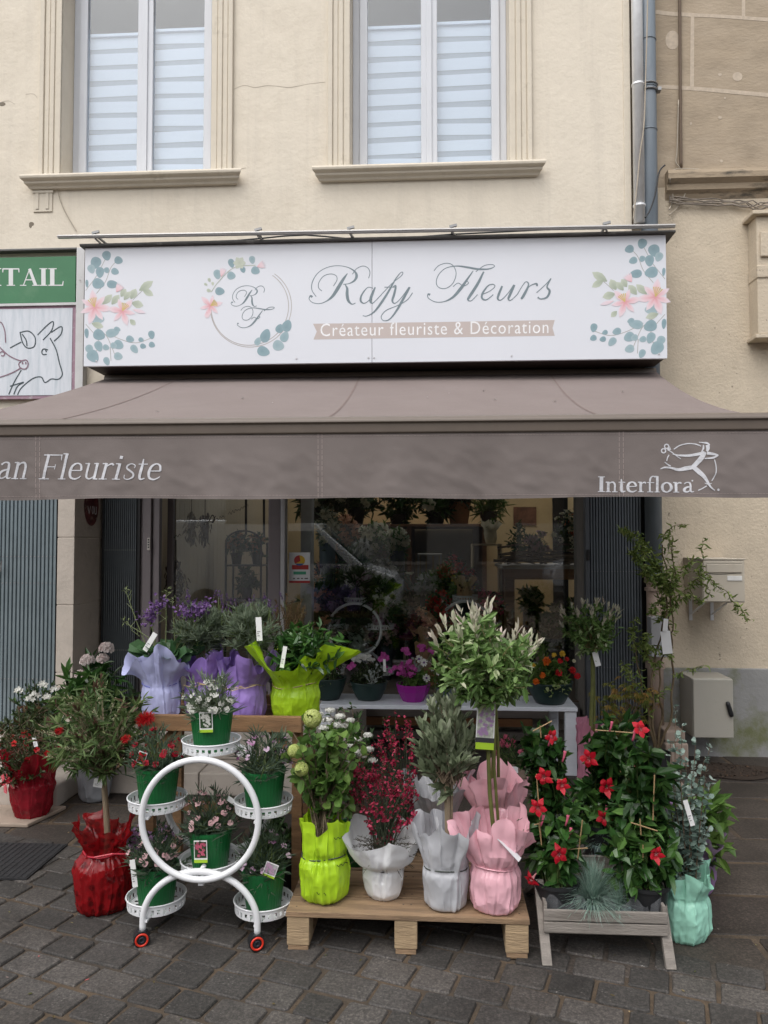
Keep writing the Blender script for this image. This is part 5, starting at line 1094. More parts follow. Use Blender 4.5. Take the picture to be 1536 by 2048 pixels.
W_PINK = wrapmat('pink paper', (.88,.50,.57), .16, .12); W_MINT = wrapmat('mint paper', (.40,.78,.62), .32, .12); W_LILAC = wrapmat('lilac film', (.62,.42,.72), .25, .35, .55); W_ROSE = wrapmat('dusky pink film', (.60,.26,.36), .35, .35, .9)
W_FLOR = wrapmat('printed floral wrap', (.55,.45,.52), .35, .3, spots=(.32,.16,.24)); W_KRAFT = wrapmat('kraft wrap', (.55,.33,.18), .5, .3)
P_GREEN = mat('glossy green plastic', (.008,.115,.030), .35, .05); P_DGREEN = mat('dark bottle green plastic', (.008,.028,.024), .4, .05); P_MAG = mat('magenta plastic', (.26,.012,.24), .38, .05); P_BLUE = mat('slate blue plastic', (.075,.10,.125), .5, .05); P_BLACK = mat('black nursery pot', (.014,.015,.017), .5, .1); P_FESC = mat('pale blue green pot', (.16,.24,.25), .5, .05); P_TERRA = mat('terracotta', (.40,.19,.10), .8, .1)
M_STICK = mat('bamboo cane', (.36,.24,.12), .6, .15, 30); M_GRN2 = mat('willow stem', (.11,.12,.03), .6, .3, 20); M_TRUNK = mat('pale trunk bark', (.27,.21,.14), .85, .3, 30, .6, 90, stretch=(4,4,.6)); M_TIE = mat('dark string', (.06,.07,.06), .7); M_REDTIE = mat('red ribbon', (.45,.01,.03), .3); M_RAF = mat('raffia', (.50,.38,.20), .7)
NR = np.random.default_rng
def V3(p): return np.array([p[0], p[1], p[2]], float)
def cr(px, py, rx, ry, Y, dy=1.0):
    s = S(Y, px); return V3(A(px, py, Y)), np.array([rx*s, rx*s*dy, ry*s])
def floor_base(px, py, r, z=0.):
    p = G(px, py, z); p.y += r*.95; return p

# ---------------------------------------------------------------- six pots on the ring stand
kinds = [('white', F_WHITE, 'white dianthus with grey leaves', LM_GREY, (0, .045), .058, 30), ('red', fl('crimson petal', (.18,.004,.012), (.36,.01,.025)), 'dark red dianthus', LM_PINK, (0, .05), .06, 36), ('lilac', F_LAVW, 'tall mauve-edged dianthus', LM_PINK, (.0, .06), .07, 26), ('pink', F_PALE, 'pale pink dianthus in the middle', LM_PINK, (0, .055), .065, 40), ('blush', F_PALE, 'blush pink dianthus', LM_PINK, (0, .055), .062, 34), ('purple', F_LAVW, 'mostly green dianthus with few purple flowers', LM_PINK, (0, .06), .068, 16)]
where = ('on the top tray', 'on the upper left tray', 'on the upper right tray', 'inside the big ring', 'on the lower left tray', 'on the lower right tray')
for i, (c, kd, wh) in enumerate(zip(TR, kinds, where)):
    r_ = NR(20+i); rr = random.Random(20+i); T = thing('potted_dianthus', kd[2]+' in a green pot '+wh, 'potted plant', c, 'dianthus pots on the ring stand')
    pot(T, c, .066, .084, .158, P_GREEN, rim=.002, ribs=36, amp=.012, n=144)
    top = np.array([c.x, c.y, c.z+.14]); fo, ff, ss = MB(), MB(), MB(); h = kd[5]
    tips, tn = shrub(r_, fo, ss, top, top+[0, 0, .05], [.112, .112, h+.055], 95, 9, .045, .0042, f0=.2, spread=.42, up=.35, shell=.6, r0=.0014, r1=.0009, fold=.3, droop=.12, jb=.03, sides=4)
    leaves(fo, r_, top+r_.normal(0, .035, (160, 3))*[1, 1, .3], sph(r_, 160)*[1, 1, .5]+[0, 0, .8], .075, .004, .3, .2)
    fo.build('foliage', kd[3], T); ss.build('stems', M_STEM, T)
    sel = [q for q in range(len(tips)) if tips[q][2] > top[2]+.035]; rr.shuffle(sel); sel = sel[:kd[6]]
    if kd[0] in ('white',): 
        ex = np.array([[c.x+.088*math.cos(t), c.y+.088*math.sin(t), c.z+.165+rr.uniform(-.01,.01)] for t in [rr.uniform(3.3, 6.1) for _ in range(12)]])
        rosettes(ff, r_, ex, np.tile([0, -1, .3], (12, 1)), .013, 5, .9, .2, two=True)
    P = tips[sel]; rosettes(ff, r_, P, unit(P-top+[0, -.05, .03]), .0125 if i != 1 else .014, 5, .9, .25, two=(i in (0, 1, 3)))
    ff.build('blossoms', kd[1], T)
    if i in (3, 0): photo_tag(T, (c.x+(-.012 if i == 3 else .004), c.y-.092, c.z+(.10 if i == 3 else .125)), .052, .085 if i == 3 else .078, F_ROSE if i == 3 else F_WHITE, -.04, i)
    if i == 1: photo_tag(T, (c.x-.045, c.y-.06, c.z+.20), .035, .055, F_RED, .3, 11)
    if i == 2: label_tag(T, (c.x-.07, c.y-.03, c.z+.235), .022, .07, .9)
    if i == 3: label_tag(T, (c.x+.10, c.y+.0, c.z+.255), .02, .08, -1.0)
    if i == 4: label_tag(T, (c.x-.058, c.y-.092, c.z+.155), .021, .105, -.13)
    if i == 5: photo_tag(T, (c.x+.045, c.y-.088, c.z+.185), .05, .055, F_LAVW, .35, 12, dark=(.3,.3,.3))
# lilac daisies in black pots behind the stand
for (px, py, z, lab, rad) in ((292, 1688, 0, 'lilac daisies in a dark pot behind the lower left of the ring stand', 55), (545, 1680, 0, 'shaded green plant in a dark pot behind the lower right of the ring stand', 45)):
    b0 = floor_base(px, 1792, .09); r_ = NR(px); T = thing('potted_daisies' if px < 400 else 'potted_shrub', lab, 'potted plant', b0)
    pot(T, b0, .07, .09, .17, P_BLACK); c, rd = cr(px, py, rad, 45, b0.y); fo, ff, ss = MB(), MB(), MB()
    tips, tn = shrub(r_, fo, ss, b0+Vector((0,0,.15)), c, rd, 60, 8, .04, .014, f0=.3, r0=.0018); fo.build('foliage', LM_DARK, T); ss.build('stems', M_STEM, T)
    if px < 400:
        P = tips[(tips[:, 2] > c[2]-.01)][:34]; rosettes(ff, r_, P, unit(P-c+[0, -.05, .05]), .021, 11, .35, .25, two=True); ff.build('blossoms', F_LILAC, T)

# ---------------------------------------------------------------- red wrapped bottlebrush tree
def collar_tie(T, c, r, z, m, seed=1, th=.0025): return ring(T, (c.x, c.y, c.z+z), r, th, m, seed=seed)
b0 = floor_base(188, 1838, .10); T = thing('bottlebrush_tree', 'small bottlebrush tree with red brush flowers in dark red spotted cellophane', 'potted tree', b0); r_ = NR(41)
wrap(T, b0, [(.078,0),(.104,.03),(.116,.12),(.112,.19),(.082,.245),(.092,.285),(.120,.345)], W_RED, 5, pleat=.10, ruf=.26, crink=.010, peaks=4, peak=.8)
MB().lathe(b0, [(.05,.004),(.085,.01),(.095,.17),(.098,.19),(.09,.19),(.085,.17),(.001,.165)], 24).build('pot', P_BLACK, T)
collar_tie(T, b0, .083, .245, M_REDTIE, 3, .004); MB().tube([b0+Vector((-.03,-.085,.245)), b0+Vector((.0,-.10,.25)), b0+Vector((.07,-.09,.262)), b0+Vector((.12,-.07,.255))], .004, n=6).build('ribbon', M_REDTIE, T)
c, rd = cr(188, 1450, 108, 88, b0.y); tp = Vector(A(203, 1520, b0.y)); trk = MB()
trk.tube([b0+Vector((.01,0,.16)), b0+Vector((.012,0,.30)), (tp+b0)/2+Vector((.01,0,.12)), tp], .014, .009, 10); trk.tube([b0+Vector((.028,.01,.16)), tp+Vector((.012,.012,-.08))], .006, n=6)
for dx in (-.14, .10, -.06, .15): trk.tube([tp+Vector((0,0,-.10+abs(dx)*.2)), tp+Vector((dx*.5,.02,-.03)), tp+Vector((dx,0,.06))], .006, .003, 6)
trk.build('trunk', M_TRUNK, T)
fo, ss, bd = MB(), MB(), MB(); tips, tn = shrub(r_, fo, ss, tp-Vector((0,0,.05)), c, rd*1.05, 100, 13, .056, .0112, f0=.32, spread=.7, up=.15, shell=.55, r0=.003, r1=.0014, fold=.2, jb=.01, stemrnd=.3)
for k in range(len(tips)):                               # fresh reddish shoots
    if k % 4 == 0: leaves(fo, r_, np.tile(tips[k], (10, 1))-tn[k]*r_.random((10, 1))*.04, tn[k]+sph(r_, 10)*.42+[0, 0, .25], .04, .008, .2, .05, rnd=np.full(10, .93)+r_.random(10)*.07)
    if k % 4 == 1:
        for q in range(26):
            p = Vector(tips[k]-tn[k]*(.02+.085*r_.random())+sph(r_, 1)[0]*.006); bd.lathe(p, [(.0005,-.003),(.003,-.001),(.003,.001),(.0005,.003)], 5, rnd=r_.random())
fo.build('foliage', LM_BOT, T); ss.build('stems', mat('pale twig', (.24,.19,.12), .8, .3, 30), T); bd.build('seed_capsules', leafmat('pale capsule', [(0,(.22,.24,.13)),(1,(.40,.38,.24))], .7, 0), T)
for (px, py, R_, dy) in ((291, 1438, .040, -.03), (252, 1478, .022, -.10), (118, 1462, .02, -.04)):
    p = V3(A(px, py, b0.y+dy)); ff = MB(); n = 520 if R_ > .03 else 200; d = sph(r_, n); ax = unit(np.array([[.9, -.2, .35]]))[0]; t = r_.uniform(-1, 1, (n, 1)); d = d-ax*(d@ax)[:, None]*.8
    leaves(ff, r_, p+ax*t*R_*.7, unit(d)+ax*t*.4, R_*.95*(1-.35*t[:, 0]**2), .0016, 0, .05); ff.build('brush_flower', F_RED, T)
label_tag(T, A(196, 1566, b0.y-.02), .038, .036, .15)

# ---------------------------------------------------------------- plants along the left
b0 = floor_base(48, 1640, .09, .022); T = thing('potted_azalea', 'small-leaved red azalea in clear red cellophane on the pinkish slab', 'potted plant', b0); r_ = NR(42)
wrap(T, b0, [(.078,0),(.098,.05),(.112,.14),(.108,.19),(.115,.23),(.16,.33)], W_RED2, 6, pleat=.10, ruf=.25, crink=.010, peaks=6, peak=.55); pot(T, b0+Vector((0,0,.004)), .068, .09, .17, mat('silvery pot', (.35,.32,.32), .4))
c, rd = cr(46, 1505, 88, 62, b0.y); fo, ff, ss = MB(), MB(), MB(); tips, tn = shrub(r_, fo, ss, b0+Vector((0,0,.15)), c, rd, 130, 13, .030, .012, f0=.3, r0=.0022, spread=.85); fo.build('foliage', LM_BRONZE, T); ss.build('stems', M_BARK, T)
P = tips[::5]; rosettes(ff, r_, P, unit(P-c+[0, -.1, .05]), .017, 5, .8, .4); ff.build('blossoms', F_RED, T); label_tag(T, A(70, 1484, b0.y-.22), .022, .05, -.25)
ff = MB(); rosettes(ff, r_, V3(b0)+np.array([[-.10+.02*k, -.10+.01*k, .20+.012*(k % 3)] for k in range(5)]), np.tile([-.3, -1, .2], (5, 1)), .055, 4, .4, .3); ff.build('ribbon_bow', M_REDTIE, T)

b0 = floor_base(178, 1608, .09); T = thing('potted_rhododendron', 'rhododendron with blush white flower heads in grey paper wrapping', 'potted plant', b0); r_ = NR(43)
wrap(T, b0, [(.066,0),(.082,.02),(.10,.13),(.106,.20),(.112,.215),(.15,.27)], W_GREY, 7, pleat=.08, ruf=.3, crink=.007, peaks=4, peak=.5); MB().lathe(b0, [(.001,.18),(.1,.18)], 20).build('soil', M_SOIL, T)
c, rd = cr(205, 1410, 95, 98, b0.y); fo, ff, ss = MB(), MB(), MB(); tips, tn = shrub(r_, fo, ss, b0+Vector((0,0,.17)), c, rd, 50, 11, .105, .030, f0=.55, r0=.005, r1=.003, spread=.75, up=.1, droop=.2); fo.build('foliage', LM_GLOSS, T); ss.build('stems', M_STEM, T)
for (px, py, n, R_) in ((176, 1322, 26, .043), (213, 1298, 26, .043), (205, 1318, 12, .03), (161, 1350, 8, .022)):
    p = V3(A(px, py, b0.y-.06)); d = sph(r_, n); d[:, 1] = -np.abs(d[:, 1]); d[:, 2] = np.abs(d[:, 2])*.8; ff = MB(); rosettes(ff, r_, p+d*R_*.75, d, .026, 5, .7, .5); ff.build('flower_head', fl('blush petal', (.62,.50,.48), (.80,.75,.72)), T)
b0 = A(82, 1500, -.55); b0.z = .13; T = thing('potted_azalea', 'white flowered azalea standing against the closed shutter', 'potted plant', b0); r_ = NR(44); pot(T, b0, .07, .095, .17, P_BLACK)
c, rd = cr(85, 1428, 68, 62, b0.y); fo, ff, ss = MB(), MB(), MB(); tips, tn = shrub(r_, fo, ss, b0+Vector((0,0,.15)), c, rd, 100, 12, .042, .014, f0=.3, r0=.0025); fo.build('foliage', LM_DARK, T); ss.build('stems', M_BARK, T)
P = np.array([V3(A(px+dx, py+dy, b0.y-rd[1]*.7)) for px, py in ((38,1378),(70,1386),(86,1366),(95,1392),(110,1376),(128,1388),(60,1394)) for dx, dy in ((0,0),(6,4),(-5,3))]); rosettes(ff, r_, P, np.tile([0, -.9, .3], (len(P), 1))+r_.normal(0, .3, (len(P), 3)), .020, 5, .55, .4); ff.build('blossoms', F_WHITE, T)
b0 = A(30, 1545, -.95); b0.z = .13; T = thing('potted_pieris', 'bronze-leaved shrub with red tips between the red and white azaleas', 'potted plant', b0); r_ = NR(45); pot(T, b0, .07, .09, .16, P_BLACK)
c, rd = cr(60, 1455, 60, 48, b0.y); fo, ss = MB(), MB(); shrub(r_, fo, ss, b0+Vector((0,0,.14)), c, rd, 60, 12, .045, .014, f0=.3, r0=.0025); fo.build('foliage', LM_BRONZE, T); ss.build('stems', M_BARK, T)

# ---------------------------------------------------------------- on the wooden bench
zb = zbb+.032
def bench_base(px, dy): p = A(px, 1400, yb0+dy); p.z = zb; return p
b0 = bench_base(322, .16); T = thing('potted_sea_lavender', 'sea lavender with big round leaves and thin purple stems in pale lavender paper', 'potted plant', b0); r_ = NR(51)
wrap(T, b0, [(.075,0),(.085,.03),(.092,.11),(.084,.15),(.10,.19),(.155,.265)], W_BLUE, 8, pleat=.09, ruf=.34, crink=.006, peaks=3, peak=1.0); ring(T, (b0.x, b0.y, b0.z+.15), .086, .002, mat('blue ribbon', (.12,.14,.5), .4), seed=4)
MB().lathe(b0, [(.001,.14),(.08,.14)], 20).build('soil', M_SOIL, T); fo = MB(); n = 34; d = sph(r_, n)*[1, 1, .3]+[0, -.1, .5]
leaves(fo, r_, V3(b0)+[.035, .0, .25]+d*r_.uniform(.01, .085, (n, 1))*[1.3, 1, 1], d+[.2, -.15, .2], .090, .072, .12, .25, blunt=1.); fo.build('foliage', leafmat('sea lavender leaf', [(0, (.03,.08,.03)), (1, (.08,.16,.07))], .4, .2), T)
ss, ff = MB(), MB()
for (x0, y0, x1, y1, fl_) in ((300,1310,252,1182,0),(310,1320,297,1235,1),(318,1320,315,1210,1),(330,1320,250,1245,0),(352,1330,345,1200,0),(340,1320,388,1225,1),(345,1320,372,1222,1),(330,1330,332,1185,0),(350,1320,405,1215,1)):
    p0_, p1_ = A(x0, y0, b0.y), A(x1, y1, b0.y-.02); pm = (p0_+p1_)/2+Vector((r_.normal(0, .02), 0, .02)); ss.tube([p0_, pm, p1_], .0028, .0015, 6)
    for _ in range(4):
        q = p0_.lerp(p1_, .55+.4*r_.random()); ss.tube([q, q+Vector((r_.normal(0, .025), r_.normal(0, .02), .03))], .0015, .001, 4)
    if fl_:
        C = V3(p1_)+r_.normal(0, 1, (60, 3))*[.024, .02, .016]; rosettes(ff, r_, C, sph(r_, 60)+[0, -.4, .6], .0085, 4, .8, .4)
    else:
        C = V3(p1_)+r_.normal(0, 1, (10, 3))*[.01, .01, .01]; leaves(ss, r_, C, sph(r_, 10)+[0, 0, .5], .018, .005)
ss.build('stems', mat('pale flower stem', (.14,.17,.07), .6, .2, 30), T); ff.build('blossoms', F_PURP, T); label_tag(T, A(300, 1284, b0.y-.06), .024, .095, .55)
for (px, dy, cpx, cpy, lab, sd) in ((412, .22, 405, 1262, 'lavender standard in violet paper next to the sea lavender on the bench', 52), (491, .15, 503, 1258, 'lavender standard in violet paper with a raffia tie and long white tag', 53)):
    b0 = bench_base(px, dy); T = thing('lavender_standard', lab, 'potted plant', b0, 'lavender standards on the bench'); r_ = NR(sd)
    wrap(T, b0, [(.075,0),(.088,.03),(.095,.10),(.085,.15),(.10,.19),(.135,.26)], W_PURP, sd, pleat=.09, ruf=.28, crink=.006, peaks=5, peak=.7); ring(T, (b0.x, b0.y, b0.z+.15), .088, .0025, M_RAF, seed=sd, sag=.012)
    MB().tube([b0+Vector((.0,-.09,.15)), b0+Vector((-.03,-.115,.142)), b0+Vector((-.075,-.105,.15))], .002, n=5).tube([b0+Vector((.0,-.09,.15)), b0+Vector((.03,-.115,.155)), b0+Vector((.07,-.10,.165))], .002, n=5).build('raffia_bow', M_RAF, T)
    c, rd = cr(cpx, cpy, 62, 52, b0.y); tp = Vector(c)-Vector((0,0,rd[2]*.5)); MB().tube([b0+Vector((0,0,.12)), (b0+tp)/2+Vector((.004,0,.08)), tp], .008, .006, 8).build('trunk', M_BARK, T)
    fo, ss, ff = MB(), MB(), MB(); tips, tn = shrub(r_, fo, ss, tp, c, rd, 150, 16, .042, .0042, f0=.35, spread=.55, up=.45, shell=.6, r0=.0018, fold=.2); fo.build('foliage', LM_GREY, T); ss.build('stems', M_STEM, T)
    s2 = MB()
    for k in range(18):
        q = V3(A(cpx+r_.uniform(-60, 60), cpy-r_.uniform(38, 82), b0.y+r_.uniform(-.06, .06))); d = unit(np.array([[r_.normal(0, .2), r_.normal(0, .15), 1]]))[0]; s2.tube([q-d*.09, q], .0013, n=4)
        leaves(ff, r_, q-d*r_.random((34, 1))*.034, sph(r_, 34)+d*.5, .0075, .0045, .2, .1)
    ff.build('flower_spikes', F_PURP, T); s2.build('spike_stems', M_STEM, T)
    if sd == 53: label_tag(T, A(518, 1258, b0.y-.12), .026, .105, -.06)
b0 = bench_base(590, .17); T = thing('potted_shrub', 'glossy dark green shrub with bright lime wrapping on the wooden bench', 'potted plant', b0); r_ = NR(54)
wrap(T, b0, [(.085,0),(.10,.03),(.112,.10),(.10,.155),(.125,.20),(.20,.275)], W_LIME, 9, pleat=.08, ruf=.42, crink=.008, peaks=3, peak=.9); ring(T, (b0.x, b0.y, b0.z+.155), .104, .0025, M_RAF, seed=9, sag=.01)
c, rd = cr(612, 1300, 78, 52, b0.y); fo, ss = MB(), MB(); shrub(r_, fo, ss, b0+Vector((0,0,.14)), c, rd, 90, 12, .055, .020, f0=.3, r0=.003, spread=.8); fo.build('foliage', LM_GLOSS, T); ss.build('stems', M_STEM, T); label_tag(T, A(567, 1314, b0.y-.17), .018, .095, .16)
b0 = bench_base(570, .36); T = thing('feathery_plant', 'rusty brown feathery plant standing behind the lime wrapped shrub', 'potted plant', b0); r_ = NR(55); pot(T, b0, .06, .075, .14, P_BLACK)
c, rd = cr(578, 1245, 52, 62, b0.y); fo, ss = MB(), MB(); shrub(r_, fo, ss, b0+Vector((0,0,.12)), c, rd, 46, 60, .016, .0025, f0=.35, spread=.75, up=.5, r0=.0022, shell=.5, stemrnd=.4); fo.build('foliage', LM_BROWN, T); ss.build('stems', mat('rusty twig', (.12,.07,.03), .8), T)

# ---------------------------------------------------------------- on the pallet
def pal_base(px, py, r): p = G(px, py, zpt); p.y += r*.95; p.z = zpt+.001; return p
b0 = pal_base(641, 1815, .09); T = thing('potted_viburnum', 'snowball bush with lime and white flower balls in lime paper on the pallet', 'potted plant', b0); r_ = NR(61)
wrap(T, b0, [(.062,0),(.088,.025),(.097,.10),(.092,.15),(.082,.172),(.086,.21),(.084,.30)], W_LIME, 10, pleat=.10, ruf=.10, crink=.007, peaks=4, peak=.30); collar_tie(T, b0, .086, .172, M_TIE, 5)
k = Ink(lambda x, y, o: b0+Vector((x, -math.sqrt(max(0, .1005**2-x*x))-.002-o, y)), .0004)
for (x0, z0) in ((.052,.26),(.062,.155),(-.012,.06)): k.stroke([(x0+.007*i, z0+.004*(-1)**i-.001*i, .0022) for i in range(6)], 1.)
k.mb.build('printed_script', mat('dark green print', (.02,.06,.01), .5), T)
fo, ff, ss = MB(), MB(), MB(); c, rd = cr(652, 1522, 76, 110, b0.y); B = b0+Vector((0,0,.2))
tips, tn = shrub(r_, fo, ss, B, c, rd, 46, 10, .046, .036, f0=.42, spread=.9, up=.1, shell=.35, r0=.004, r1=.002, fold=.15, droop=.3, blunt=.5, bow=.15, stemrnd=.5); fo.build('foliage', LM_MID, T); ss.build('stems', M_BARK, T)
def ball(T, p, R_, m, name, n=230, fr=.0085, flat=1.0):
    d = sph(r_, n); fb_ = MB(); rosettes(fb_, r_, np.array(p)+d*R_*[1, 1, flat]*(1 if flat == 1 else (.55+.65*r_.random((n, 1)))), d, fr, 4, .9, .2); return fb_.build(name, m, T)
for (px, py, R_) in ((625, 1437, .034), (588, 1502, .023), (603, 1538, .025)): ball(T, V3(A(px, py, b0.y-.10)), R_, F_LIME, 'snowball')
b0 = pal_base(705, 1760, .09)+Vector((0, .10, 0)); T = thing('potted_spirea', 'white clustered spirea in a green pot between the lime and white wraps', 'potted plant', b0); pot(T, b0, .065, .085, .16, P_GREEN, rim=.002, ribs=36, amp=.012, n=144)
fo, ff, ss = MB(), MB(), MB(); c, rd = cr(688, 1510, 62, 105, b0.y); tips, tn = shrub(r_, fo, ss, b0+Vector((0,0,.14)), c, rd, 60, 12, .030, .012, f0=.4, r0=.0025, bow=.15); fo.build('foliage', LM_DARK, T); ss.build('stems', M_BARK, T)
for (px, py) in ((640,1428),(660,1420),(655,1440),(672,1450),(688,1452),(648,1455),(622,1465),(655,1488),(706,1462),(712,1503),(724,1510),(694,1527),(640,1500),(640,1590),(738,1498),(660,1475),(680,1432),(700,1440),(716,1478),(735,1470),(702,1490),(668,1512),(745,1520)):
    ball(T, V3(A(px, py, b0.y-.27+.1*r_.random())), (.013+.009*r_.random()), F_WHITE, 'flower_cluster', 64, .0062, .42)
b0 = pal_base(766, 1808, .08); T = thing('potted_broom', 'crimson flowering broom in a white paper collar on the pallet', 'potted plant', b0); r_ = NR(62)
wrap(T, b0, [(.056,0),(.074,.03),(.083,.10),(.085,.125),(.125,.155),(.158,.235)], W_WHITE, 12, pleat=.06, ruf=.16, crink=.005, peaks=5, peak=.35); MB().lathe(b0, [(.001,.12),(.083,.12)], 20).build('soil', M_SOIL, T)
def broom(T, b0, c, rd, n, nf, m_seed, hz=.13):
    r_ = NR(m_seed); fo, ff, ss = MB(), MB(), MB(); B = b0+Vector((0,0,hz))
    tips, tn = shrub(r_, fo, ss, B, c, rd, n, 10, .010, .003, f0=.3, spread=.6, up=.3, shell=.35, r0=.0022, r1=.001, bow=.22, sides=4)
    for k in range(n):
        m_ = int(nf*(.4+r_.random())); t = r_.random((m_, 1))*.48; P = tips[k]*(1-t)+(np.array(B)*.25+np.array(tips[k])*.75-tn[k]*.05)*t+sph(r_, m_)*.008
        leaves(ff, r_, P, sph(r_, m_)+[0, -.2, .3], .015, .011, .35, .1); 
    fo.build('leaflets', LM_DARK, T); ss.build('twigs', mat('dark green twig', (.04,.055,.03), .7, .3), T); ff.build('blossoms', F_BROOM, T)
c, rd = cr(766, 1585, 84, 92, b0.y+.03); broom(T, b0, c, rd, 85, 14, 63)
ss = MB()
for k in range(46):
    a = r_.uniform(3.2, 6.2); R_ = r_.uniform(.10, .17); p = b0+Vector((.0,-.02,.13)); q = p+Vector((R_*math.cos(a), R_*math.sin(a)*.7, r_.uniform(-.02, .13))); ss.tube([p, p.lerp(q, .5)+Vector((0,0,.04)), q], .0017, .0008, 4)
    for j in range(4): w_ = p.lerp(q, .5+.12*j)+Vector((0,0,.03*(1-j/4))); ss.tube([w_, w_+Vector((r_.normal(0,.016), r_.normal(0,.012), .014))], .0012, .0006, 4)
ss.build('bare_twigs', mat('brown twig', (.045,.04,.025), .8), T)
b0 = pal_base(800, 1760, .08)+Vector((0,.22,0)); T = thing('potted_broom', 'second crimson broom in a dark pot at the back of the pallet', 'potted plant', b0); pot(T, b0, .065, .085, .15, P_BLACK)
c, rd = cr(782, 1500, 62, 80, b0.y); broom(T, b0, c, rd, 46, 10, 64)
def olive(T, b0, c, rd, seed, n=95):
    r_ = NR(seed); tp = Vector(c)-Vector((0,0,rd[2]*.7)); MB().tube([b0+Vector((0,0,.1)), (b0+tp)/2+Vector((.006,0,.05)), tp], .013, .011, 10).tube([b0+Vector((.02,.012,.1)), tp+Vector((.018,.01,-.01))], .007, n=8).build('trunk', M_TRUNK, T)
    fo, ss = MB(), MB(); shrub(r_, fo, ss, tp, c, rd, n, 16, .054, .0155, f0=.3, spread=.5, up=.5, shell=.45, r0=.0028, fold=.15, droop=.05, blunt=.6, bow=.35); fo.build('foliage', LM_OLIVE, T); ss.build('stems', M_BARK, T)
b0 = pal_base(893, 1830, .08); T = thing('olive_standard', 'grey-leaved shrub on a short trunk in silver paper on the pallet', 'potted plant', b0)
wrap(T, b0, [(.056,0),(.074,.02),(.088,.12),(.080,.155),(.088,.19),(.118,.31)], W_SILV, 13, pleat=.11, ruf=.16, crink=.006, peaks=4, peak=.35); collar_tie(T, b0, .083, .155, M_TIE, 6); c, rd = cr(893, 1492, 60, 98, b0.y); olive(T, b0, c, rd, 65)
b0 = pal_base(872, 1745, .08)+Vector((0,.16,0)); T = thing('olive_standard', 'second silver paper wrapped shrub half hidden behind the grey-leaved one', 'potted plant', b0)
wrap(T, b0, [(.056,0),(.08,.03),(.09,.12),(.082,.16),(.10,.20),(.15,.30)], W_SILV, 14, pleat=.10, ruf=.22, crink=.006, peaks=5, peak=.4); c, rd = cr(905, 1480, 42, 70, b0.y); olive(T, b0, c, rd, 66, 60)
def hakuro(T, b0, base_px, top_px, c, rd, seed, n=120, lw=1.0, th=.011, L=.040, white=60):
    r_ = NR(seed); p0_, tp = base_px, top_px; MB().tube([p0_, p0_.lerp(tp, .35)+Vector((-.004,0,0)), p0_.lerp(tp, .7)+Vector((.005,0,0)), tp], th, th*.85, 10).tube([p0_+Vector((.02,.02,0)), p0_.lerp(tp, .5)+Vector((.022,.02,0)), tp+Vector((.012,.01,0))], th*.7, th*.6, 8).build('trunk', M_GRN2, T)
    fo, ss, wt = MB(), MB(), MB(); tips, tn = shrub(r_, fo, ss, tp, c, rd, n, 16, L, L*.36, f0=.25, spread=.8, up=.2, shell=.4, r0=.0028, r1=.0012, fold=.15, droop=.2, blunt=.4, clump=.35); fo.build('foliage', LM_HAK, T); ss.build('stems', mat('pale willow twig', (.22,.19,.08), .7), T)
    order = np.argsort(-tips[:, 2]+.15*r_.random(len(tips)))[:white]
    for k in order:
        d = tn[k]*.5+[0, -.1, .7]; d = d/np.linalg.norm(d); nl = int(r_.integers(4, 9)); leaves(wt, r_, tips[k]+d*r_.random((nl, 1))*.05, d+sph(r_, nl)*.42, L*(.6+.6*r_.random(nl)), L*.26, .2, .05)
    wt.build('white_tips', LM_HAK2, T)
b0 = pal_base(993, 1836, .09); T = thing('willow_standard', 'variegated willow standard with a tall picture tag in shiny pink paper on the pallet', 'potted tree', b0)
wrap(T, b0, [(.062,0),(.086,.02),(.098,.12),(.082,.168),(.10,.205),(.138,.33)], W_PINK, 15, pleat=.09, ruf=.30, crink=.009, peaks=3, peak=.45); ring(T, (b0.x, b0.y, b0.z+.168), .086, .003, mat('pink ribbon', (.75,.40,.46), .25), seed=2)
MB().lathe(b0, [(.03,.01),(.07,.012),(.07,.15),(.066,.15),(.001,.145)], 20).build('pot', P_BLACK, T)
c, rd = cr(966, 1322, 102, 92, b0.y); hakuro(T, b0, A(990, 1690, b0.y), A(966, 1395, b0.y), c, rd, 67, 120, L=.048, white=22, th=.0088); fo2 = MB()
cc = A(971, 1450, b0.y-.03); tg = photo_tag(T, cc, .070, .185, F_LILAC, .05, 21, dark=(.40,.42,.36)); 
R5 = Matrix.Rotation(.05, 3, 'Y'); MB().add([cc+R5 @ Vector((x, -.0025, z)) for x, z in ((-.035,-.066),(.035,-.066),(.035,-.048),(-.035,-.048))], [(0,1,2,3)]).build('printed_band', M_INK, T).parent = tg
MB().lathe((0,0,0), [(.012,-.004),(.013,.004)], 12); ss = MB().beam(A(995, 1672, b0.y-.10), A(1040, 1720, b0.y-.13), .034, .003); ss.build('ribbon_end', W_WHITE, T)
b0 = pal_base(1000, 1748, .09)+Vector((0,.16,0)); T = thing('willow_standard', 'second pink wrapped willow standard half hidden behind the front one', 'potted tree', b0)
wrap(T, b0, [(.062,0),(.086,.03),(.098,.12),(.086,.165),(.105,.21),(.145,.33)], W_PINK, 16, pleat=.09, ruf=.28, crink=.009, peaks=4, peak=.5); c, rd = cr(1010, 1330, 70, 70, b0.y); hakuro(T, b0, A(990, 1640, b0.y), A(985, 1380, b0.y), c, rd, 68, 80, white=20)

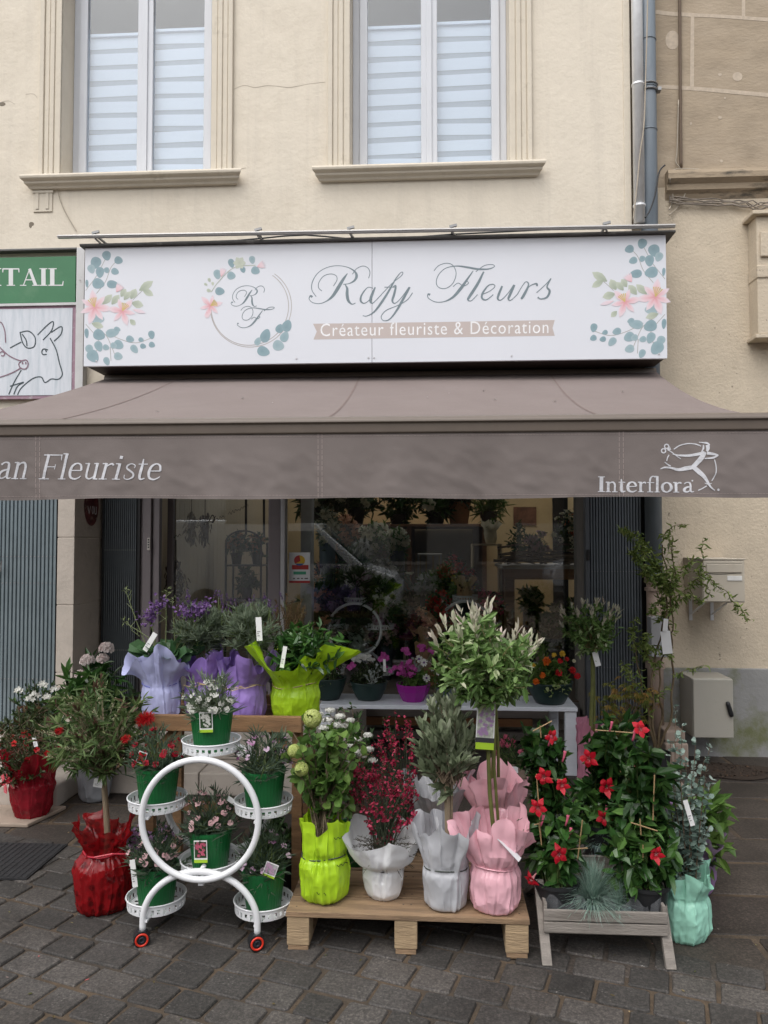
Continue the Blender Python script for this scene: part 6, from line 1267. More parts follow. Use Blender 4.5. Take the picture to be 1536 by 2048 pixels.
# ---------------------------------------------------------------- mandevillas, fescues and eucalyptus at right
def trumpet(T, p, d, R_, seed):
    r_ = NR(seed); d = unit(np.array([d], float))[0]; b = MB(); n = 14; a_ = np.cross(d, [.2, .1, .9]); a_ = a_/np.linalg.norm(a_); b_ = np.cross(d, a_); vs = []
    for (t, q, rn) in ((-.055, .003, .0), (-.03, .005, .2), (-.006, .012, .6)):
        for k in range(n): th = 6.2832*k/n; vs.append(tuple(np.array(p)+d*t*R_/.032+(a_*math.cos(th)+b_*math.sin(th))*q*R_/.032))
    b.add(vs, [(i*n+k, i*n+(k+1) % n, (i+1)*n+(k+1) % n, (i+1)*n+k) for i in range(2) for k in range(n)]); tb = b
    o = tb.build('flower_tube', fl('pink throat', (.72,.45,.42), (.70,.20,.25)), T)
    f = MB(); ph = r_.random()*6.28
    for q in range(5):
        th = ph+1.2566*q; D = a_*math.cos(th)+b_*math.sin(th)+d*.12; S_ = -a_*math.sin(th)+b_*math.cos(th); D = D/np.linalg.norm(D); C = np.array(p)
        jr = 1+r_.normal(0, .10); bk = d*r_.normal(.0, .005); pts = [C+D*.004, C+D*R_*.42+S_*R_*.30, C+D*R_*.74+S_*R_*.42-bk, C+D*R_*1.22*jr+S_*R_*.10-bk*2, C+D*R_*.98-S_*R_*.22-bk, C+D*R_*.66-S_*R_*.40, C+D*R_*.36-S_*R_*.26, C+D*R_*.6+d*.002]
        f.add([tuple(x) for x in pts], [(7, i, (i+1) % 7) for i in range(7)], [.05, .55, .85, .9, .85, .7, .5, .6])
    fo = f.build('flower', F_MAND, T); o.parent = fo; return fo
def mandevilla(name, lab, px0, py0, z, shelf_r, crowns, Y, flowers, buds, seed, canes):
    b0 = A(px0, py0, Y); b0.z = z; T = thing('mandevilla', lab, 'potted plant', b0, 'red mandevillas on the planter stand'); r_ = NR(seed); pot(T, b0, .07, .085, .145, P_BLACK); s = S(Y, px0)
    fo, ss = MB(), MB()
    for (cpx, cpy, rx, ry, nst) in crowns: c, rd = cr(cpx, cpy, rx, ry, Y, .85); shrub(r_, fo, ss, b0+Vector((0,0,.12)), c, rd, nst, 9, .062, .034, f0=.25, spread=.9, up=.05, shell=.35, r0=.0025, r1=.0015, fold=.12, droop=.28, bow=.3, upj=.5); fo.build('foliage', LM_GLOSS, T); ss.build('vines', M_STEM, T)
    for (x0, y0, x1, y1) in canes: MB().tube([A(x0, y0, Y-rd[1]*.8), A(x1, y1, Y-rd[1]*.7)], .0024, n=6).build('cane', M_STICK, T)
    for i, (fx, fy, dx, dz) in enumerate(flowers): trumpet(T, V3(A(fx, fy, Y-rd[1]*1.02)), (dx, -1, dz), 14.8*s*(.85+.3*r_.random()), seed+i)
    for (fx, fy) in buds:
        p = A(fx, fy, Y-rd[1]*.95); MB().tube([p+Vector((-.006,0,-.022)), p+Vector((0,0,-.004)), p+Vector((.003,0,.010)), p+Vector((.004,0,.018))], .0035, .006, 8).build('bud', F_ROSE, T, smooth=True)
mandevilla('', 'mandevilla with many red trumpet flowers on canes beside the pink wrap', 1112, 1790, zt1+.001, .08, [(1084,1500,44,72,42),(1108,1665,62,110,66)], yP+.17, [(1103,1473,.5,.2),(1088,1553,-.3,.1),(1124,1570,.1,0),(1076,1615,-.3,.1),(1118,1708,.2,.1),(1062,1760,-.7,-.3)], [(1128,1512),(1134,1640),(1140,1665),(1100,1480),(1085,1640)], 71, [(1073,1548,1083,1690),(1070,1553,1125,1560),(1078,1648,1083,1690),(1068,1650,1100,1640),(1080,1452,1082,1475),(1066,1462,1104,1442),(1165,1640,1155,1720),(1120,1700,1175,1696)])
mandevilla('', 'tall mandevilla with red flowers on the upper tier of the planter stand', 1205, 1750, zt2+.001, .08, [(1228,1490,62,62,46),(1205,1600,60,90,60)], yP+.42, [(1178,1517,-.6,.2),(1213,1573,.1,.05),(1208,1635,-.4,.2),(1268,1530,.2,.3)], [(1222,1452),(1212,1620)], 72, [(1258,1535,1257,1610),(1240,1543,1320,1556),(1190,1460,1268,1466)])
mandevilla('', 'mandevilla with few red flowers next to the eucalyptus', 1292, 1790, zt1+.001, .08, [(1292,1560,48,80,40),(1275,1690,72,100,70)], yP+.17, [(1312,1708,.1,0),(1280,1458,.3,.5)], [(1268,1470)], 73, [(1280,1638,1282,1670),(1262,1645,1315,1662),(1309,1550,1306,1640),(1286,1690,1286,1720)])
def fescue(lab, px, py, Y, z, R_, n, seed, pr):
    b0 = A(px, py, Y); b0.z = z; T = thing('blue_fescue', lab, 'grass', b0, 'blue fescue tufts on the planter stand'); r_ = NR(seed); pot(T, b0, pr*.8, pr, pr*1.6, P_FESC, rim=.003)
    fo = MB(); c0 = V3(b0)+[0, 0, pr*1.55]
    for _ in range(n):
        a = r_.random()*6.283; el = .12+1.35*r_.random(); l = R_*(.6+.6*r_.random()); d = np.array([math.cos(a)*math.cos(el), math.sin(a)*math.cos(el), math.sin(el)]); P = []
        for t in (0, .25, .5, .75, 1.): P.append(c0+d*l*t+np.array([0, 0, -1])*l*.30*t*t*math.cos(el)+r_.normal(0, .003, 3))
        rn = r_.random(); wv = np.cross(d, [0, 0, 1]); wv = wv/np.linalg.norm(wv)*.0016; vs = []
        for i, q in enumerate(P): f = 1-.8*i/4; vs += [tuple(q-wv*f), tuple(q+wv*f)]
        fo.add(vs, [(2*i, 2*i+1, 2*i+3, 2*i+2) for i in range(4)], rn)
    fo.build('blades', LM_FESC, T)
fescue('large blue fescue tuft spilling over the front slats of the planter stand', 1185, 1820, yP+.13, zt1+.012, .150, 1150, 81, .047)
fescue('small blue fescue in a pale pot on the upper tier of the planter stand', 1205, 1740, yP+.38, zt2+.001, .12, 260, 82, .045)
fescue('short blue fescue beside the large tuft', 1238, 1820, yP+.14, zt1+.001, .11, 170, 83, .042)
b0 = floor_base(1386, 1895, .09); T = thing('potted_eucalyptus', 'silvery eucalyptus with a white strip tag in mint green paper', 'potted plant', b0); r_ = NR(84)
wrap(T, b0, [(.072,0),(.09,.03),(.098,.09),(.095,.14),(.085,.163),(.09,.18),(.108,.245)], W_MINT, 18, pleat=.09, ruf=.28, crink=.008, peaks=3, peak=.4); MB().lathe(b0, [(.001,.14),(.085,.14)], 20).build('soil', M_SOIL, T)
fo, ss = MB(), MB(); c, rd = cr(1362, 1590, 62, 150, b0.y); 
tips = [(1352,1412),(1365,1450),(1392,1480),(1420,1490),(1410,1515),(1425,1555),(1340,1480),(1385,1545),(1345,1560),(1365,1600),(1405,1610),(1420,1650),(1350,1650),(1330,1690),(1380,1690),(1400,1715),(1372,1520),(1360,1500),(1330,1540),(1390,1640)]
for (x, y) in tips:
    q0_ = b0+Vector((r_.normal(0,.02), r_.normal(0,.02), .15)); q1_ = A(x, y, b0.y+r_.uniform(-.07, .07)); md_ = q0_.lerp(q1_, .55)+Vector((-.012,0,.02)); pts = [q0_.lerp(md_, t).lerp(md_.lerp(q1_, t), t) for t in [i/12 for i in range(13)]]; ss.tube(pts, .003, .0012, 5)
    n = 13
    for i in range(3, 13):
        for sg in (-1, 1):
            t_ = np.array(pts[i]-pts[i-1]); t_ /= np.linalg.norm(t_); sd_ = unit(np.cross(t_, r_.normal(0, 1, (1, 3))))[0]*sg; m_ = 2
            leaves(fo, r_, np.tile(V3(pts[i]), (m_, 1))-t_*r_.random((m_, 1))*.03, sd_+t_*.5+r_.normal(0, .25, (m_, 3)), .035*(1.15-.05*i), .032*(1.15-.05*i), .08, .05, blunt=1.)
fo.build('foliage', LM_EUC, T); ss.build('stems', mat('brown eucalyptus stem', (.13,.09,.06), .7), T); label_tag(T, A(1378, 1626, b0.y-.10), .018, .10, -.28)
b0 = floor_base(1405, 1800, .09); T = thing('potted_rhododendron', 'lilac flowering rhododendron in lilac film behind the mint wrapped eucalyptus', 'potted plant', b0); r_ = NR(85)
wrap(T, b0, [(.06,0),(.075,.03),(.082,.12),(.078,.15),(.09,.19),(.125,.25)], W_LILAC, 19, pleat=.09, ruf=.25, crink=.008, peaks=4, peak=.5); pot(T, b0+Vector((0,0,.003)), .06, .08, .15, P_BLACK)
fo, ss, ff = MB(), MB(), MB(); c, rd = cr(1380, 1660, 72, 80, b0.y); tips, tn = shrub(r_, fo, ss, b0+Vector((0,0,.14)), c, rd, 36, 9, .10, .032, f0=.5, r0=.004, r1=.003, spread=.8, droop=.15); fo.build('foliage', LM_MID, T); ss.build('stems', M_STEM, T)
p = V3(A(1326, 1600, b0.y-.10)); d = sph(r_, 26); rosettes(ff, r_, p+d*[.03, .02, .055], d+[0, -.5, 0], .024, 5, .7, .4); ff.build('blossoms', F_LILAC, T)

# ---------------------------------------------------------------- bowls on the white table
def bowl(lab, px, pyb, Y, r, h, m, seed, faces=0, cat='flower bowl'):
    b0 = A(px, pyb, Y); b0.z = zt_+.001; T = thing('planted_bowl', lab, cat, b0); n = faces or 40
    MB().lathe(b0, [(r*.5, .003), (r*.62, 0), (r*.72, .02*h/.12), (r*.93, h*.6), (r, h*.92), (r*1.02, h*.94), (r*1.02, h), (r*.96, h), (r*.93, h*.85)], n).build('bowl', m, T, smooth=not faces)
    MB().lathe(b0, [(.001, h*.88), (r*.94, h*.86)], 24).build('soil', M_SOIL, T); return T, b0, NR(seed)
Yt = yt0+.17
def fill(T, b0, r_, r, h, hh, n, L, W, m, lps=9, rx=1.0):
    fo, ss = MB(), MB(); c = V3(b0)+[0, 0, h+hh*.35]; tips, tn = shrub(r_, fo, ss, V3(b0)+[0, 0, h*.8], c, np.array([r*rx, r*rx, hh]), n, lps, L, W, f0=.3, r0=.002, jb=r*.4, spread=.8); fo.build('foliage', m, T); ss.build('stems', M_STEM, T); return tips, c
T, b0, r_ = bowl('dark bowl mostly hidden behind the lime wrapping on the white table', 655, 1400, Yt, .13, .15, P_DGREEN, 91); tips, c = fill(T, b0, r_, .13, .15, .10, 40, .035, .014, LM_DARK); ff = MB(); rosettes(ff, r_, tips[:14], unit(tips[:14]-c+[0, -.1, .1]), .018, 6, .6, .3); ff.build('blossoms', F_MAG, T)
T, b0, r_ = bowl('dark green round bowl with white flowers and dark violet leaves on the white table', 738, 1402, Yt, .128, .125, P_DGREEN, 92); tips, c = fill(T, b0, r_, .13, .12, .11, 60, .035, .014, leafmat('plum leaf', [(0,(.02,.03,.014)),(.6,(.04,.06,.025)),(1,(.06,.02,.04))])); ff = MB()
P = np.array([V3(A(x+r_.normal(0,4), y+r_.normal(0,3), Yt-.06)) for x, y in ((708,1318),(720,1312),(732,1312),(742,1320),(715,1322),(728,1318)) for _ in range(4)]); rosettes(ff, r_, P, np.tile([0, -.5, .8], (len(P), 1)), .016, 6, .7, .3); ff.build('white_blossoms', F_WHITE, T)
ff = MB(); P = np.array([V3(A(x, y, Yt-.09)) for x, y in ((700,1334),(705,1330),(767,1310),(762,1318),(773,1316))]); rosettes(ff, r_, P, np.tile([0, -1, .2], (5, 1)), .024, 6, .7, .3, two=True); ff.build('magenta_blossoms', F_MAG, T); label_tag(T, A(769, 1331, Yt-.10), .018, .085, -.03)
sf = MB()
for a in (-.5, -.15, .2, .55, .0):
    p = V3(A(744, 1372, Yt-.10)); d = np.array([math.sin(a), -.25, math.cos(a)]); q = p+d*.10*(1-.3*abs(a)); sf.tube([p, q], .002, n=5); t = r_.random((16, 1)); leaves(sf, r_, p+(q-p)*t, d+sph(r_, 16)*.8, .026, .010, .2, .1)
sf.build('silver_leaf', leafmat('silver felt leaf', [(0,(.26,.30,.28)),(1,(.46,.50,.47))], .8, .1), T)
T, b0, r_ = bowl('bright magenta faceted bowl with pink flowers on the white table', 826, 1407, Yt-.03, .118, .118, P_MAG, 93, faces=9); tips, c = fill(T, b0, r_, .115, .11, .10, 60, .032, .014, LM_MID); ff = MB()
P = V3(A(808, 1338, Yt-.10))+r_.normal(0, 1, (46, 3))*[.042, .025, .030]; rosettes(ff, r_, P, np.tile([0, -.8, .5], (46, 1))+r_.normal(0, .4, (46, 3)), .017, 7, .5, .3); ff.build('pink_blossoms', F_MAG, T)
ff = MB(); P = np.array([V3(A(x, y, Yt-.13)) for x, y in ((853,1356),(848,1325),(838,1318))]); rosettes(ff, r_, P, np.tile([.1, -1, .3], (3, 1)), .027, 12, .35, .15); ff.build('daisy', F_WHITE, T); ff = MB(); P2 = P+[0, -.006, .001]; rosettes(ff, r_, P2, np.tile([.1, -1, .3], (3, 1)), .008, 8, .8, .2); ff.build('daisy_eye', F_PURP, T)
ss, ff = MB(), MB()
for (x, y) in ((842,1292),(848,1298),(812,1300),(870,1298),(815,1308),(865,1303)): q = A(x, y, Yt); ss.tube([b0+Vector((0,0,.1)), q], .0016, n=4); rosettes(ff, r_, [V3(q)]*3+r_.normal(0, .012, (3, 3)), np.tile([0, -1, .4], (3, 1)), .020, 6, .6, .3)
ss.build('tall_stems', M_STEM, T); ff.build('tall_blossoms', F_MAG, T)
sf = MB()
for a in (-.3, .1, .45): p = V3(A(836, 1345, Yt-.08)); d = np.array([math.sin(a), -.2, math.cos(a)]); t = r_.random((22, 1)); leaves(sf, r_, p+d*.10*t, d+sph(r_, 22)*.8, .026, .010, .2, .1)
sf.build('silver_leaf', MATS['silver felt leaf'], T)
T, b0, r_ = bowl('slate blue pot with a loose green plant behind the willow crown', 893, 1398, Yt, .075, .09, P_BLUE, 94, cat='potted plant'); tips, c = fill(T, b0, r_, .12, .10, .19, 70, .035, .016, LM_MID); ff = MB(); rosettes(ff, r_, tips[:16], unit(tips[:16]-c+[0, -.1, .1]), .014, 5, .8, .3); ff.build('blossoms', F_WHITE, T)
T, b0, r_ = bowl('large dark green bowl of orange, red and yellow flowers near the dark shutter', 1100, 1417, Yt-.04, .152, .145, P_DGREEN, 95); tips, c = fill(T, b0, r_, .15, .14, .12, 110, .036, .015, LM_MID)
for (x, y, m, R_, nm) in ((1093,1322,'o',.030,'marigold'),(1072,1363,'o',.024,'marigold'),(1085,1350,'o',.022,'marigold'),(1125,1307,'y',.022,'marigold'),(1108,1310,'y',.018,'marigold'),(1052,1325,'y',.022,'marigold'),(1067,1330,'y',.016,'marigold'),(1118,1345,'r',.026,'dahlia'),(1145,1340,'r',.026,'dahlia'),(1155,1352,'r',.024,'dahlia'),(1120,1322,'r',.020,'dahlia'),(1148,1322,'c',.014,'dahlia'),(1134,1318,'r',.016,'dahlia')):
    ff = MB(); p = V3(A(x, y, Yt-.15)); d = np.array([[r_.normal(0, .2), -1, .5]])
    for q in range(3): rosettes(ff, r_, [p+d[0]*.004*q], d, R_*(1-.25*q), 10, .5, .15+.3*q)
    ff.build(nm, {'o': F_ORNG, 'y': F_YEL, 'r': F_RED, 'c': F_CREAM}[m], T)
fo, ss = MB(), MB(); c2, rd2 = cr(1082, 1300, 15, 34, Yt); shrub(r_, fo, ss, V3(b0)+[-.05, 0, .13], c2, rd2, 30, 30, .014, .003, f0=.3, spread=.6, up=.5, r0=.0016, shell=.2); fo.build('cypress_tuft', LM_MID, T)
fo = MB(); P = V3(A(1112, 1375, Yt-.17))+r_.normal(0, 1, (40, 3))*[.04, .02, .02]; leaves(fo, r_, P, sph(r_, 40)+[0, -.4, 0], .032, .024, .1, .2); fo.build('pale_ivy', leafmat('pale ivy leaf', [(0,(.14,.22,.06)),(1,(.40,.44,.22))], .5), T)

# ---------------------------------------------------------------- right-hand group behind the planter stand
b0 = floor_base(1188, 1590, .08); T = thing('willow_standard', 'small white-tipped willow standard in dusky pink film before the dark shutter', 'potted tree', b0)
wrap(T, b0, [(.06,0),(.075,.04),(.08,.16),(.072,.22),(.075,.30),(.085,.40)], W_ROSE, 22, pleat=.10, ruf=.2, crink=.008, peaks=3, peak=.4); c, rd = cr(1180, 1258, 58, 52, b0.y); hakuro(T, b0, b0+Vector((0,0,.2)), A(1184, 1300, b0.y), c, rd, 69, 75, th=.012, L=.042, white=26); label_tag(T, A(1193, 1318, b0.y-.03), .035, .09, -.25, print_=False)
b0 = floor_base(1252, 1570, .09); T = thing('japanese_maple', 'little Japanese maple with yellow-orange cut leaves before the slate shutter', 'potted tree', b0); r_ = NR(101); pot(T, b0, .075, .09, .17, P_BLACK)
c, rd = cr(1250, 1415, 62, 52, b0.y); fo, ss = MB(), MB(); tips, tn = shrub(r_, None or MB(), ss, b0+Vector((0,0,.15)), c, rd, 42, 3, .01, .004, f0=.8, r0=.005, r1=.0015, shell=.4, bow=.15)
for k in range(42):
    for q in range(4):
        p = tips[k]+r_.normal(0, .02, 3); hd = np.array([r_.normal(0, .6), -.6, -.25]); hd /= np.linalg.norm(hd); sd_ = np.cross(hd, [0, .3, 1]); sd_ /= np.linalg.norm(sd_)
        D = np.array([hd*math.cos(a)+sd_*math.sin(a) for a in (-1.35, -.9, -.45, 0, .45, .9, 1.35)]); leaves(fo, r_, np.tile(p, (7, 1)), D, .045*np.array([.6, .8, .95, 1, .95, .8, .6]), .007, .1, .25, rnd=np.full(7, r_.random()), upj=.1)
fo.build('foliage', LM_MAP, T); ss.build('stems', M_BARK, T)
b0 = floor_base(1318, 1572, .095); T = thing('twisted_willow', 'tall corkscrew willow with curly leaves in a dark pot by the drainpipe', 'potted tree', b0); r_ = NR(102); pot(T, b0, .085, .098, .19, P_BLACK)
stem = MB(); fo, tw = MB(), MB()
def squig(pts, r0, r1, amp=.014):
    P = [Vector(p) for p in pts]; out = []
    for i in range(len(P)-1):
        for j in range(6): t = j/6; q = P[i].lerp(P[i+1], t); a = (i*6+j)*1.05; out.append(q+Vector((math.sin(a)*amp, math.cos(a*.9)*amp, 0)))
    out.append(P[-1]); return out
Yw = b0.y; main = []
for pts in ([(1312,1512),(1306,1430),(1304,1350),(1316,1290),(1332,1230),(1333,1150),(1325,1090)], [(1318,1512),(1325,1440),(1318,1380),(1322,1320),(1345,1260),(1342,1180)], [(1322,1512),(1340,1450),(1346,1370),(1344,1290),(1336,1235),(1350,1170),(1345,1080)], [(1315,1510),(1300,1440),(1283,1380),(1272,1300)]):
    P = squig([b0+Vector((0,0,.17))]+[A(x, y, Yw+r_.uniform(-.04, .04)) for x, y in pts[1:]], .007, .003, .008); stem.tube(P, .0085, .0035, 7); main.append(P)
stem.build('trunk', mat('willow bark', (.12,.085,.045), .75, .25, 30), T)
def wleaves(P, n, L=.052):
    P = np.array([V3(p) for p in P]); m_ = len(P)
    for _ in range(n):
        i = r_.integers(1, m_); p = P[i-1]+(P[i]-P[i-1])*r_.random(); d = sph(r_, 1)[0]*[.9, .7, .6]+[0, 0, -.35]; d /= np.linalg.norm(d); sdv = np.cross(d, r_.normal(0, 1, 3)); sdv /= np.linalg.norm(sdv); nn_ = np.cross(d, sdv); l = L*(.6+.7*r_.random()); w_ = .0062; vs = []; cu = r_.uniform(-1.3, 1.3)
        for j in range(6):
            t = j/5; ww = w_*math.sin(math.pi*min(.97, t*.9+.08)); ang = cu*t*2; q = p+d*l*t*math.cos(ang*.4)+nn_*l*.35*math.sin(ang)*t+sdv*l*.18*math.sin(t*5+cu); s2 = sdv*math.cos(ang)+nn_*math.sin(ang); vs += [tuple(q-s2*ww), tuple(q+s2*ww)]
        fo.add(vs, [(2*j, 2*j+1, 2*j+3, 2*j+2) for j in range(5)], r_.random())
for (x0, y0, pts, n) in ((1325,1150,[(1310,1130),(1285,1105),(1262,1070),(1245,1055)],150),(1325,1170,[(1300,1140),(1278,1120),(1262,1100)],150),(1330,1160,[(1312,1120),(1290,1090),(1275,1065)],130),(1335,1190,[(1305,1160),(1285,1140)],110),(1320,1090,[(1335,1060),(1352,1050),(1370,1048)],26),(1345,1120,[(1340,1085),(1330,1068)],22),(1342,1180,[(1362,1155),(1375,1130),(1390,1118)],60),(1340,1200,[(1372,1180),(1395,1160),(1405,1130)],70),(1335,1210,[(1322,1195),(1312,1215),(1300,1225)],80),(1342,1215,[(1358,1200),(1380,1190),(1402,1203)],70),(1338,1190,[(1345,1160),(1348,1130)],60),(1340,1185,[(1330,1170),(1322,1150)],60),(1342,1220,[(1330,1225),(1318,1240)],60),(1400,1150,[(1412,1147),(1432,1172),(1450,1180),(1468,1205),(1482,1222),(1500,1240)],75),(1405,1125,[(1404,1095),(1407,1075)],16),(1395,1160,[(1420,1180),(1415,1200)],20),(1310,1300,[(1290,1285),(1300,1265)],50),(1316,1290,[(1330,1300),(1340,1310)],40),(1318,1330,[(1300,1320),(1290,1300),(1285,1275)],60),(1272,1300,[(1265,1270),(1270,1235)],60),(1283,1380,[(1258,1350),(1245,1325)],50),(1345,1350,[(1375,1340),(1395,1335),(1408,1330)],26),(1306,1400,[(1322,1385),(1335,1372)],22),(1304,1350,[(1312,1330),(1320,1320)],26)):
    P = squig([A(x0, y0, Yw)]+[A(x, y, Yw+r_.uniform(-.10, .10)) for x, y in pts], .003, .001, .007); tw.tube(P, .0030, .0012, 5); wleaves(P, n)
for P in main: wleaves(P[-12:], 40)
fo.build('foliage', LM_WIL, T); tw.build('twigs', mat('willow twig', (.16,.13,.06), .7), T)
o = label_tag(T, A(1333, 1285, Yw-.05), .062, .145, -.10, print_=False); label_tag(T, A(1331, 1250, Yw-.06), .03, .08, .1, print_=False)
# crate of pinks under the table
p0_, p1_ = G(985, 1562), G(1062, 1560); b0 = (p0_+p1_)/2; T = thing('wooden_crate', 'low wooden crate of pink carnations beneath the white table', 'crate', b0); z1 = A(1020, 1530, b0.y).z; w_ = (p1_-p0_).length/2
M_CRT = mat('dull crate wood', (.20,.15,.115), .85, .2, 4, .3, 40, stretch=(1,8,8)); b = MB()
MB().box((b0.x-w_, b0.y, .012), (b0.x+w_, b0.y+.014, z1)).build('front_board', M_CRT, T, bevel=.003); MB().box((b0.x-w_, b0.y+.25, .012), (b0.x+w_, b0.y+.264, z1)).build('back_board', M_CRT, T)
MB().box((b0.x-w_, b0.y+.015, .012), (b0.x-w_+.014, b0.y+.249, z1)).box((b0.x+w_-.014, b0.y+.015, .012), (b0.x+w_, b0.y+.249, z1)).build('end_board', M_CRT, T); MB().box((b0.x-w_-.004, b0.y-.01, 0), (b0.x+w_+.004, b0.y+.27, .0115)).build('crate_base', M_CRT, T); label_tag(T, (b0.x+.02, b0.y-.006, z1-.028), .04, .04)
bb = b0+Vector((0,.13,.02)); T = thing('carnations', 'pink carnations with dark leaves growing in the wooden crate', 'plant', bb); r_ = NR(103); fo, ss, ff = MB(), MB(), MB(); c, rd = cr(1018, 1508, 42, 36, bb.y); tips, tn = shrub(r_, fo, ss, V3(bb)+[0, 0, .05], c, rd, 60, 9, .05, .004, f0=.2, spread=.4, up=.4, r0=.0015, jb=.06); fo.build('foliage', LM_DARK, T); ss.build('stems', M_STEM, T)
P = tips[tips[:, 2] > c[2]+.01][:16]; rosettes(ff, r_, P, np.tile([0, -.8, .6], (len(P), 1)), .019, 6, .8, .3, two=True); ff.build('blossoms', F_ROSE, T)

# petals and leaf bits dropped on the paving
r_ = NR(300); b = MB(); n = 150
P = np.stack([r_.uniform(-2.4, 2.3, n), -2.55-r_.random(n)**1.6*1.5, np.full(n, .006)], 1); P[:, 1] = np.where(r_.random(n) < .3, r_.uniform(-2.6, -.8, n), P[:, 1])
leaves(b, r_, P, sph(r_, n)*[1, 1, .08], r_.uniform(.006, .020, n), r_.uniform(.003, .009, n), .15, .05, rnd=r_.random(n), upj=.15)
tag(b.build('fallen_petals', leafmat('fallen bits', [(0,(.10,.07,.03)),(.35,(.06,.08,.02)),(.6,(.30,.22,.12)),(.8,(.45,.40,.36)),(.93,(.40,.06,.06)),(1,(.45,.2,.25))], .7, .1)), 'scattered fallen petals and leaf bits on the paving', 'petals', kind='stuff')
# ---------------------------------------------------------------- inside the shop
FZ = .30
S1, T1 = make_stand(xs(712, 1.05, 1290), .92, FZ-.02+.02, False, 'white ring plant stand behind the shop window, left of the two', 1.0)
S1['group'] = 'ring stands inside the shop'
S2 = copy_tree(S1); S2.location = (xs(930, 1.25, 1280), 1.32, FZ); S2['label'] = 'white ring plant stand deeper in the shop, right of the two'
def inside(name, lab, cat, c, pr, ph, pm, cr_, hh, n, L, W, lm, seed, fm=None, nf=10, fr=.03, wrap_m=None, fk=6, grp=None):
    T = thing(name, lab, cat, c, grp); r_ = NR(seed); c = Vector(c)
    if wrap_m: wrap(T, c, [(pr*.7,0),(pr*.95,ph*.4),(pr,ph*.8),(pr*.95,ph),(pr*1.5,ph*1.6)], wrap_m, seed, n=50, ruf=.3, crink=.008, peak=.5)
    elif pm: pot(T, c, pr*.75, pr, ph, pm, n=28)
    fo, ss, ff = MB(), MB(), MB(); cc = V3(c)+[0, 0, ph+hh*.6]; tips, tn = shrub(r_, fo, ss, V3(c)+[0, 0, ph*.8], cc, np.array([cr_, cr_, hh]), n, 9, L, W, f0=.3, r0=.003, spread=.7, up=.2); fo.build('foliage', lm, T); ss.build('stems', M_STEM, T)
    if fm is not None:
        P = tips[np.argsort(tips[:, 1]-.5*tips[:, 2])[:nf]]; rosettes(ff, r_, P, unit(P-cc+[0, -.12, .05]), fr, fk, .6, .35, two=True); ff.build('blossoms', fm, T)
    return T
for k, (sp, lab) in enumerate(((0, 'strappy plant in floral wrap on top of the left indoor ring stand'), (1, 'plant in floral wrap on the left tray of the left indoor ring stand'), (2, 'white tulip-like plant in floral wrap on the right tray of the left indoor ring stand'), (3, 'strappy leaved plant in pale green wrap inside the left indoor ring'))):
    inside('wrapped_plant', lab, 'potted plant', T1[sp], .075, .14, None, .13, .17, 26, .16, .016, LM_DARK, 200+k, F_WHITE if sp == 2 else None, 9, .035, W_FLOR if sp < 3 else wrapmat('pale green wrap', (.42,.50,.42), .4, .3))
S2b = [Vector(p)-Vector(S1.location)+Vector(S2.location) for p in T1]
inside('red_bouquet', 'dark red bouquet on top of the right indoor ring stand', 'bouquet', S2b[0], .07, .12, None, .12, .14, 26, .05, .03, leafmat('wine leaf', [(0,(.06,.008,.01)),(1,(.14,.02,.02))]), 210, F_RED, 12, .03, W_KRAFT)
inside('red_poinsettia', 'red flowering plant on the left tray of the right indoor ring stand', 'potted plant', S2b[1], .08, .13, P_BLACK, .13, .11, 34, .06, .03, LM_DARK, 211, F_RED, 22, .04)
inside('red_bouquet', 'red and pink bouquet on the right tray of the right indoor ring stand', 'bouquet', S2b[2], .08, .12, None, .14, .13, 30, .05, .03, LM_DARK, 212, F_ROSE, 14, .04, W_KRAFT)
p = A(850, 1290, 1.1); inside('peach_bouquet', 'peach gerbera bouquet in kraft wrap between the indoor ring stands', 'bouquet', (p.x, 1.1, FZ+.22), .09, .17, None, .17, .16, 30, .05, .03, LM_DARK, 213, F_PEACH, 9, .05, W_KRAFT)
w_ = MB(); M_OAK = mat('orange brown wood', (.26,.12,.045), .6, .25, 4, stretch=(1,8,8)); x0, x1 = xs(735, 1.5, 1300), xs(900, 1.5, 1300)
T = thing('display_steps', 'orange brown stepped display bench on the shop floor', 'bench', ((x0+x1)/2, 1.5, FZ))
for i, z in enumerate((.12, .32, .52)): MB().box((x0, 1.45+.25*i, FZ+z-.02), (x1, 1.69+.25*i, FZ+z)).build('step_board', M_OAK, T); MB().box((x0, 1.47+.25*i, FZ), (x0+.03, 1.68+.25*i, FZ+z-.021)).box((x1-.03, 1.47+.25*i, FZ), (x1, 1.68+.25*i, FZ+z-.021)).build('side_panel', M_OAK, T)
p = A(850, 1290, 1.1); MB_ = MB().box((p.x-.12, 1.0, FZ), (p.x+.12, 1.2, FZ+.215)); tag(MB_.build('display_box', M_OAK, bevel=.006), 'wooden box carrying the peach bouquet inside the shop', 'box')
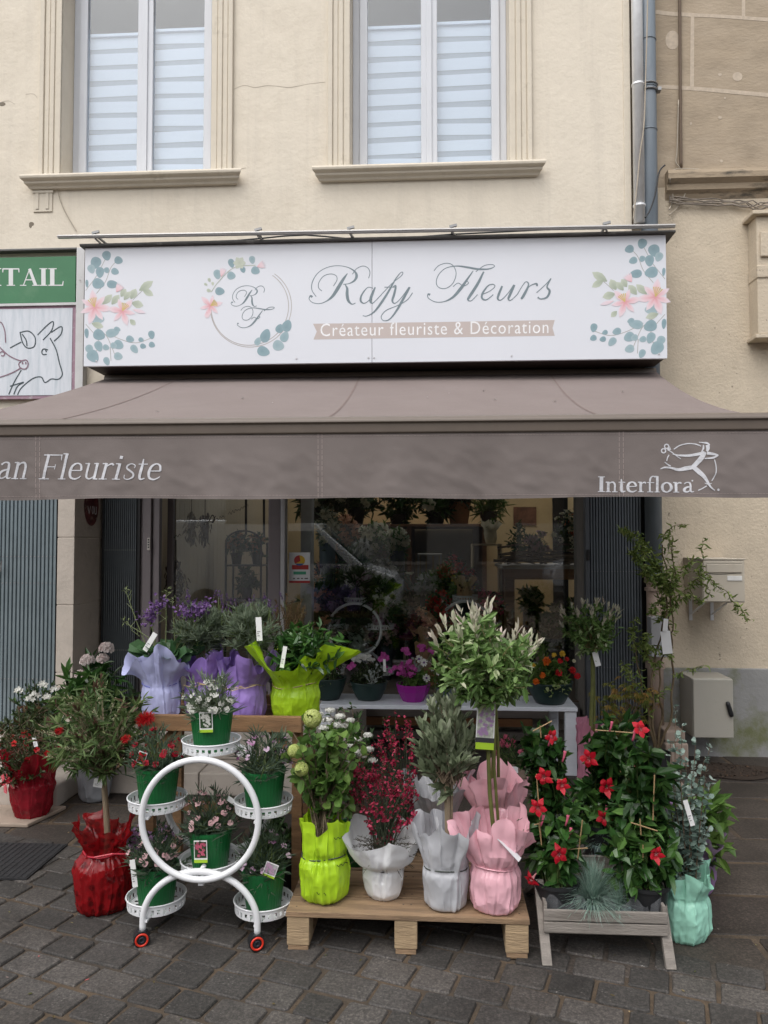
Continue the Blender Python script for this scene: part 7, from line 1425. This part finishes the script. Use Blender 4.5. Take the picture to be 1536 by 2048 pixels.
# big work table with driftwood and moss
Yk = 1.75; zt3 = A(1100, 1132, Yk).z; x0, x1 = xs(1005, Yk, 1132), xs(1230, Yk, 1132)
T = thing('work_table', 'orange brown wooden table with a pale cloth edge inside the shop at right', 'table', ((x0+x1)/2, Yk, FZ)); MB().box((x0, Yk, zt3-.03), (x1, Yk+.9, zt3)).build('table_top', mat('pale table edge', (.36,.32,.27), .7), T); MB().box((x0+.02, Yk+.03, zt3-.13), (x1-.02, Yk+.06, zt3-.031)).build('apron', M_OAK, T)
for x in (x0+.03, x1-.12): 
    for y in (Yk+.02, Yk+.78): MB().box((x, y+.045, FZ), (x+.09, y+.13, zt3-.031)).build('leg', M_OAK, T)
r_ = NR(220); b = MB()
for _ in range(70):
    a = r_.uniform(-.5, .5); c = Vector((r_.uniform(x0+.05, x1-.1), r_.uniform(Yk+.05, Yk+.4), zt3+.02+.14*abs(r_.normal(0, .45)))); l = r_.uniform(.08, .22); b.tube([c-Vector((l*math.cos(a), l*.2, l*.25*math.sin(a))), c+Vector((0,0,.012)), c+Vector((l*math.cos(a), l*.1, l*.3*math.sin(a)))], .012, .006, 6, rnd=r_.random())
tag(b.build('driftwood_pile', leafmat('driftwood', [(0,(.07,.045,.03)),(1,(.34,.27,.20))], .9, 0)), 'heap of grey driftwood pieces spread on the indoor work table', 'driftwood', kind='stuff')
for k, (px, py, m, lab) in enumerate(((1135, 1060, F_CREAM, 'cream flower arrangement among the driftwood on the work table'), (1162, 1045, F_ORNG, 'orange flower arrangement at the right end of the work table'), (1080, 1085, F_PALE, 'low pink arrangement on the left part of the work table'), (1045, 1075, None, 'little upright green plant on the corner of the work table'))):
    c = A(px, py, Yk+.25); inside('table_arrangement', lab, 'flower arrangement', (c.x, Yk+.35+.03*k, zt3+.03), .06, .10, P_BLACK, .14, max(.06, c.z-zt3-.08), 34, .05, .02, LM_DARK, 221+k, m, 18, .035)
for k, (px, py, m) in enumerate(((1110, 1195, F_CREAM), (1150, 1170, None))): 
    c = A(px, 1290, 1.9); inside('floor_plant', ('cream flowers' if m else 'bright leafy green plant')+' standing on the floor under the work table', 'potted plant', (c.x, 1.95, FZ), .10, .2, P_BLACK, .17, .32, 40, .10, .05, LM_MID, 230+k, m, 6, .05)
# cube shelves and crates
def cube(x, y, z, w_, h_, d_, m, lab, name='wooden_cube', slats=False, grp=None):
    T = thing(name, lab, 'shelf box', (x+w_/2, y, z), grp); t = .018
    MB().box((x, y, z), (x+w_, y+d_, z+t)).build('bottom', m, T); MB().box((x, y, z+h_-t), (x+w_, y+d_, z+h_)).build('top', m, T)
    MB().box((x, y, z+t), (x+t, y+d_, z+h_-t)).build('side', m, T); MB().box((x+w_-t, y, z+t), (x+w_, y+d_, z+h_-t)).build('side', m, T)
    if slats:
        b = MB()
        for i in range(3): b.box((x+t+(w_-2*t)*(i+.15)/3, y+d_-.012, z+t), (x+t+(w_-2*t)*(i+.85)/3, y+d_, z+h_-t))
        b.build('slats', m, T)
    return T
M_PINE = mat('pale pine', (.46,.36,.22), .7, .15, 4, stretch=(1,6,6)); Yc = 2.3
x, z0, z1 = xs(945, Yc, 1100), A(970, 1200, Yc).z, A(970, 1088, Yc).z; cube(x, Yc, z0, .30, z1-z0, .32, M_PINE, 'pale pine cube shelf in the middle of the shop')
cube(x, Yc, FZ, .30, z0-FZ-.002, .32, M_PINE, 'lower pine cube shelf under the middle cube')
x = xs(835, Yc, 1110); za, zb2 = A(860, 1205, Yc).z, A(860, 1108, Yc).z; cube(x, Yc, za, .25, zb2-za, .28, mat('whitewashed crate wood', (.44,.40,.34), .8, .15), 'whitewashed slatted crate left of the pine cube', 'slatted_crate', True); cube(x-.02, Yc, FZ, .29, za-FZ-.002, .30, MATS['whitewashed crate wood'], 'whitewashed crate at floor level beneath the other', 'slatted_crate', True)
c = A(982, 1086, Yc+.1); inside('wrapped_pot', 'cream planter with pale paper collar standing on the pine cube', 'potted plant', (c.x, Yc+.13, z1+.002), .065, .14, None, .05, .06, 14, .05, .02, LM_MID, 240, F_CREAM, 6, .03, wrapmat('cream paper', (.62,.55,.40), .6, .3))
Yd = 3.3; zsh = A(800, 1048, Yd).z; x0, x1 = xs(630, Yd, 1050), xs(1000, Yd, 1050); T = thing('wall_shelf', 'long brown shelf board across the back of the shop', 'shelf', ((x0+x1)/2, Yd, zsh)); MB().box((x0, Yd, zsh-.03), (x1, yb-.01, zsh)).build('shelf_board', M_OAK, T)
for x in (x0+.2, (x0+x1)/2, x1-.2): MB().box((x, Yd+.05, FZ), (x+.05, yb-.02, zsh-.031)).build('shelf_support', M_OAK, T)
for k, (px, m, lm, pm, lab, ph, cw, hh, fr, nf) in enumerate(((640, F_CREAM, LM_DARK, P_BLACK, 'dark trailing plant with cream flowers at the left end of the back shelf', .16, .34, .30, .055, 16), (712, F_CREAM, LM_DARK, P_BLACK, 'big bushy dark plant with pale flowers on the back shelf', .2, .40, .36, .05, 14), (796, None, LM_GLOSS, P_BLACK, 'ferny green plant in the middle of the back shelf', .12, .26, .34, .05, 0), (872, F_CREAM, LM_GLOSS, P_BLACK, 'calla lily with cream flowers on the back shelf', .14, .22, .30, .09, 7), (918, F_ROSE, LM_DARK, P_TERRA, 'plant in a terracotta pot on the back shelf', .26, .15, .16, .05, 6), (978, None, LM_MID, P_BLACK, 'grassy plant at the right end of the back shelf', .15, .28, .34, .05, 0))):
    c = A(px, 1040, Yd+.2); inside('shelf_plant', lab, 'potted plant', (c.x, Yd+.16+.05*(k % 3), zsh+.002), .11 if k != 4 else .14, ph, pm, cw, hh, 60, .15 if k != 2 else .09, .04 if k != 5 else .012, lm, 250+k, m, nf, fr)
T_ = MB()
for k, (px, py, Yq, m, fr, cw, hh, lm, lab) in enumerate(((655, 1055, 1.3, F_CREAM, .05, .12, .16, LM_GREY, 'tall cream orchid spray close behind the window beside the pale pillar'), (690, 1065, 2.6, F_PEACH, .06, .18, .20, LM_BROWN, 'beige dried flower bunch in the back of the shop, left'), (750, 1075, 2.4, F_CREAM, .055, .17, .16, LM_MID, 'cream star lilies in the middle of the shop'), (795, 1085, 2.2, F_CREAM, .05, .12, .14, LM_MID, 'small cream lilies right of the star lilies'), (722, 1110, 2.0, F_WHITE, .06, .10, .14, LM_DARK, 'white peace lily behind the left indoor ring stand'), (770, 1150, 1.7, F_WHITE, .05, .15, .14, LM_DARK, 'white hyacinth like flowers above the left indoor ring stand'), (855, 1170, 1.8, F_WHITE, .05, .12, .10, LM_MID, 'white tulips between the two indoor ring stands'), (650, 1150, 1.4, F_PEACH, .045, .12, .14, LM_DARK, 'peach ranunculus next to the window pillar'), (905, 1140, 1.8, F_RED, .05, .12, .12, LM_DARK, 'red flowers above the right indoor ring stand'), (925, 1165, 1.6, F_YEL, .05, .10, .10, LM_MID, 'yellow flowers beside the right indoor ring stand'), (880, 1240, 1.25, F_RED, .05, .17, .12, LM_DARK, 'large red bouquet low between the indoor stands'), (1060, 1200, 2.2, F_CREAM, .05, .12, .12, LM_MID, 'cream buds in a glass bucket under the work table'), (770, 1265, 1.3, F_PALE, .04, .14, .12, LM_DARK, 'pale pink bedding plants low behind the flower bowls'))):
    c = A(px, py, Yq); h_ = max(.2, c.z-hh*.6-FZ); inside('flower_bucket', lab, 'flowers', (c.x, Yq, FZ), .075, h_, P_BLACK if k % 3 else P_BLUE, cw, hh, 34, .09, .025, lm, 300+k, m, 16, fr)
for k, (px, m, lab) in enumerate(((640, F_PEACH, 'vase of peach and cream blooms near the window pillar'), (690, F_CREAM, 'white lilies in a dark pot behind the ring stands'), (760, F_YEL, 'yellow-green lilies in a dark pot behind the ring stands'), (830, F_CREAM, 'white calla lilies left of the slatted crates'))):
    Yq = (1.0, 1.9, 2.1, 2.0)[k]; c = A(px, 1180, Yq); inside('floor_plant', lab, 'potted plant', (c.x, Yq, FZ), .11, .34, P_BLACK, .17, .38, 40, .13, .03, LM_DARK, 260+k, m, 14, .05)
p = A(1050, 1032, yb-.02); tag(MB().box((p.x-.16, yb-.012, p.z-.13), (p.x+.16, yb-.002, p.z+.13)).build('wall_poster', mat('brown poster', (.16,.07,.04), .6, .6, 6), base=None), 'brown framed poster on the back wall of the shop', 'poster')
p = A(1110, 1030, yb-.03); tag(MB().box((xs(1105,yb,1030), yb-.02, FZ), (xs(1200,yb,1030), yb-.002, 2.3)).build('dark_doorway_panel', mat('painted doorway dark', (.004,.004,.004), .9)), 'flat black panel painted as the dark of a doorway in the back wall', 'doorway')  # solid panel; the darkness of the opening is put into its colour
# iron rack behind the glass door
Yr = 2.2; x0, x1 = xs(452, Yr, 1100), xs(522, Yr, 1100); T = thing('iron_rack', 'black iron plant rack behind the glass door', 'rack', ((x0+x1)/2, Yr, FZ)); b = MB(); zt4 = A(487, 1085, Yr).z
for x in (x0, x1):
    for y in (Yr, Yr+.3): MB().tube([(x, y, FZ), (x, y, zt4)], .012, n=6).build('upright', M_DARK, T)
for z in (FZ+.25, FZ+.62, FZ+.98): MB().box((x0-.01, Yr-.01, z), (x1+.01, Yr+.31, z+.015)).build('rack_shelf', M_DARK, T)
MB().tube([((x0+x1)/2+(x1-x0)/2*math.cos(t), Yr, zt4+.12*math.sin(t)) for t in [math.pi*i/16 for i in range(17)]], .01, n=6).build('rack_arch', M_DARK, T)
for k, (fx, z, m, lab) in enumerate(((.2, FZ+.997, F_PEACH, 'salmon orchid on the top shelf of the iron rack'), (.8, FZ+.997, F_PEACH, 'second salmon orchid on the top shelf of the iron rack, right'), (.5, FZ+.637, None, 'dark leafy pot on the middle shelf of the iron rack'), (.3, FZ+.267, F_PEACH, 'kraft coloured flowers on the low shelf of the iron rack'))):
    inside('rack_plant', lab, 'potted plant', (x0+(x1-x0)*fx, Yr+.15, z), .06, .12, P_BLACK, .11, .14, 20, .08, .03, LM_DARK, 270+k, m, 9, .035)
r_ = NR(280); c = A(350, 1150, .85); b = MB(); n = 260; t = r_.random((n, 1)); leaves(b, r_, V3(c)+np.array([0, 0, .12])-[0, 0, .3]*t+r_.normal(0, 1, (n, 3))*(.018+.03*np.sin(t*3)), sph(r_, n)*.6+[0, 0, -1], .06, .012); b.tube([c+Vector((0,0,.1)), c+Vector((0,0,1.15))], .003, n=4); tag(b.build('dried_bouquet', leafmat('dried stalks', [(0,(.06,.035,.02)),(1,(.17,.11,.06))], .9, .1)), 'brown dried bouquet hanging upside down behind the glass door', 'dried bouquet')
for k, (px, lab) in enumerate(((383, 'pale dried bundle hanging high behind the door, left one'), (410, 'darker dried bundle hanging high behind the door, right one'))):
    c = A(px, 1040, 1.2); b = MB(); t = r_.random((160, 1)); leaves(b, r_, V3(c)+[0, 0, .05]-[0, 0, .22]*t+r_.normal(0, 1, (160, 3))*.022, sph(r_, 160)*.4+[0, 0, -1], .06, .014); b.tube([c, c+Vector((0,0,.9))], .004, n=4); tag(b.build('dried_bundle', leafmat('pale dried stalks' if k == 0 else 'brown dried stalks', [(0,(.16,.11,.06)),(1,(.34,.26,.15))] if k == 0 else [(0,(.08,.05,.03)),(1,(.18,.11,.06))], .9, .1)), lab, 'dried flowers')
for px in (494, 503): MB
hk = MB().tube([A(492, 990, 1.6), A(492, 1070, 1.6)], .012, n=6).tube([A(528, 990, 1.6), A(528, 1075, 1.6)], .012, n=6); tag(hk.build('hanging_straps', M_DARK), 'two dark straps hanging behind the glass door', 'straps')
# sticker on the window
p0_, p1_ = A(578, 1166, yg-.008), A(620, 1105, yg-.008); ST = thing('window_sticker', 'white certificate sticker with a round red, yellow and blue emblem on the shop window', 'sticker', ((p0_.x+p1_.x)/2, yg-.008, p0_.z)); MB().box((p0_.x, yg-.0075, p0_.z), (p1_.x, yg-.0045, p1_.z)).build('sheet', mat('sticker white', (.62,.64,.66), .5, .03), ST)
k = Ink(lambda x, y, o: A(x, y, yg-.0085-o)); k.fill([(578,1166),(620,1166),(620,1161.5),(578,1161.5)]); k.fill([(584,1130),(617,1130),(617,1139),(584,1139)]); k.mb.build('printed_red_band', mat('sticker red', (.36,.03,.03), .5), ST)
k = Ink(lambda x, y, o: A(x, y, yg-.0085-o)); k.ell(599, 1121, 11, 10.5); k.mb.build('printed_yellow_disc', mat('sticker yellow', (.55,.35,.03), .5), ST)
k = Ink(lambda x, y, o: A(x, y, yg-.0087-o)); k.fill([(599+11*math.cos(t), 1121+10.5*math.sin(t)) for t in [.6+1.9*i/14 for i in range(15)]]); k.mb.build('printed_blue_segment', mat('sticker blue', (.03,.10,.30), .5), ST)
k = Ink(lambda x, y, o: A(x, y, yg-.0089-o)); k.fill([(599+11*math.cos(t), 1121+10.5*math.sin(t)) for t in [2.5+2.2*i/14 for i in range(15)]]+[(601,1122)]); k.mb.build('printed_red_segment', MATS['sticker red'], ST)
k = Ink(lambda x, y, o: A(x, y, yg-.0085-o)); k.fill([(587,1143),(612,1143),(612,1149),(587,1149)]); k.mb.build('printed_green_bar', mat('sticker green', (.05,.30,.18), .5), ST)
k = Ink(lambda x, y, o: A(x, y, yg-.0085-o)); [k.stroke([(x, 1157, 2), (x+l, 1157, 2)], 1., False) for x, l in ((586,4),(594,5),(602,4),(609,7))]; k.mb.build('printed_small_print', M_INK, ST)

# ---------------------------------------------------------------- across the street: what the shop window mirrors
OB = thing('opposite_building', 'plain grey house across the street, mirrored in the shop window', 'building', (0, -17, 0))
MB().box((-13, -17.6, -.02), (13, -17, 7.5)).build('wall', mat('grey street front', (.36,.34,.32), .9, .08, 1), OB)
for i in range(9):
    for z in (.9, 4.1): MB().box((-12+2.7*i, -17.0, z), (-10.9+2.7*i, -16.96, z+1.6)).build('window', mat('dark street window', (.03,.035,.04), .3), OB); MB().box((-12.1+2.7*i, -16.995, z-.1), (-10.8+2.7*i, -16.9, z)).build('window_ledge', M_LIME, OB)
def van(lab, nose, y, s, name='delivery_van', L_=4.6, H=1.95):
    T = thing(name, lab, 'van', (nose-L_/2*s, y, 0)); m = mat('white van paint', (.72,.74,.77), .3, .02, coat=.5)
    prof = [(0,.35),(.02,.62),(-.10,.90),(-.62,1.05),(-1.55,1.86),(-1.75,H),(-L_,H-.02),(-L_-.05,.4),(-L_,.3)]; n = len(prof); vs = [(nose+s*x, yy, z) for yy in (y-.9, y+.9) for x, z in prof]
    MB().add(vs, [(i, (i+1) % n, n+(i+1) % n, n+i) for i in range(n)]+[tuple(range(n-1, -1, -1)), tuple(n+i for i in range(n))]).build('body', m, T, bevel=.05)
    g_ = mat('tinted car glass', (.03,.05,.06), .08, .1); q = lambda x, yy, z: (nose+s*x, yy, z)
    MB().add([q(-.68,y-.78,1.10+.02),q(-.68,y+.78,1.12),q(-1.50,y+.72,1.84),q(-1.50,y-.72,1.84)], [(0,1,2,3)]).build('windscreen', g_, T).location = (s*.012, 0, .012)
    for yy in (y-.905, y+.905): MB().add([q(-.95,yy,1.12),q(-2.05,yy,1.12),q(-2.05,yy,1.72),q(-1.52,yy,1.72)], [(0,1,2,3)]).build('side_window', g_, T); 
    for x in (-.85, -3.7):
        for yy in (y-.82, y+.82):
            c = Vector((nose+s*x, yy, .32)); MB().tube([c-Vector((0,.11,0)), c-Vector((0,.10,0)), c+Vector((0,.10,0)), c+Vector((0,.11,0))], .32, n=28).build('wheel', M_DARK, T)
    for yy in (y-.7, y+.7): MB().box((nose+s*.0-.02, yy-.13, .64), (nose+s*.0+.02, yy+.13, .76)).build('headlight', mat('headlight glass', (.6,.62,.65), .1), T)
van('white delivery van parked across the street, mirrored in the shop window', -.55, -8.3, 1.0)
van('small white car parked far across the street, mirrored in the shop window', 3.2, -14.6, -1.0, 'parked_car', 3.7, 1.5)
